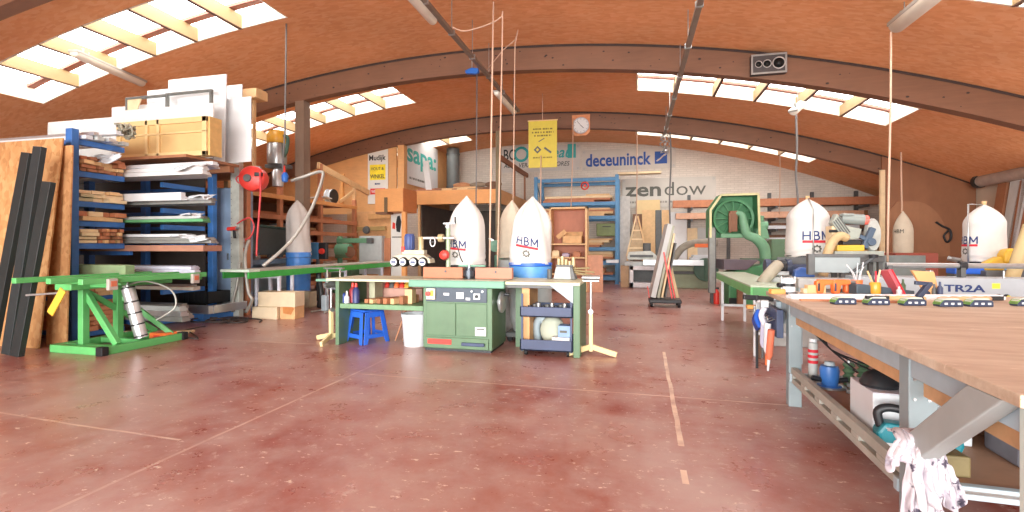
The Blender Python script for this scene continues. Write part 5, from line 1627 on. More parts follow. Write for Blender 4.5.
MB().box(0, w, 0, .2, .5, p1.z).build('box_shell', GREYP, t, .01)
for x in (.06, w - .12):
    MB().box(x, x + .06, .05, .15, 0, .5).build('leg', GREYP, t)
MB().cyl((w * .2, -.005, p1.z - .1), (w * .2, -.02, p1.z - .1), .015, n=8).build('lock', BLACK, t)
d = MB().box(.02, w - .02, -.012, 0, .55, p1.z - .03).build('box_door', GREYP, t, .005)
for i, (a_, b_, top, mm) in enumerate(((377, 383, 239, PINE), (383, 390, 238, TIMB), (390, 394, 240, BROWNB))):
    o = MB().box(0, (b_ - a_) * 13.25 / FPX, 0, .04, 0, at(0, top, 13.25).z).build('leaning_board', mm, bevel=.004, loc=Vector((at(a_ + .5, 260, 13.25).x, at(a_ + .5, 260, 13.25).y, 0)), rot=(-.02, 0, 0))
    tag(o, '%s board standing against the light grey steel wall box' % ['pine', 'reddish', 'dark brown'][i], 'board')
# plywood workboard with a jig hanging on it
p0 = ony(347, 262, 13.0); p1 = ony(394, 211, 13.0)
t = thing('tool_board', 'plywood tool board with a hanging wooden jig, behind the pale green saw', 'board', (p0.x, 13.0, 0))
w = p1.x - p0.x
MB().box(0, w, 0, .04, 0.3, p1.z).build('board_panel', wood('board_ply', (212, 160, 110)), t, .004)
for x in (.03, w - .1):
    MB().box(x, x + .07, .04, .1, 0, p1.z).build('leg', PINE, t)
j = MB().bar((w * .22, -.05, p1.z - .52), (w * .85, -.05, p1.z - .5), .10, .12, (0, 0, 1)).build('hanging_jig', wood('jig_olive', (170, 140, 88)), t, .006)
MB().bar((w * .03, -.04, p1.z - .95), (w * .25, -.05, p1.z - .55), .04, .05).build('jig_stay', PINEL, t)
MB().lathe([(0, 0), (.12, 0), (.10, -.06), (0, -.07)], (w * .46, -.10, p1.z - .55), 12, 'Y').build('jig_clamp', GREYD, t)
MB().bar((w * .48, -.05, p1.z - .16), (w * .95, -.05, p1.z - .14), .05, .16, (0, 0, 1)).build('fixed_ledge', wood('ledge_tan', (200, 150, 96)), t, .006)
# plywood crate on post
p0, p1 = at(375, 212, 12.3), at(405, 189, 12.3)
w = (405.5 - 375) * 12.3 / FPX; h = p1.z - p0.z
t = thing('plywood_box', 'plywood box fixed on a post before the mezzanine', 'box', (p0.x, p0.y, p0.z), -.02)
MB().box(0, w, 0, .75, 0, h).build('box_panel', PLYBOX, t, .005)
MB().box(w, w + .015, 0, .75, 0, h).build('side_panel', wood('crate_side', (206, 128, 74), (.8, .8, 3), .1), t, .003)
MB().box(w - .06, w + .05, .05, .15, -p0.z, 0).build('post', PLYBOX, t, .005)
MB().box(w * .36, w * .46, -.04, 0, -.02, h * .62).build('slot_cover', wood('dark_slot', (110, 88, 60)), t, .006)
MB().box(.02, w * .45, -.01, .3, -.05, .0).build('under_rail', BROWNB, t)
p0, p1 = at(391, 243, 12.9), at(406, 213, 12.9)
t = thing('paper_poster', 'white paper poster with a black figure behind the box post', 'poster', (p0.x, p0.y, p0.z))
w = (406 - 391) * 12.9 / FPX; h = p1.z - p0.z
MB().box(0, w, 0, .02, -p0.z, h).build('poster_sheet', mat('poster_white', (224, 222, 216)), t)
MB().prism([(.16, .3), (.26, .28), (.3, .55), (.25, .72), (.18, .7), (.14, .5)], -.004, 0).build('black_figure', BLACK, t)
MB().prism([(.04, .38), (.12, .36), (.12, .52), (.05, .55)], -.004, 0).build('red_figure', RED, t)
MB().box(.03, .35, -.004, 0, .14, .17).build('print_line', SCRIPTG, t)

# ---------------------------------------------------------------- green roller table to the moulder
t = thing('roller_table', 'long green-sided roller table with grey top reaching far back', 'table', (-6.48, 6.55, 0), .035)
L = 5.2; w = .50; zt = .86
MB().box(0, w, .25, L, zt - .03, zt).build('table_top', mat('table_grey', (190, 186, 174), .5, 0, .1), t, .004)
MB().box(-.02, w + .02, 0, .25, zt - .035, zt + .005).build('end_plate', mat('end_white', (214, 232, 214), .5), t, .004)
for xx in (0, w - .03):
    MB().box(xx, xx + .03, 0.02, L, zt - .14, zt - .03).build('side_rail', mat('rail_green', (64, 180, 78), .4), t, .004)
for y in (.75, 2.9, 4.6):
    f = MB()
    for xx in (.0, w - .05):
        f.box(xx, xx + .05, y, y + .05, 0, zt - .13)
    f.box(.05, w - .05, y, y + .05, .30, .34); f.box(.05, w - .05, y, y + .05, zt - .18, zt - .13)
    if y < 2:
        for xx in (0, w - .05):
            f.box(xx, xx + .05, y + .35, y + .40, 0, zt - .13)
    f.build('leg_frame', mat('leg_lilac', (206, 208, 220), .4), t, .005)
CB = mat('carton_pale', (226, 208, 176), .8, 0, .06)
bxs = [((252, 279, 309, 321), 8.35, 'pale carton standing lowest behind the roller table legs', CB), ((280, 296, 309, 321), 8.35, 'patterned carton beside the pale low carton', CARD), ((257, 297, 295, 309), 8.35, 'upper carton lying across the two low cartons', CB), ((296, 310, 290, 306), 9.9, 'small dusty carton behind the upper carton', mat('dust_carton', (196, 184, 156), .8))]
for i, ((a_, b_, y0_, y1_), d_, lb, mm) in enumerate(bxs):
    z0_ = 0 if i != 2 else .213
    p0 = at(a_, 300, d_); w_ = (b_ - a_) * d_ / FPX * 1.0
    h_ = (.21, .21, .25, .32)[i]
    t = thing('cardboard_box', lb, 'box', (p0.x, p0.y + (.0 if i != 2 else .02), z0_), .12)
    MB().box(0, w_ - .004, 0, .3, 0, h_).build('box_shell', mm, t, .006)
    MB().box(0.001, w_ - .005, .145, .155, h_ - .001, h_ + .002).build('tape', PINEL, t)
    if i == 1:
        MB().prism([(.06, .1), (.2, .08), (.26, .18), (.15, .26), (.05, .2)], -.003, 0).build('printed_patch', wood('print_tan', (200, 130, 70)), t)
p = at(319, 288, 9.9)
tag(MB().tube(smoothpath([(p.x, p.y, .012), (p.x + .05, p.y, .3), (p.x - .04, p.y + .05, .62), (p.x + .02, p.y + .02, .84)]), .05, 10).build('dark_hose', BLACKR, smooth=True), 'dark ribbed hose hanging under the green roller table', 'hose')
# second low table on white loop legs behind
t = thing('loop_leg_stand', 'pale stand of bent white tube behind the beige roller stand', 'stand', (-5.86, 8.0, 0))
for dx in (0, .28):
    MB().tube(smoothpath([(dx, 0, .015), (dx, -.0, .02), (dx + .02, .2, .02), (dx + .04, .4, .05), (dx + .04, .42, .5), (dx + .04, .42, .80)]), .018, 8).build('loop_leg', mat('pipe_white', (206, 204, 196)), t, smooth=True)
MB().box(-.02, .40, .38, .46, .80, .83).build('stand_bar', STEEL, t)
MB().box(.12, .24, .1, .2, .02, .32).build('blue_can', GREYB, t, .02)
# ---------------------------------------------------------------- spindle moulder and its long table
SX, SY = -2.45, 5.43
t = thing('spindle_moulder', 'green spindle moulder cabinet with dark control panel and two doors', 'spindle moulder', (SX, SY, 0))
MB().box(0, .86, 0, .62, .03, .75).build('cabinet_body', MOULD, t, .008)
MB().box(.02, .84, .02, .6, 0, .03).build('plinth', BLACK, t)
for x0_, x1_ in ((.045, .415), (.425, .80)):
    MB().box(x0_, x1_, -.015, 0, .185, .57).build('cabinet_door', MOULD, t, .006)
cp = MB().box(.045, .80, -.018, 0, .585, .755).build('control_panel', mat('panel_dark', (62, 74, 88), .45), t, .004)
s_ = MB().box(.06, .17, -.05, -.018, .61, .74).build('switch_box', mat('switch_cream', (232, 226, 206), .4), cp, .006)
MB().lathe([(0, 0), (.03, 0), (.03, -.02), (0, -.022)], (.09, -.052, .68), 14, 'Y').build('stop_button', RED, cp, smooth='auto')
MB().box(.115, .155, -.055, -.05, .65, .72).build('switch_label', YELLOW, cp)
for x0_, x1_, z0_, z1_ in ((.27, .34, .66, .69), (.43, .52, .625, .70), (.545, .60, .61, .64), (.64, .72, .62, .69)):
    MB().box(x0_, x1_, -.024, -.018, z0_, z1_).build('label_plate', WHITEP, cp, .002)
MB().lathe([(0, 0), (.022, 0), (.018, -.02), (0, -.02)], (.68, -.026, .655), 12, 'Y').build('selector', BLACK, cp)
for x, mm in ((.62, STEEL), (.75, ALU)):
    MB().lathe([(0, 0), (.014, 0), (.012, -.012), (0, -.012)], (x, -.019, .715), 10, 'Y').build('lamp_button', mm, cp)
pl = MB().box(.04, .82, -.022, 0, .04, .165).build('base_panel', MOULD, t, .004)
MB().box(.07, .37, -.032, -.022, .085, .145).build('red_plate', RED, pl, .004)
MB().bar((.50, -.045, .10), (.78, -.045, .10), .02, .04).build('pull_handle', NAVY, pl, .008)
pq = MB().box(.66, .79, -.018, -.014, .20, .30).build('data_plate', WHITEP, t)
MB().box(.675, .775, -.020, -.018, .245, .25).build('plate_line', SCRIPTG, pq)
MB().box(.675, .775, -.020, -.018, .27, .285).build('plate_line', SCRIPTG, pq)
hw = MB().lathe([(.0, .0), (.04, .0), (.045, .05), (.10, .05), (.125, .03), (.13, .06), (.10, .08), (0, .08)], (.86, .25, .57), 24, 'X').build('handwheel', ALU, t, smooth='auto')
MB().cyl((.94, .25, .66), (1.0, .25, .66), .016, n=10).build('grip', BLACK, hw)
MB().box(-.16, 1.02, -.07, .68, .755, .84).build('moulder_table', TEAL, t, .012)
MB().box(-.155, 1.015, -.065, .675, .84, .843).build('table_face', mat('worn_iron', (182, 192, 172), .4, .1), t)
# fences and spindle on the table
FZ = .846
t = thing('moulder_fence', 'pair-side beech fence of the spindle moulder with dark cutter guard between halves', 'fence', (SX, SY, FZ))
MB().box(-.10, .42, .22, .30, 0, .135).build('fence_board', BEECH, t, .004)
MB().box(.58, 1.04, .22, .30, 0, .135).build('fence_board', wood('pink_beech', (192, 132, 108), (.7, 3, 3), .08), t, .004)
for x in (.2, .84):
    MB().lathe([(0, 0), (.014, 0), (.014, -.008), (0, -.008)], (x, .22, .085), 10, 'Y').build('bolt', GREYD, t)
MB().box(.40, .60, .31, .55, 0, .15).build('guard_box', GREYD, t, .01)
o = MB(); o.cyl((.5, .24, 0.0), (.5, .24, .13), .045, n=18); o.cyl((.5, .24, .03), (.5, .24, .10), .075, n=18)
o.build('cutter_head', mat('cutter_dark', (70, 76, 84), .3, .5), t, smooth='auto')
MB().cyl((.5, .24, .13), (.5, .24, .17), .02, n=12).build('spindle_nut', STEEL, t)
MB().bar((.36, .26, .155), (.70, .26, .155), .05, .02).build('cover_bar', TEAL, t, .004)

# bag-side power feeder
FD = 6.15
p = at(409, 268, FD)
t = thing('power_feeder', 'four-wheeled power feeder with blue motor on an arm over the moulder table', 'power feeder', (p.x, p.y, .85))
q = lambda px: (px - 409) * FD / FPX
zq = lambda y: EYE + (HOR - y) * FD / FPX - .85
out = [(q(388), zq(262)), (q(389), zq(258)), (q(397), zq(254.5)), (q(424), zq(254.5)), (q(431), zq(259)), (q(432), zq(263)), (q(428), zq(263)), (q(426), zq(260)), (q(392), zq(260))]
MB().prism(out, 0, .16).build('feeder_housing', mat('feeder_beige', (196, 190, 166), .5), t, .008)
MB().box(q(390), q(430), .02, .14, zq(262), zq(257)).build('gear_case', GREYD, t)
for i, px in enumerate((393.3, 403.3, 414.3, 424.3)):
    w_ = MB().lathe([(0, -.03), (.052, -.03), (.062, -.01), (.062, .06), (0, .06)], (q(px), 0, zq(262)), 22, 'Y').build('wheel', RUBBER, t, smooth='auto')
    MB().lathe([(0, -.034), (.044, -.034), (.044, -.03), (0, -.03)], (q(px), 0, zq(262)), 22, 'Y').build('disc', WHITEP, w_)
    MB().bar((q(px) - .03, -.037, zq(262)), (q(px) + .03, -.037, zq(262)), .020, .004, (0, 1, 0)).build('disc_mark', NAVYP, w_)
o = MB(); o.lathe([(0, 0), (.055, 0), (.06, .01), (.06, .19), (.05, .205), (0, .205)], (q(406.5), .08, zq(250)), 18)
o.build('motor', mat('motor_blue', (54, 74, 130), .4), t, smooth='auto')
o = MB()
for i in range(10):
    a = i * PI / 5; o.box(q(406.5) + .061 * math.cos(a) - .004, q(406.5) + .061 * math.cos(a) + .004, .08 + .061 * math.sin(a) - .004, .08 + .061 * math.sin(a) + .004, zq(249), zq(236))
o.build('cooling_fin', mat('motor_blue', (54, 74, 130)), t)
MB().box(q(400), q(424), .03, .13, zq(254.5), zq(250)).build('motor_plate', mat('feeder_beige', (196, 190, 166)), t, .006)
MB().lathe([(0, 0), (.028, 0), (.028, .07), (0, .07)], (q(401), .05, zq(252)), 10).build('red_knob', RED, t, smooth='auto')
MB().lathe([(0, 0), (.035, 0), (.035, .16), (.045, .19), (0, .2)], (q(419), .08, zq(252)), 14).build('swivel_post', mat('brass_grey', (190, 172, 130), .4, .2), t, smooth='auto')
MB().cyl((q(419), .08, zq(238)), (q(454), .10, zq(238)), .018, n=12).build('arm', ALU, t, smooth='auto')
MB().lathe([(0, -.03), (.05, -.03), (.05, .03), (0, .03)], (q(440), .10, zq(238)), 16, 'X').build('arm_clamp', mat('brass_grey', (190, 172, 130)), t, smooth='auto')
h_ = MB().lathe([(.05, -.01), (.062, -.01), (.062, .01), (.05, .01)], (q(433.5), .03, zq(242)), 22, 'Y', 0, .6, 1).build('handwheel', WHITEP, t, smooth='auto')
MB().bar((q(433.5) - .03, .03, zq(242)), (q(433.5) + .03, .03, zq(242)), .012, .012).build('spoke', BLACK, h_)
MB().cyl((q(447), .12, -.0), (q(447), .12, zq(226)), .028, n=14).build('column', mat('column_green', (150, 170, 140), .4, .1), t, smooth='auto')
MB().cyl((q(446.5), .12, zq(228)), (q(446.5), .12, zq(224)), .035, n=12).build('column_cap', STEEL, t)
MB().bar((q(442), .12, zq(223.4)), (q(454.5), .12, zq(223.4)), .02, .018).build('crank_arm', STEEL, t, .003)
MB().cyl((q(454.5), .12, zq(224)), (q(454.5), .12, zq(217)), .012, n=8).build('crank_grip', BLACK, t)
MB().lathe([(0, -.07), (.05, -.05), (.065, 0), (.05, .05), (0, .07)], (q(445), .06, zq(255)), 16, 'Y').build('clamp_ball', RED, t, smooth='auto')
MB().box(q(441), q(454), .05, .2, .0, .035).build('foot_plate', TEAL, t, .006)
MB().tube(smoothpath([(q(453), .1, zq(240)), (q(458), .08, zq(247)), (q(461), .08, zq(257)), (q(463), .1, zq(262))]), .008, 6).build('cable', BLACK, t, smooth=True)

# side cabinets of the workstation
t = thing('infeed_table', 'green-sided work table with shelf, butted against the moulder on the stool side', 'table', (-3.76, SY, 0))
w = 1.14
MB().box(0, w, -.02, .72, .805, .835).build('table_top', mat('table_cream', (206, 206, 176), .5, 0, .08), t, .004)
MB().box(.12, .17, 0, .70, 0, .805).build('side_panel', MOULD, t, .006)
MB().box(.17, w + .16, .02, .70, .46, .52).build('shelf', mat('shelf_green', (112, 150, 112), .5), t, .006)
MB().box(.17, w + .16, .66, .69, .52, .805).build('back_board', wood('rose_board', (176, 134, 120)), t)
MB().box(.42, .50, .3, .5, .52, .805).build('divider', wood('div_grey', (168, 168, 140)), t)
MB().box(-.20, .0, .05, .5, .79, .82).build('flap_table', TEAL, t, .006)
MB().bar((-.15, .28, .79), (.14, .28, .60), .03, .04).build('flap_stay', GREYD, t)
# objects on that shelf
bx0 = -3.76
for i, (x, y, L, a, mm, h) in enumerate(((.48, .12, .30, .7, TIMB, .05), (.56, .10, .34, .75, PINE, .05), (.66, .1, .36, .8, TIMBX, .06), (.76, .08, .36, .8, TIMB, .07), (.86, .08, .34, .7, PINE, .07), (.97, .10, .30, .75, TIMBX, .10))):
    o = MB().box(-.03, .03, 0, L, 0, h).build('wood_block', mm, bevel=.004, loc=(bx0 + x, SY + y, .523), rot=(0, 0, -.28))
    tag(o, 'wood offcut on the shelf under the stool-side work table', 'block', 'wood offcuts on the stool-side shelf')
o = MB().box(-.05, .05, 0, .12, 0, .18).build('wood_block', PINE, bevel=.004, loc=(bx0 + 1.03, SY + .18, .523))
tag(o, 'upright wood block at the moulder end of the stool-side shelf', 'block')
for i, (x, y, r, h, mm, nm) in enumerate(((.155, .12, .036, .13, mat('oil_blue', (70, 92, 170), .4), 'blue oil bottle'), (.24, .07, .032, .10, WHITEP, 'white-capped jar'), (.27, .16, .05, .20, mat('can_red', (150, 50, 60), .4), 'dark red spray can'), (.34, .12, .045, .20, mat('can_navy', (50, 60, 110), .4), 'dark blue spray can'))):
    t2 = thing('bottle', nm + ' on the shelf under the stool-side work table', 'bottle', (bx0 + x, SY + y, .523))
    MB().lathe([(0, 0), (r, 0), (r, h * .8), (r * .5, h * .95), (r * .4, h), (0, h)], (0, 0, 0), 16).build('bottle_body', mm, t2, smooth='auto')
    MB().lathe([(0, h), (r * .45, h), (r * .35, h + .05), (0, h + .055)], (0, 0, 0), 12).build('cap', [PINE, WHITEP, RED, RED][i], t2, smooth='auto')
for i, (x, mm) in enumerate(((.53, RED), (.60, GREYD), (.67, ORANGE), (.75, RED), (.82, YELLOW))):
    o = MB(); o.lathe([(0, 0), (.035, 0), (.04, .03), (.02, .05), (.02, .07), (0, .08)], (bx0 + x, SY + .58, .70), 12)
    o.box(bx0 + x - .03, bx0 + x + .03, SY + .55, SY + .66, .685, .702)
    tag(o.build('cutter', mm, smooth='auto'), 'coloured cutter head on the ledge at the back of the stool-side shelf', 'cutter', 'cutter heads on the ledge of the stool-side shelf')
tag(MB().box(bx0 + .50, bx0 + 1.06, SY + .52, SY + .655, .523, .683).build('ledge_box', wood('rose_board', (176, 134, 120)), bevel=.006), 'long rosy wooden box at the back of the stool-side shelf', 'box')
# blue stool
p = fl(364, 341)
t = thing('step_stool', 'blue plastic stool under the stool-side work table', 'stool', (p.x + .05, p.y + .0, 0), -.45)
sq = [(-.15, -.15), (.15, -.15), (.15, .15), (-.15, .15)]
MB().box(-.16, .16, -.16, .16, .40, .43).build('seat', BLUEP, t, .02)
for i in range(4):
    a, b2 = Vector((*sq[i], 0)), Vector((*sq[(i + 1) % 4], 0))
    m = (a + b2) / 2; n_ = m.normalized()
    o = MB()
    e = (b2 - a).normalized()
    Lw, Hh = .185, .40
    f3 = lambda s_, z: e * (s_ * (1 + (1 - z / Hh) * .20)) + n_ * (.15 + (1 - z / Hh) * .05) + Vector((0, 0, z))
    outer = [(-Lw, 0), (-.135, Hh), (.135, Hh), (Lw, 0)]
    def strip(pts):
        vs = [o.bm.verts.new(f3(s_, z) + n_ * k) for k in (0, .012) for s_, z in pts]
        n = len(pts)
        o.bm.faces.new(vs[:n][::-1]); o.bm.faces.new(vs[n:])
        for j in range(n):
            o.bm.faces.new((vs[j], vs[(j + 1) % n], vs[n + (j + 1) % n], vs[n + j]))
    strip([(-.16, 0), (-.135, Hh), (-.075, Hh), (-.10, .05), (-.115, 0)])
    strip([(.115, 0), (.10, .05), (.075, Hh), (.135, Hh), (.16, 0)])
    strip([(-.078, Hh - .07), (-.075, Hh), (.075, Hh), (.078, Hh - .07)])
    strip([(-.098, .07), (-.095, .12), (.095, .12), (.098, .07)])
    o.build('side_wall', BLUEP, t, .004)
# white bucket
p = fl(411, 347)
t = thing('bucket', 'white plastic bucket on the floor before the work table, next to the moulder', 'bucket', (p.x, p.y + .12, 0))
o = MB(); o.lathe([(0, 0), (.135, 0), (.14, .01), (.165, .36), (.175, .362), (.178, .40), (.168, .402), (.16, .38), (.13, .02), (0, .02)], (0, 0, 0), 32)
o.build('bucket_shell', WHITEP, t, smooth='auto')
MB().tube([(.172 * math.cos(a), .172 * math.sin(a) - .0, .355 - .16 * math.sin(a)) for a in [PI * i / 12 + PI for i in range(13)]][::-1], .004, 6).build('bail', STEEL, t, smooth=True)
for i, (x, a) in enumerate(((-3.02, .25), (-2.92, .3))):
    o = MB().bar((0, 0, 0), (.16, .05, .47), .05, .02).build('leaning_lath', BROWNB if i else TIMBX, bevel=.003, loc=(x, SY + .4, .012))
    tag(o, '%s dark slat leaning under the work table behind the bucket' % ['first', 'second'][i], 'slat')

# right side table with trolley
t = thing('outfeed_cabinet', 'green work table with shelves bay on the other side of the moulder', 'table', (-1.42, SY, 0))
w = .84
MB().box(-.04, w, -.02, .72, .80, .835).build('table_top', mat('table_cream', (206, 206, 176)), t, .004)
MB().box(w - .075, w, 0, .72, 0, .80).build('side_panel', MOULD, t, .006)
MB().box(.16, .25, .1, .6, 0.12, .80).build('wood_upright', wood('upright_tan', (212, 164, 112)), t, .005)
MB().box(-.02, w - .08, .0, .03, .765, .80).build('front_rail', GREYD, t)
MB().prism([(.50, .80), (w - .075, .80), (w - .075, .60)], -.005, .02).build('gusset', GREYB, t, .004)
MB().box(-.0, .10, .45, .55, 0, .80).build('leg', MOULD, t)
t = thing('tool_trolley', 'dark blue steel trolley with two trays under the green work table', 'trolley', (-1.26, SY - .01, 0))
w = .60
for z0_, z1_ in ((.06, .185), (.44, .555)):
    o = MB(); o.box(0, w, 0, .02, z0_, z1_); o.box(0, w, .46, .48, z0_, z1_); o.box(0, .02, 0, .48, z0_, z1_); o.box(w - .02, w, 0, .48, z0_, z1_); o.box(0, w, 0, .48, z0_, z0_ + .02)
    o.build('tray', NAVY, t, .006)
for x in (.01, w - .03):
    for y in (.02, .44):
        MB().box(x, x + .022, y, y + .022, .05, .70).build('upright', NAVY, t)
for x in (.06, w - .06):
    for y in (.06, .42):
        MB().cyl((x - .015, y, .03), (x + .015, y, .03), .03, n=14).build('wheel', RUBBER, t)
tx = -1.26
for i in range(9):
    x = .10 + .05 * i
    o = MB(); o.cyl((0, 0, 0), (0, 0, .09 + .015 * (i % 3)), .018 + .004 * (i % 2), n=10); o.cyl((0, 0, .08), (0, 0, .10 + .015 * (i % 3)), .026, n=10)
    tag(o.build('cutter', [BLACK, GREYD, STEEL][i % 3], smooth='auto', loc=(tx + x, SY + .08 + .03 * (i % 2), .462)), 'dark cutter standing in the upper tray of the dark blue trolley', 'cutter', 'cutters in the upper tray of the trolley')
o = MB(); o.ell((0, 0, .17), .15, .13, .17, 16, 10)
ob = o.build('cloth_bag', mat('grey_green_cloth', (186, 190, 172), .9, 0, .08, 6, .3), smooth=True, loc=(tx + .33, SY + .28, .085))
tag(ob, 'grey-green cloth bundle in the lower tray of the dark blue trolley', 'bundle')
tag(MB().tube(smoothpath([(tx + .14, SY + .35, .10), (tx + .13, SY + .33, .3), (tx + .19, SY + .32, .40), (tx + .24, SY + .33, .28), (tx + .26, SY + .3, .12)]), .045, 12).build('grey_hose', GREYB, smooth=True), 'bent grey hose standing in the lower tray of the trolley', 'hose')
for i, (x, z, h, mm, nm) in enumerate(((.36, .083, .13, WHITE, 'white box low in the trolley tray'), (.43, .216, .13, mat('box_blue', (130, 160, 196), .5), 'pale blue box on the white box in the trolley tray'))):
    t2 = thing('small_box', nm, 'box', (tx + x, SY + .035, z))
    MB().box(0, .2 - .06 * i, 0, .16, 0, h).build('box_shell', mm, t2, .006)
    MB().box(.02, .16 - .06 * i, -.002, 0, h * .4, h * .6).build('box_print', SCRIPTG if i else GREYW, t2)
tag(MB().box(-.12, .12, -.08, .08, 0, .04).build('board', PINEL, bevel=.004, loc=(tx + .19, SY + .13, .083), rot=(0, 0, .4)), 'pale offcut lying in the lower trolley tray before the bent hose', 'board')

# grey machine head, vice and levers on that table
t = thing('grey_machine', 'light grey wedge-shaped machine head on the green work table beside the wide white bag', 'machine', (at(565, 277, 6.0).x, at(565, 277, 6.0).y, .837))
MB().prism([(-.135, 0), (.12, 0), (.07, .155), (-.10, .155)], -.08, .10).build('head_casting', GREYP, t, .012)
MB().box(-.05, .04, -.084, -.08, .11, .135).build('label_plate', WHITEP, t)
MB().prism([(.08, 0), (.14, 0), (.10, .15), (.07, .15)], -.09, .11).build('side_cover', GREYD, t, .006)
o = MB()
for i in range(5):
    o.cyl((-.08 + .045 * i, .02, .155), (-.08 + .045 * i, .02, .25 + .03 * math.sin(i * 1.7)), .022, n=10)
o.build('tool_post', mat('brass_grey', (190, 172, 130)), t, smooth='auto')
MB().box(-.11, .10, -.03, .07, .155, .175).build('top_plate', GREYD, t, .004)
for i, (x1, z1) in enumerate(((.30, .10), (.36, .05), (.33, .01))):
    MB().cyl((.08, -.02, .13 - .02 * i), (x1, -.04, z1 + .04), .011, n=8).build('lever', wood('lever_olive', (150, 134, 96)), t, smooth='auto')
MB().cyl((-.19, .0, 0), (-.19, .0, .12), .03, n=12).build('stop_post', GREYD, t, smooth='auto')

# collectors behind: blue collars with printed bags
for (px, yb, d, r, h, label, lab2, collar, seed, tip, pr) in (
        (530.5, 264, 6.55, .285, .90, 'wide white filter bag with dark letters and red bar above the blue collar', 'blue dust collector carrying the wide white bag behind the moulder', mat('collar_blue', (86, 150, 214), .4), 2, (.03, 0), True),
        (466, 266, 6.5, .255, .93, 'pointed white filter bag behind the power feeder crank', 'dust collector carrying the pointed white bag behind the moulder', BLUEF, 3, (.01, 0), False)):
    p = at(px, yb, d)
    t = thing('filter_bag', label, 'filter bag', (p.x, p.y, p.z))
    sf = fbag(t, r, h, FABW, seed=seed, fold=.12, taper=.08, tip=tip)
    MB().lathe([(r * .97, -.02), (r * 1.02, -.015), (r * 1.02, .02), (r * .97, .025)], (0, 0, 0), 28).build('clamp_band', BLUEP if pr else BLACK, t, smooth='auto')
    hbm(t, sf, r, .25, *((-.20, .30, .18) if pr else (-.55, .27, .1)))
    t = thing('dust_collector', lab2, 'dust collector', (p.x, p.y, 0))
    zt = p.z - .022
    MB().lathe([(0, zt - .26), (r, zt - .26), (r, zt - .002), (r * .9, zt), (0, zt)], (0, 0, 0), 28).build('collar', collar, t, smooth='auto')
    MB().lathe([(0, .12), (r * .8, .12), (r, .3), (r, zt - .27), (0, zt - .27)], (0, 0, 0), 24).build('drum', GREYP, t, smooth='auto')
    MB().box(-r, r, -r * .9, r * .9, .06, .12).build('base_plate', GREYD, t, .008)
    for sx_ in (-1, 1):
        for sy_ in (-1, 1):
            MB().cyl((sx_ * r * .8, sy_ * r * .75 - .02, .035), (sx_ * r * .8, sy_ * r * .75 + .02, .035), .035, n=12).build('wheel', RUBBER, t)
p = at(512, 262, 7.15)
t = thing('filter_bag', 'cream slim filter bag half hidden behind the wide white bag', 'filter bag', (p.x, p.y, p.z + .06))
fbag(t, .20, .84, FABC, seed=8, fold=.10, taper=.02)
t = thing('dust_collector', 'grey dust collector carrying the cream slim bag', 'dust collector', (p.x, p.y, 0))
MB().lathe([(0, .02), (.17, .02), (.2, .2), (.2, p.z + .03), (.1, p.z + .058), (0, p.z + .058)], (0, 0, 0), 22).build('drum', GREYP, t, smooth='auto')
MB().box(-.2, .2, -.2, .2, 0, .02).build('base_plate', GREYD, t)

# green mortiser behind the ropes
p = at(499, 268, 7.6)
t = thing('mortising_machine', 'small green mortising machine behind the hanging ropes', 'machine', (p.x, p.y, 0))
q = lambda px: (px - 499) * 7.6 / FPX
zq = lambda y: EYE + (HOR - y) * 7.6 / FPX
MB().box(-.16, .16, 0, .35, 0, zq(268)).build('pedestal', TEAL, t, .02)
MB().box(q(493), q(506), .05, .3, zq(268), zq(255)).build('head', TEAL, t, .02)
MB().lathe([(0, -.12), (.09, -.12), (.10, .1), (0, .1)], (q(494), .15, zq(246)), 16, 'Y').build('motor', TEAL, t, smooth='auto')
MB().bar((q(487), .1, zq(238)), (q(506), .1, zq(250)), .03, .03).build('lever', STEEL, t)
MB().lathe([(0, 0), (.06, 0), (.06, -.05), (0, -.05)], (q(505), .05, zq(254)), 14, 'Y').build('brass_wheel', AMBER, t, smooth='auto')
MB().cyl((q(503), .15, zq(255)), (q(503), .15, zq(240)), .02, n=8).build('rod', STEEL, t)

# beige roller stands
for (px, py, dz, label, h, rot) in ((590, 357, 0, 'beige roller stand standing free beside the green work table', .90, .0), (325.5, 344, 0, 'beige roller stand under the teal flap of the work table', .765, 1.2)):
    p = fl(px, py)
    t = thing('roller_stand', label, 'roller stand', (p.x, p.y + .12, 0), rot)
    BEI = mat('stand_beige', (232, 214, 160), .45, 0, .06)
    MB().box(-.022, .022, -.022, .022, .04, h * .56).build('post', BEI, t, .004)
    MB().cyl((0, 0, h * .5), (0, 0, h - .06), .014, n=12).build('inner_tube', STEEL, t, smooth='auto')
    MB().lathe([(0, -.02), (.028, -.02), (.028, .02), (0, .02)], (.0, -.02, h * .55), 12, 'Y').build('clamp_knob', STEEL, t)
    for a in (PI * 1.18, -.25, PI / 2):
        d_ = Vector((math.cos(a), math.sin(a), 0))
        MB().bar(d_ * .02 + Vector((0, 0, .09)), d_ * .30 + Vector((0, 0, .03)), .035, .06).build('leg', BEI, t, .006)
    r_ = MB().bar((-.09, 0, h - .055), (.09, 0, h - .055), .06, .012).build('roller_bracket', STEEL, t)
    MB().cyl((-.10, 0, h - .02), (.10, 0, h - .02), .027, n=16).build('roller', STEEL, t, smooth='auto')
# ---------------------------------------------------------------- big workbench
BX, BY, BR, BT = 0.975, 1.557, -0.0461, 0.845
bench = thing('workbench', 'big workbench with worn plywood top on a blue-grey timber frame', 'workbench', (BX, BY, 0), BR)
BM = Matrix.Translation((BX, BY, 0)) @ Matrix.Rotation(BR, 4, 'Z')


def bw(x, y, z=BT):
    return BM @ Vector((x, y, z))


BW, BL = 2.5, 3.15


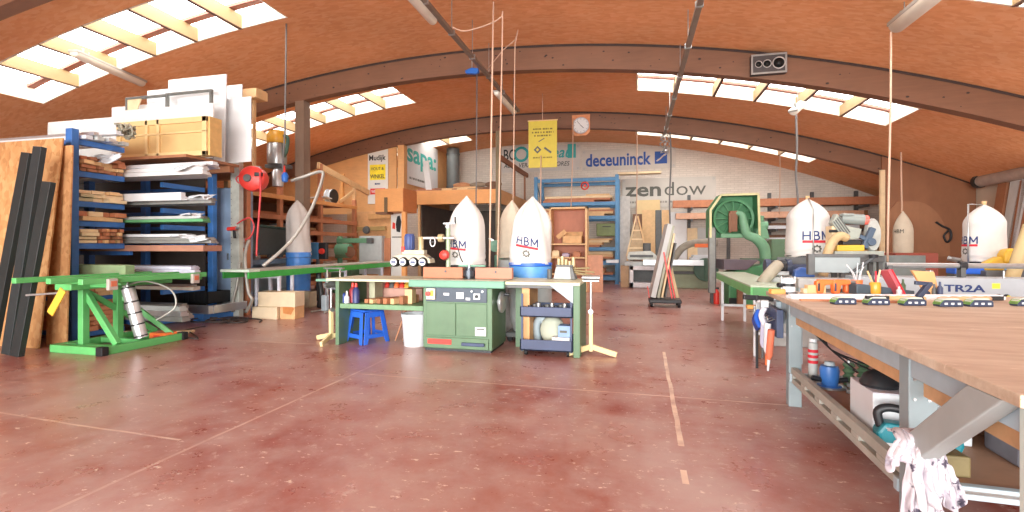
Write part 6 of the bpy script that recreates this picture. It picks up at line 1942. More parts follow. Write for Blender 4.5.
def benchtop_material():
    m, nt, b = nodes('worn_bench_plywood')
    co = coords(nt)
    g = nz(nt, coords(nt, (0.7, 5, 5)), 3.0, 6, .7)
    p = nz(nt, coords(nt, (.9, 2.2, 1)), 1.6, 5, .65)
    col = ramp(nt, p, [(.32, S(172, 146, 122)), (.5, S(200, 180, 156)), (.68, S(222, 208, 190))])
    col = mix(nt, .45, col, ramp(nt, g, [(.35, S(176, 148, 124)), (.65, S(222, 208, 188))]))
    w = ramp(nt, nz(nt, coords(nt, (1, 4, 1)), 3.2, 6, .8), [(.62, (0, 0, 0, 1)), (.68, (1, 1, 1, 1))])
    col = mix(nt, w, col, S(240, 228, 210))
    nt.links.new(col, b.inputs['Base Color']); b.inputs['Roughness'].default_value = .5
    bump(nt, b, g, .15, .003)
    return m


MB().box(0, BW, 0, BL, BT - .036, BT).build('bench_top', [benchtop_material()], bench, .004)
MB().box(-.002, BW, -.004, 0, BT - .03, BT - .012).build('edge_strip', PINEL, bench)
for y in (.78, 2.67):
    MB().box(.10, BW - .10, y - .03, y + .03, BT - .13, BT - .036).build('cross_rail', GREYB, bench, .004)
MB().box(.066, .12, .06, BL - .06, BT - .135, BT - .036).build('side_rail', GREYB, bench, .004)
MB().box(BW - .10, BW - .04, .06, BL - .06, BT - .135, BT - .036).build('side_rail', GREYB, bench, .004)
MB().box(.11, .13, .1, BL - .1, BT - .21, BT - .10).build('inner_batten', wood('batten_tan', (206, 160, 116)), bench)
LEGM = mat('leg_grey', (142, 156, 160), .5, 0, .07)
for x in (.06, BW - .16):
    for y, mm, w in ((.002, mat('leg_white', (196, 208, 200), .5, 0, .05), .085), (.74, LEGM, .10), (2.63, LEGM, .09)):
        if x > 1 and y < .1:
            continue
        xl = .045 if y < .1 else x
        lg = MB().box(xl, xl + w, y, y + .085, 0, BT - .036).build('leg', mm, bench, .005)
        o = MB()
        for zz in (.62, .70):
            for xx in (.02, .07):
                o.lathe([(0, 0), (.007, 0), (.006, -.004), (0, -.004)], (xl + xx, y, zz), 8, 'Y')
        o.build('bolt', STEEL, lg)
# slotted lower rail, set in behind the legs
RM = Matrix.Translation((.075, 2.63, 0)) @ Matrix.Rotation(.010, 4, 'Z')
o = MB(); LR = 1.86
o.box(0, .04, -LR, 0, .255, .305, RM); o.box(0, .04, -LR, 0, .19, .228, RM)
for i in range(7):
    yy = -LR * i / 6
    o.box(0, .04, max(-LR, yy - .05), min(0, yy + .05), .228, .255, RM)
o.build('slotted_rail', mat('rail_worn', (170, 168, 158), .55, 0, .1), bench, .003)
MB().box(.04, .05, -LR, 0, .215, .265, RM).build('slot_backing', mat('rail_dark', (110, 106, 98), .6), bench)
MB().box(.14, BW - .08, .84, 2.62, .22, .243).build('lower_shelf', wood('shelf_brown', (164, 124, 98), (.6, 1, 1), .18), bench, .004)
MB().box(.06, BW - .06, .84, .88, .20, .255).build('cross_rail', GREYB, bench, .005)
MB().box(.06, BW - .06, 2.60, 2.65, .20, .262).build('cross_rail', GREYB, bench, .005)
MB().prism([(.0766, .808), (.241, .808), (.650, .495), (.590, .415)], .004, .062, 'YZ').build('brace', GREYP if False else mat('brace_grey', (158, 162, 160), .5, 0, .06), bench, .005)
MB().bar((.16, .86, .64), (1.0, .86, .30), .035, .085, (0, 0, 1)).build('brace', LEGM, bench, .004)

# rag
rnd = random.Random(9)
o = MB(); bm_ = o.bm


def ragsheet(cx, cy, w, ztop, drop, seed, n=30, m=30, back=.10):
    """one fall of bunched cloth: over the top edge, then down in deep uneven folds"""
    g = [[None] * (n + 1) for _ in range(m + 1)]
    for j in range(m + 1):
        v = j / m
        for i in range(n + 1):
            u = i / n
            f1 = math.sin(u * 11 + seed + v * 1.4) + .55 * math.sin(u * 23 + seed * 2.3 - v * 2.2)
            cr = noise.noise(Vector((u * 6 + seed, v * 7, seed))) + .5 * noise.noise(Vector((u * 14, v * 16 + seed, 1)))
            spread = .62 + .38 * min(1, v * 2.2) - .10 * v
            x = cx + (u - .5) * w * spread + .016 * math.sin(v * 4 + seed) + .010 * cr
            edge = 1 + .16 * math.sin(u * 6 + seed) + .10 * math.sin(u * 13 + seed)
            if v < .16:
                t_ = v / .16; y = cy + back * (1 - t_); z = ztop + .012 * math.sin(t_ * PI) + .012 * cr
            else:
                t_ = (v - .16) / .84; y = cy - .012 - .02 * t_ + .020 * f1 * (.35 + .65 * t_) + .016 * cr; z = ztop - drop * t_ * edge + .010 * cr
            g[j][i] = bm_.verts.new((x, y, z))
    for j in range(m):
        for i in range(n):
            bm_.faces.new((g[j][i], g[j][i + 1], g[j + 1][i + 1], g[j + 1][i]))


def ragmat():
    m, nt, b = nodes('stained_rag')
    co = coords(nt)
    n = nz(nt, co, 9, 5, .7)
    col = ramp(nt, n, [(.30, S(140, 132, 146)), (.42, S(188, 180, 190)), (.62, S(206, 200, 204))])
    sp = ramp(nt, nz(nt, co, 16, 3, .6), [(.60, (0, 0, 0, 1)), (.66, (1, 1, 1, 1))])
    col = mix(nt, sp, col, S(80, 72, 88))
    nt.links.new(col, b.inputs['Base Color']); b.inputs['Roughness'].default_value = .95
    bump(nt, b, nz(nt, co, 40, 4), .3, .004)
    return m


ragsheet(.022, .565, .12, .52, .37, 1.0)
ragsheet(.095, .575, .08, .46, .17, 4.0)
ragsheet(-.025, .58, .10, .51, .09, 7.6)
ragsheet(.04, .55, .09, .505, .22, 2.6)
ob = o.build('cleaning_rag', ragmat(), smooth=True, loc=(BX, BY, 0), rot=(0, 0, BR))
md = ob.modifiers.new('Solidify', 'SOLIDIFY'); md.thickness = .006; md.offset = 1
md = ob.modifiers.new('Subdivision', 'SUBSURF'); md.levels = 1; md.render_levels = 1
tag(ob, 'stained white rag draped over the low brace end of the big workbench', 'rag')

# ---------------------------------------------------------------- tools on the lower shelf
ZS_ = .2445
t = thing('white_box', 'white carton on the lower shelf of the workbench under the dark sander', 'box', bw(.28, 1.36, ZS_), BR)
MB().box(-.12, .30, 0, .32, 0, .23).build('box_shell', WHITEP, t, .006)
MB().box(-.12, .30, 0, .32, .23, .234).build('box_flap', mat('flap_lilac', (216, 212, 222), .6), t, .002)
t = thing('tool_case', 'teal power tool with black loop handle leaning before the white carton', 'power tool', bw(.29, 1.24, ZS_), BR - .05)
sh = MB()
sh.prism([(-.15, .0), (.16, .0), (.18, .05), (.17, .14), (.05, .16), (-.02, .12), (-.13, .13), (-.165, .08)], -.045, .045)
sh.build('tool_shell', TEALT, t, .014)
MB().tube(smoothpath([(-.14, -.0, .10), (-.15, 0, .17), (-.10, 0, .195), (.0, 0, .18), (.10, 0, .19), (.15, 0, .17)]), .020, 10).build('handle', BLACK, t, smooth=True)
MB().bar((-.02, -.0, .20), (.12, 0, .20), .03, .016).build('red_lever', REDP, t, .005)
lettering('makita', .020, WHITE, t, (.02, -.047, .085), bold=.04, shear=.2)
MB().box(.03, .085, -.048, -.045, .035, .065).build('white_label', WHITE, t)
MB().box(-.13, -.05, -.048, -.045, .02, .035).build('white_label', WHITE, t)
t = thing('angle_sander', 'black angle sander with teal end lying on the white carton', 'power tool', bw(.30, 1.42, ZS_ + .237), BR - .25)
MB().lathe([(0, 0), (.085, 0), (.09, .015), (.07, .06), (.03, .085), (0, .09)], (-.08, .06, .0), 22).build('dish', BLACK, t, smooth='auto')
MB().cyl((-.03, .06, .045), (.16, .06, .045), .038, .03, 16).build('tool_body', BLACK, t, .006, 'auto')
MB().cyl((.13, .06, .045), (.24, .06, .045), .042, .036, 16).build('motor_end', mat('tool_blue', (44, 120, 180), .4), t, .006, 'auto')
MB().lathe([(.026, 0), (.03, .0), (.03, .02), (.026, .02)], (-.03, .06, .045), 14, 'X').build('collar', STEEL, t)
t = thing('router', 'blue plunge router standing at the far end of the lower bench shelf', 'power tool', bw(.25, 2.34, ZS_), BR)
MB().lathe([(0, 0), (.075, 0), (.075, .015), (.05, .02), (.055, .05), (.062, .12), (.055, .15), (0, .155)], (0, 0, 0), 22).build('router_body', mat('router_blue', (60, 116, 190), .4), t, smooth='auto')
MB().lathe([(.05, 0), (.10, 0), (.10, .012), (.05, .012)], (0, 0, 0), 22).build('base_ring', STEEL, t)
for s_ in (-1, 1):
    MB().cyl((s_ * .05, 0, .05), (s_ * .11, 0, .06), .018, n=10).build('grip', BLACK, t, smooth='auto')
MB().lathe([(0, .155), (.035, .155), (.03, .18), (0, .185)], (0, 0, 0), 14).build('motor_cap', GREYB, t, smooth='auto')
t = thing('glue_tube', 'white and red tube standing behind the blue router', 'tube', bw(.19, 2.50, ZS_))
MB().lathe([(0, 0), (.03, 0), (.032, .2), (.03, .28), (0, .285)], (0, 0, 0), 14).build('tube_body', GREYP, t, smooth='auto')
for z in (.13, .17, .21):
    MB().lathe([(.0315, z), (.034, z), (.034, z + .022), (.0315, z + .022)], (0, 0, 0), 14).build('red_band', REDP, t)
MB().cyl((0, 0, .285), (0, 0, .31), .026, n=12).build('cap', WHITEP, t)
for i, (x, y, mm, nm) in enumerate(((.40, 2.44, MOULD, 'green'), (.50, 2.48, MOULD, 'second green'))):
    t = thing('clamp_spool', '%s ribbed spool on the lower bench shelf behind the blue router' % nm, 'spool', bw(x, y, ZS_))
    o = MB(); o.lathe([(0, 0), (.03, 0), (.04, .02), (.025, .04), (.04, .06), (.025, .08), (.04, .10), (.025, .12), (.04, .14), (.03, .16), (0, .16)], (0, 0, 0), 16)
    o.build('spool_body', mm, t, smooth='auto')
    MB().cyl((0, 0, .16), (0, 0, .18), .014, n=8).build('pin', STEEL, t)
tag(MB().box(-.02, .02, -.1, .1, 0, .22).build('yellow_case', YELLOW, bevel=.01, loc=bw(.50, 1.95, ZS_)), 'upright yellow case on the lower bench shelf', 'case')
t = thing('green_case', 'dark green box at the back of the lower bench shelf', 'case', bw(.80, 2.1, ZS_), BR)
MB().box(-.2, .2, -.12, .12, 0, .22).build('case_shell', mat('case_green', (66, 96, 84), .5), t, .015)
MB().box(-.06, .06, -.14, -.12, .12, .14).build('case_handle', BLACK, t, .004)
for i in range(7):
    a = rnd.uniform(-.4, .4) + BR; L = rnd.uniform(.25, .5)
    o = MB(); o.bar((-L / 2, 0, .012), (L / 2, 0, .012), .018, .014); o.box(L / 2 - .03, L / 2, -.03, .03, .003, .03); o.box(-.02, .02, -.05, .05, .003, .028)
    c = bw(.36 + .05 * (i % 3), 1.78 + .07 * i, ZS_ + .001 + .033 * (i % 2))
    tag(o.build('bar_clamp', [STEEL, BLACK, GREYD][i % 3], bevel=.002, loc=c, rot=(0, 0, a + 1.2)), 'small bar clamp lying on the lower bench shelf before the blue router', 'clamp', 'bar clamps on the lower bench shelf')
for i in range(3):
    p = [bw(.2 + .1 * i, 1.75, ZS_ + .26), bw(.3 + .1 * i, 2.0, ZS_ + .20), bw(.25, 2.3, ZS_ + .27), bw(.2 + .05 * i, 2.55, .60)]
    rope('tool_cable', ['first', 'second', 'third'][i] + ' black tool cable sagging under the bench top', 'cable', smoothpath(p), .006, BLACK)
for i, (x, y, w_, mm, nm) in enumerate(((.78, 1.25, .30, mat('case_grey', (120, 120, 130), .5), 'grey'), (1.15, 1.3, .34, mat('case_slate', (90, 104, 110), .5), 'slate'), (1.55, 1.25, .3, mat('case_teal', (70, 110, 110), .5), 'dark teal'), (.85, 1.65, .28, BROWNB, 'brown'))):
    t = thing('tool_chest', '%s tool case on the lower bench shelf, inner row' % nm, 'case', bw(x, y, ZS_), BR)
    MB().box(-w_ / 2, w_ / 2, -.13, .13, 0, .17 + .03 * (i % 2)).build('case_shell', mm, t, .015)
    MB().box(-.06, .06, -.15, -.13, .10, .12).build('case_handle', BLACK, t, .004)
    MB().box(-w_ / 2, w_ / 2, -.132, -.13, .08, .085).build('lid_seam', BLACK, t)
tag(MB().box(-.03, .07, -.05, .05, 0, .09).build('small_box', wood('olive_box', (120, 106, 70)), bevel=.008, loc=bw(.30, 1.0, ZS_)), 'small olive box on the shelf edge behind the stained rag', 'box')

# ---------------------------------------------------------------- hung at the bench end
t = thing('bench_holder', 'blue-grey holder board with hooks at the far end of the workbench', 'holder', bw(-.02, 3.0, 0), BR)
MB().box(.0, .05, -.35, .15, .52, .74).build('holder_board', NAVY, t, .006)
for y in (-.3, -.2, -.1, 0, .1):
    MB().tube([(0, y, .66), (-.05, y, .64), (-.06, y, .68)], .006, 6).build('hook', STEEL, t, smooth=True)
MB().box(.05, .12, -.1, .0, .60, .78).build('bracket', GREYB, t)
for i, (dy, mm, c2, nm, z) in enumerate(((-.28, WHITEP, ORANGE, 'white sealant tube with orange nozzle', .40), (-.13, mat('tube_lilac', (196, 196, 220), .4), GREYD, 'lilac sealant tube with dark nozzle', .42), (-.36, mat('tube_orange', (220, 120, 90), .4), WHITEP, 'orange sealant tube', .37))):
    t = thing('sealant_tube', nm + ' hanging head down at the bench end', 'tube', bw(-.075, 3.0 + dy, z), BR)
    t.rotation_euler = (.12 * (i - 1), .05, BR)
    MB().lathe([(0, .22), (.026, .22), (.026, .02), (.02, 0), (.01, -.02), (.006, -.09), (0, -.09)][::-1], (0, 0, 0), 14).build('tube_body', mm, t, smooth='auto')
    MB().lathe([(0, -.11), (.008, -.11), (.012, -.02), (0, -.02)], (0, 0, 0), 10).build('nozzle', c2, t, smooth='auto')
for i, (dy, z, mm, nm) in enumerate(((-.02, .70, BLUEP, 'blue'), (.08, .66, mat('hk_navy', (46, 60, 120), .4), 'navy'), (-.22, .74, mat('hk_white', (220, 220, 230), .4), 'white'))):
    t = thing('hand_grip', '%s tool handle hooked on the holder at the bench end' % nm, 'tool', bw(-.08, 3.0 + dy, z), BR)
    MB().tube(smoothpath([(0, 0, 0), (-.02, .02, -.07), (.01, .03, -.15)]), .022, 10).build('grip', mm, t, smooth=True)
    MB().box(-.03, .03, -.015, .015, 0, .06).build('tool_jaw', STEEL, t, .004)
p = fl(757, 368)
t = thing('black_stand', 'thin black steel stand with a padded head beside the bench end', 'stand', (p.x, p.y, 0))
MB().cyl((0, 0, 0), (0, 0, .74), .014, n=10).build('pole', BLACK, t, smooth='auto')
MB().bar((-.13, 0, .72), (.16, .04, .70), .045, .05).build('head_bar', BLACK, t, .008)
MB().box(-.10, .02, -.04, .04, .60, .64).build('orange_pad', mat('pad_tan', (226, 168, 90), .6), t, .012)
MB().lathe([(0, 0), (.035, 0), (.035, .03), (0, .03)], (.02, -.04, .66), 14, 'Y').build('clamp_disc', WHITEP, t)

# ---------------------------------------------------------------- things on the bench top
CLB = mat('clamp_navy', (52, 62, 84), .45, 0, .1)
CLT = mat('clamp_top', (200, 208, 198), .4, 0, .04)
CLG = mat('clamp_green', (120, 170, 80), .4)
pos6 = [(843, 304.2), (876, 304.8), (912, 305.4), (948, 306.5), (978, 306.5), (1025, 306)]
lab6 = ['first navy and pale green hand block in the row, by the white profile end', 'second navy and pale green hand block in the row', 'third navy and pale green hand block, under the slanting dark tool', 'fourth navy and pale green hand block in the row', 'fifth navy and pale green hand block, below the yellow stickers', 'sixth navy and pale green hand block, cut by the bench corner side']
proto = None
for i, (px, py) in enumerate(pos6):
    p = fl(px, py, BT); p.z = BT + .001
    if proto is None:
        proto = thing('hand_block', lab6[0], 'tool', p, YAW - .03, 'hand blocks in a row on the workbench')
        MB().prism([(-.072, 0), (.072, 0), (.072, .030), (.064, .042), (-.042, .042), (-.072, .021)], -.03, .03).build('block_body', CLB, proto, .005)
        MB().prism([(-.066, .030), (-.042, .043), (.052, .043), (.044, .054), (-.030, .054), (-.052, .046)], -.028, .028).build('top_grip', CLT, proto, .004)
        MB().prism([(-.075, .014), (-.071, .020), (-.050, .042), (-.056, .042)], -.031, .031).build('green_edge', CLG, proto)
        for x in (-.045, -.005, .035):
            MB().box(x, x + .018, -.033, -.03, .014, .026).build('side_mark', WHITEP, proto)
    else:
        dup(proto, p, YAW - .03 - .01 * i, lab6[i])
PFW = mat('profile_white', (232, 234, 238), .35, 0, .03)


def onb(px, py, z=BT):
    return fl(px, py, z)


def longpiece(p, q, w, h, material, name, label, cat, prof=None):
    p, q = Vector(p), Vector(q)
    o = MB(); L = (q - p).length
    if prof == 'spindle':
        o.tube([(L * u, 0, h) for u in [i / 14 for i in range(15)]], [h * (.6 + .4 * abs(math.sin(i * 1.1))) for i in range(15)], 12)
    elif prof == 'chan':
        o.prism([(-w / 2, 0), (w / 2, 0), (w / 2, h * .6), (w * .2, h * .6), (w * .2, h), (-w * .3, h), (-w * .3, h * .7), (-w / 2, h * .7)], 0, L, 'YZ')
    else:
        o.box(0, L, -w / 2, w / 2, 0, h)
    ob = o.build(name, material, loc=p, bevel=.003 if prof != 'spindle' else 0, smooth=(prof == 'spindle'))
    ob.rotation_euler = (0, 0, math.atan2(q.y - p.y, q.x - p.x))
    return tag(ob, label, cat)


longpiece(onb(789, 298.5), onb(1000, 299.5), .09, .035, PFW, 'window_profile', 'long white window profile lying across the workbench behind the hand blocks', 'profile', 'chan')
longpiece(onb(800, 300.8), onb(905, 303.2), .03, .014, TIMB, 'slat', 'thin reddish slat lying before the white window profile', 'slat')
longpiece(onb(872, 301), onb(925, 302), .05, .022, PINE, 'spindle', 'turned pale spindle lying beside the slanting dark tool', 'spindle', 'spindle')
longpiece(onb(938, 302.5), onb(990, 302), .05, .022, wood('spindle_tan', (214, 172, 130)), 'spindle', 'turned tan spindle lying toward the yellow stickers', 'spindle', 'spindle')
longpiece(onb(866, 298.8, BT + .04), onb(888, 298.8, BT + .04), .03, .02, BLACK, 'tool_grip', 'black tool handle lying on the white profile', 'handle')
longpiece(onb(985, 300.6), onb(1002, 300.4), .03, .03, BLACK, 'tool_grip', 'black tool handle lying at the tan spindle end', 'handle')
p = onb(922, 302)
t = thing('trigger_clamp', 'dark slanting trigger clamp standing on the workbench between the spindles', 'clamp', p, YAW)
MB().bar((-.03, 0, .03), (.05, 0, .13), .035, .035).build('clamp_body', CLB, t, .006)
MB().bar((-.05, 0, .135), (.07, 0, .125), .022, .028).build('clamp_grip', CLB, t, .006)
MB().box(-.06, .0, -.02, .02, 0, .035).build('clamp_foot', BLACK, t, .005)
# router / planer machines near the far corner
p = onb(788, 293.5)
t = thing('trim_router', 'small white and black router on round guides at the bench corner', 'power tool', p, YAW)
MB().lathe([(0, 0), (.07, 0), (.07, .012), (.02, .014), (0, .014)], (0, 0, 0), 20).build('base_plate', BLACK, t, smooth='auto')
MB().lathe([(0, .014), (.045, .014), (.05, .05), (.05, .10), (.035, .13), (0, .135)], (0, 0, 0), 18).build('motor_body', WHITEP, t, smooth='auto')
for x in (-.055, .055):
    MB().cyl((x, 0, .012), (x, 0, .14), .008, n=8).build('guide_rod', STEEL, t)
MB().cyl((-.085, 0, .07), (-.05, 0, .07), .02, n=10).build('side_grip', BLACK, t)
MB().lathe([(.05, .06), (.054, .06), (.054, .085), (.05, .085)], (0, 0, 0), 18).build('body_band', BLACK, t)
OM = [((822, 293.5), 0, 'orange pistol tool standing among the tools before the grey fence'), ((838, 293.6), .1, 'second orange tool with grey grip before the grey fence'), ((857, 293), -.1, 'orange holder with white cable ties before the dark board')]
for i, ((px, py), a, lb) in enumerate(OM):
    p = onb(px, py)
    t = thing('orange_tool', lb, 'tool', p, YAW + a)
    if i < 2:
        MB().prism([(-.05, 0), (.0, 0), (.015, .07), (.10, .075), (.10, .115), (-.03, .12), (-.06, .10)], -.025, .025).build('tool_shell', ORANGE, t, .012)
        MB().cyl((.10, 0, .096), (.15, 0, .096), .012, n=10).build('tool_nose', STEEL, t)
        MB().box(-.05, -.03, -.027, .027, .02, .09).build('grip', BLACK if i == 0 else CLB, t, .006)
    else:
        o = MB(); o.lathe([(0, 0), (.035, 0), (.042, .11), (.036, .11), (.03, .01), (0, .01)], (0, 0, 0), 16)
        o.build('cup', ORANGE, t, smooth='auto')
        rr = random.Random(2)
        for k in range(5):
            a_ = k * 1.25
            MB().tube(smoothpath([(.01 * math.cos(a_), .01 * math.sin(a_), .02), (.03 * math.cos(a_), .02 * math.sin(a_), .15), ((.05 + .02 * k) * math.cos(a_), .03 * math.sin(a_), .26 - .01 * k)]), .004, 6).build('cable_tie', WHITEP, t, smooth=True)
        MB().box(-.10, -.05, -.02, .04, 0, .09).build('orange_block', ORANGE, t, .015)
p = onb(880, 294)
t = thing('dark_tray', 'dark slate sloping board lying behind the white profile', 'board', p, YAW - .03)
MB().prism([(-.22, 0), (.24, 0), (.24, .03), (-.18, .085), (-.22, .08)], -.05, .05).build('board_body', mat('slate', (70, 86, 98), .5), t, .006)
p = onb(893, 295)
t = thing('red_level', 'red-edged pink folder leaning upright beside the tan tilted board', 'folder', p, YAW)
MB().bar((.045, 0, .0), (-.04, .03, .20), .028, .10, (0, 1, 0)).build('folder_body', mat('pink_red', (196, 90, 100), .5, 0, .12), t, .004)
MB().bar((.060, -.01, .0), (-.026, .02, .20), .006, .10, (0, 1, 0)).build('folder_edge', REDP, t)
p = onb(930, 297)
t = thing('tilted_board', 'tan square of board standing tilted on the workbench before the rail saw', 'board', p, YAW + .05)
MB().prism([(-.02, 0), (.085, 0), (.035, .195), (-.145, .205), (-.12, .17)], -.0, .022).build('board_face', wood('tan_square', (216, 166, 112), (1, 1, 1), .06), t, .004)
MB().bar((.06, .10, .0), (.0, .02, .15), .02, .02).build('prop', PINE, t)
p = onb(875, 294.5)
t = thing('glass_jar', 'amber-bottomed jar with brushes standing by the pink folder', 'jar', p)
MB().lathe([(0, 0), (.035, 0), (.04, .02), (.04, .09), (.034, .10), (0, .10)], (0, 0, 0), 16).build('jar_body', AMBER, t, smooth='auto')
for k in range(4):
    MB().cyl((.01 * k - .015, 0, .09), (.03 * k - .05, .01, .19 + .01 * (k % 2)), .007, n=8).build('brush_handle', [PINE, BLACK, REDP, PINEL][k], t, smooth='auto')
for k, (px, py, mm, h, nm) in enumerate(((903, 294, MOULD, .12, 'green'), (899, 295.5, WHITEP, .07, 'white'), (934, 297, GREYD, .10, 'dark'), (927, 297, CLB, .06, 'navy'), (940, 297.5, NAVY, .12, 'blue-grey'))):
    p = onb(px, py)
    o = MB(); o.lathe([(0, 0), (.018, 0), (.02, h * .6), (.008, h * .75), (.007, h), (0, h)], (0, 0, 0), 12)
    tag(o.build('small_bottle', mm, smooth='auto', loc=(p.x, p.y, BT + .001)), '%s small bottle standing at the back of the workbench' % nm, 'bottle')
for k, (a_, b_, py, mm, nm) in enumerate(((802, 822, 293.2, PINEL, 'pale'), (806, 824, 292.7, PINE, 'pine'), (770, 784, 292.6, wood('orange_wood', (226, 160, 90)), 'orange'))):
    longpiece(onb(a_, py + .6 * k), onb(b_, py + .6 * k), .05, .04 + .03 * (k == 1), mm, 'wood_block', '%s wood block lying near the far corner of the workbench' % nm, 'block')

# ---------------------------------------------------------------- rail saw behind the bench
YS = 5.62
TRG = mat('saw_bed_grey', (172, 180, 186), .45, 0, .05)
t = thing('rail_saw', 'long light grey double-head rail saw standing behind the workbench', 'saw', (2.15, YS, 0))
MB().box(0.05, 3.9, 0, .36, .60, .93).build('saw_bed', TRG, t, .008)
MB().box(.05, 3.9, -.008, 0, .615, .645).build('bed_lip', STEEL, t)
for x in (.3, 2.0, 3.4):
    MB().box(x, x + .16, .06, .30, 0, .60).build('leg', GREYB, t, .01)
px2x = lambda px: ony(px, 280, YS).x - 2.15
lettering('TR2A', .068, NAVYP, t, (px2x(944), -.004, .80), bold=.03, width=px2x(985) - px2x(944))
MB().box(px2x(992), px2x(1000), -.004, .001, .835, .885).build('yellow_sticker', mat('sticker', (236, 226, 70), .5), t)
for px in (998.5, 1006.5):
    MB().lathe([(0, 0), (.03, 0), (.03, -.004), (0, -.004)], (px2x(px), -.0, .755), 14, 'Y').build('round_sticker', BLACK, t)
    MB().lathe([(0, 0), (.018, 0), (.018, -.006), (0, -.006)], (px2x(px) + .014, -.0, .755), 14, 'Y').build('sticker_eye', mat('sticker', (236, 226, 70)), t)
zr = 1.045
MB().cyl((px2x(894), .16, zr), (3.9, .16, zr), .026, n=14).build('stop_rail', STEEL, t, smooth='auto')
for x in (px2x(897), px2x(972), 3.3):
    MB().box(x - .02, x + .02, .12, .20, .93, zr).build('rail_post', GREYD, t, .004)
MB().lathe([(0, -.03), (.045, -.03), (.045, .03), (0, .03)], (px2x(973), .16, zr), 16, 'X').build('stop_collar', BLACK, t, .004)
for x in (.7, 1.3, 2.3):
    MB().cyl((x, .1, .93), (x, .1, 1.0), .008, n=8).build('bed_pin', STEEL, t)
MB().box(px2x(825), px2x(874), .30, .34, .955, 1.12).build('fence_plate', mat('fence_grey', (150, 160, 162), .4, 0, .06), t, .006)
MB().box(px2x(822), px2x(892), .30, .36, 1.12, 1.155).build('fence_cap', GREYD, t, .006)
MB().box(px2x(818), px2x(825), .28, .36, .93, 1.155).build('fence_post', GREYD, t, .005)
MB().box(px2x(800), .06, .05, .36, .80, .90).build('bed_extension', GREYP, t, .008)
MB().box(px2x(802), px2x(806), .1, .3, 0, .80).build('leg', GREYB, t)
o = MB().bar((px2x(862), .28, .95), (px2x(884), .22, 1.12), .02, .03); o.build('slant_lever', BLACK, t, .004)
MB().lathe([(0, -.02), (.04, -.015), (.045, .02), (0, .03)], (px2x(884), .22, 1.13), 12).build('lever_knob', BLACK, t, smooth='auto')

# mitre saw head with hose
DM = 6.35
p = at(857, 262, DM)
ms = thing('mitre_saw', 'grey mitre saw with red motor end and pale hose raised above the rail saw', 'mitre saw', (p.x, p.y, 0), .10)
q = lambda px: (px - 857) * DM / FPX
zq = lambda y: EYE + (HOR - y) * DM / FPX
MB().cyl((q(844), .04, zq(218)), (q(863), -.02, zq(220)), .068, n=20).build('motor', mat('motor_grey', (140, 148, 144), .45), ms, .006, 'auto')
MB().cyl((q(862.5), -.02, zq(220)), (q(866), -.03, zq(220.5)), .062, n=20).build('red_cap', mat('cap_red', (236, 110, 96), .4), ms, .01, 'auto')
MB().box(q(843), q(853), -.05, .08, zq(216), zq(213.5)).build('motor_top', mat('motor_grey', (140, 148, 144)), ms, .01)
body = MB().prism([(q(832.5), zq(223)), (q(837), zq(213.5)), (q(846), zq(226)), (q(860), zq(229)), (q(857), zq(239)), (q(846), zq(240)), (q(842), zq(237))], -.05, .07).build('arm_casting', mat('casting_grey', (158, 164, 154), .5), ms, .012)
o = MB()
for i in range(4):
    o.bar((q(833.5 + 1.6 * i), -.055, zq(221.5 - 1.6 * i)), (q(843 + 1.8 * i), -.055, zq(236 - 1.2 * i)), .012, .01, (0, 1, 0))
o.build('louvre', GREYD, body)
MB().lathe([(0, -.04), (.20, -.04), (.215, -.02), (.215, .02), (.20, .04), (0, .04)], (q(872), .03, zq(235)), 30, 'Y', 0, .42, 1).build('blade_guard', mat('guard_pale', (172, 174, 168), .4), ms, smooth='auto')
o = MB(); o.bar((q(862), -.03, zq(248)), (q(870), -.03, zq(228)), .06, .07); o.bar((q(858), -.02, zq(236)), (q(872), -.03, zq(244)), .05, .05); o.cyl((q(868), -.08, zq(242)), (q(868), .04, zq(242)), .05, n=16)
o.build('pivot_linkage', mat('link_blue', (74, 92, 112), .45), ms, .008)
MB().box(q(843), q(860), -.04, .1, zq(245), zq(240)).build('turntable', BLACK, ms, .01)
MB().box(q(836), q(861), -.08, .12, zq(251), zq(245)).build('yellow_base', YELLOW, ms, .012)
MB().box(q(833), q(878), -.1, .2, zq(256), zq(251)).build('base_casting', mat('casting_grey', (158, 164, 154)), ms, .01)
MB().tube(smoothpath([(q(845), -.05, zq(238)), (q(838), -.09, zq(236)), (q(831), -.11, zq(241)), (q(826), -.12, zq(252)), (q(823), -.13, zq(264)), (q(821), -.13, zq(276))]), [.055] * 26, 14).build('extraction_hose', mat('hose_cream', (190, 164, 122), .6), ms, smooth=True)
MB().box(q(833), q(838), -.02, .15, zq(245), zq(226)).build('rear_post', PINEL, ms, .004)
MB().cyl((q(831), -.02, zq(231)), (q(838), -.02, zq(231)), .02, n=10).build('grip', BLACK, ms)
MB().box(q(838), q(880), -.06, .24, zq(262), zq(256)).build('stand_table', GREYD, ms, .006)
for x in (q(841), q(875)):
    for y in (-.04, .17):
        MB().box(x, x + .05, y, y + .05, 0, zq(262)).build('leg', GREYD, ms)
for i, (x, dy) in enumerate(((852, 0), (868, .05))):
    pass

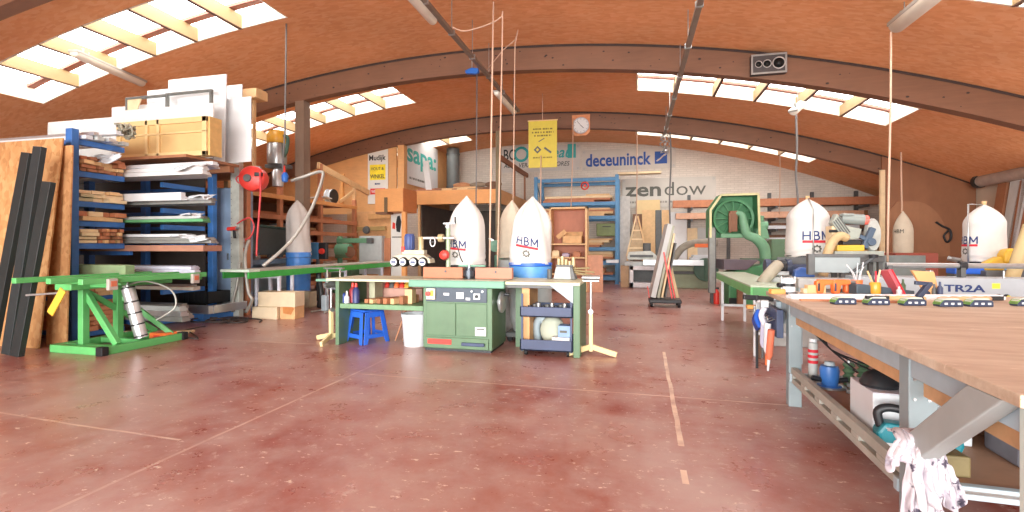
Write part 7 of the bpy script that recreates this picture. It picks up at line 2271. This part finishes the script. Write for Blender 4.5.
# wide filter bags
for (px, yb, d, r, h, label, lab2, ang, w_, seed, txt) in (
        (807.5, 257, 7.0, .275, .83, 'wide white printed filter bag between the bandsaw and the mitre saw', 'pale dust collector under the wide bag beside the mitre saw', .42, .35, 4, 'HBM'),
        (984, 263, 6.2, .21, .74, 'wide white printed filter bag in front of the east wall boards', 'dust collector under the wide bag by the east wall boards', -.92, .27, 6, 'HBM')):
    p = at(px, yb, d)
    t = thing('filter_bag', label, 'filter bag', p)
    sf = fbag(t, r, h, FABW, seed=seed, fold=.025, taper=.03, tent=False)
    MB().lathe([(r * .97, -.02), (r * 1.02, -.015), (r * 1.02, .02), (r * .97, .025)], (0, 0, 0), 28).build('clamp_band', BLACK, t, smooth='auto')
    MB().lathe([(0, h - .01), (.02, h - .01), (.03, h + .04), (0, h + .045)], (0, 0, 0), 10).build('tied_tip', PINE, t, smooth='auto')
    hbm(t, sf, r, .245, ang, w_)
    fr = MB(); fx, fy = -r * 1.06, -.1
    if px > 900:
        fr.tube([(fx, fy, -.3), (fx, fy, h), (0, 0, h)], .010, 6)
    else:
        fr.tube([(-.02, -r * 1.10, -.3), (-.02, -r * 1.10, h * .8), (0, 0, h + .03)], .008, 6)
    fr.build('support_rod', STEEL, t, smooth=True)
    zt = p.z - .022
    t = thing('dust_collector', lab2, 'dust collector', (p.x, p.y, 0))
    MB().lathe([(0, zt - .2), (r, zt - .2), (r, zt - .002), (r * .9, zt), (0, zt)], (0, 0, 0), 28).build('collar', BLUEF if px > 900 else mat('collar_cream', (214, 204, 176), .5), t, smooth='auto')
    MB().lathe([(0, .12), (r * .85, .12), (r, .3), (r, zt - .21), (0, zt - .21)], (0, 0, 0), 24).build('drum', GREYP, t, smooth='auto')
    MB().box(-r, r, -r * .9, r * .9, .06, .12).build('base_plate', GREYD, t, .008)
    for sx_ in (-1, 1):
        for sy_ in (-1, 1):
            MB().cyl((sx_ * r * .8, sy_ * r * .75 - .02, .035), (sx_ * r * .8, sy_ * r * .75 + .02, .035), .035, n=12).build('wheel', RUBBER, t)
p = at(903, 260, 11.0)
t = thing('filter_bag', 'slim cream filter bag hanging before the brown plywood cheek', 'filter bag', p)
sf = fbag(t, .17, 1.10, FABC, seed=11, fold=.05, taper=-.22)
MB().lathe([(.155, -.05), (.185, -.05), (.185, .03), (.155, .03)], (0, 0, 0), 24).build('clamp_band', GREYD, t, smooth='auto')
lettering('HBM', .09, BLACKR, t, (0, 0, 0), (0, 0, 0), bold=.0, width=.20, align='CENTER', name='bag_print', wrap=lambda x, y, d: sf(math.atan2(-t.location.y, -t.location.x) - .45 + x / .19, .60 + y, .005 + d))
t = thing('dust_collector', 'dust collector under the slim cream bag', 'dust collector', (p.x, p.y, 0))
MB().lathe([(0, .05), (.19, .05), (.2, .3), (.18, p.z - .052), (0, p.z - .052)], (0, 0, 0), 22).build('drum', GREYP, t, smooth='auto')
MB().box(-.25, .25, -.25, .25, 0, .05).build('base_plate', GREYD, t, .006)

# clutter between the bench and the east wall
p = at(918, 275, 9.6)
t = thing('red_cabinet', 'red-brown steel cabinet standing before the plywood cheek', 'cabinet', (p.x, p.y, 0))
MB().box(-.38, .34, 0, .5, .05, at(0, 253, 9.6).z).build('cabinet_body', mat('red_brown', (150, 70, 54), .5, 0, .1), t, .012)
MB().box(-.36, .32, -.015, 0, .1, .9).build('cabinet_door', mat('red_brown', (150, 70, 54)), t, .006)
MB().box(-.38, .34, 0, .5, 0, .05).build('plinth', BLACK, t)
p = at(909, 262, 8.6)
t = thing('dark_machine', 'small dark machine on a pedestal below the slim cream bag', 'machine', (p.x, p.y, 0))
MB().box(-.2, .2, 0, .3, 0, .78).build('pedestal', GREYD, t, .012)
MB().lathe([(0, -.2), (.14, -.2), (.16, 0), (.14, .2), (0, .2)], (0, .15, .93), 18, 'X').build('motor', GREYD, t, smooth='auto')
MB().bar((-.4, .1, .80), (.4, .1, .80), .06, .04).build('bed_bar', STEEL, t, .005)
p = at(888, 262, 7.6)
tag(MB().box(-.45, .5, 0, .06, 0, 1.10).build('grey_screen', mat('screen_grey', (120, 128, 126), .5), bevel=.006, loc=(p.x, p.y, 0)), 'low grey screen standing behind the fence of the rail saw', 'screen')
p = at(1012, 262, 5.75)
t = thing('chop_saw', 'yellow-bodied chop saw behind the rail saw beside the wide bag by the wall', 'saw', (p.x, p.y, 0))
MB().box(-.25, .3, 0, .4, .86, .95).build('saw_table', GREYD, t, .01)
MB().prism([(-.04, 1.04), (.12, 1.04), (.13, 1.17), (.08, 1.22), (-.01, 1.20), (-.04, 1.13)], .05, .20).build('motor_shell', YELLOW, t, .025)
MB().prism([(-.22, .95), (-.02, .95), (.02, 1.05), (-.06, 1.12), (-.20, 1.04)], .08, .2).build('guard', YELLOW, t, .02)
for x in (-.22, .22):
    for y in (.03, .33):
        MB().box(x, x + .05, y, y + .05, 0, .86).build('leg', GREYD, t)
tag(MB().tube([at(984, 355, 5.68), at(1008, 290, 5.55), at(1020, 254, 5.48), at(1031, 225, 5.42)], .065, 16).build('cardboard_tube', mat('tube_cream', (204, 182, 134), .7, 0, .05), smooth='auto'), 'fat cream tube leaning up behind the rail saw', 'tube')
p = at(996, 277, 5.5)
t = thing('blue_case', 'bright blue case lying behind the rail saw bed', 'case', (p.x, p.y + .45, .0))
MB().box(-.14, .2, 0, .2, .90, .985).build('case_shell', BLUEP, t, .012)
MB().box(-.14, .2, .02, .18, 0, .90).build('stand', GREYD, t)
p = at(948, 258, 6.9)
tag(MB().tube(smoothpath([p, at(957, 260, 6.8), at(968, 262, 6.5), at(978, 266, 6.35)]), .035, 10).build('lengthened_hose_end', STEEL, smooth='auto'), 'grey hose end, lengthened to reach the wide bag by the wall', 'pipe')  # pale hose end, drawn longer to meet the collector
p = at(985, 258, 5.9)
# machines between infeed table and rail saw
p = at(779, 270, 6.1)
t = thing('belt_sander', 'black and blue bench grinder on a stand behind the small white router', 'machine', (p.x, p.y, 0))
MB().box(-.16, .4, -.05, .2, 0, .86).build('pedestal', GREYP, t, .012)
MB().lathe([(0, -.13), (.085, -.13), (.09, 0), (.085, .13), (0, .13)], (.0, .06, .98), 18, 'X').build('motor', BLACK, t, smooth='auto')
for x in (-.12, .12):
    MB().lathe([(0, -.03), (.10, -.03), (.10, .03), (0, .03)], (x, .06, .98), 20, 'X').build('wheel', CLB, t, .006)
MB().box(-.10, .10, -.06, -.02, .88, .93).build('tool_rest', STEEL, t, .004)
MB().prism([(.17, .86), (.40, .86), (.38, .96), (.26, .98), (.17, .93)], -.02, .12).build('blue_shell', mat('shell_blue', (66, 104, 176), .4), t, .015)
tag(MB().tube(smoothpath([at(762, 284, 6.0), at(767, 277, 6.0), at(774, 269, 6.05), at(778, 265, 6.1)]), .07, 14).build('grey_duct', mat('duct_pale', (164, 158, 140), .5), smooth=True), 'pale duct elbow beside the black bench grinder', 'duct')
p = at(804, 268, 6.68)
t = thing('planer_table', 'low dark planer table under the wide bag beside the mitre saw', 'machine', (p.x, p.y, 0))
MB().box(-.35, .22, -.3, -.04, .93, 1.0).build('table_bed', NAVY, t, .01)
MB().box(-.3, .18, -.27, -.06, 0, .93).build('base', GREYP, t, .02)
MB().box(-.35, .22, -.08, -.04, 1.0, 1.09).build('fence', GREYD, t, .006)
MB().box(.10, .16, -.22, -.14, 1.0, 1.06).build('brass_block', AMBER, t, .006)
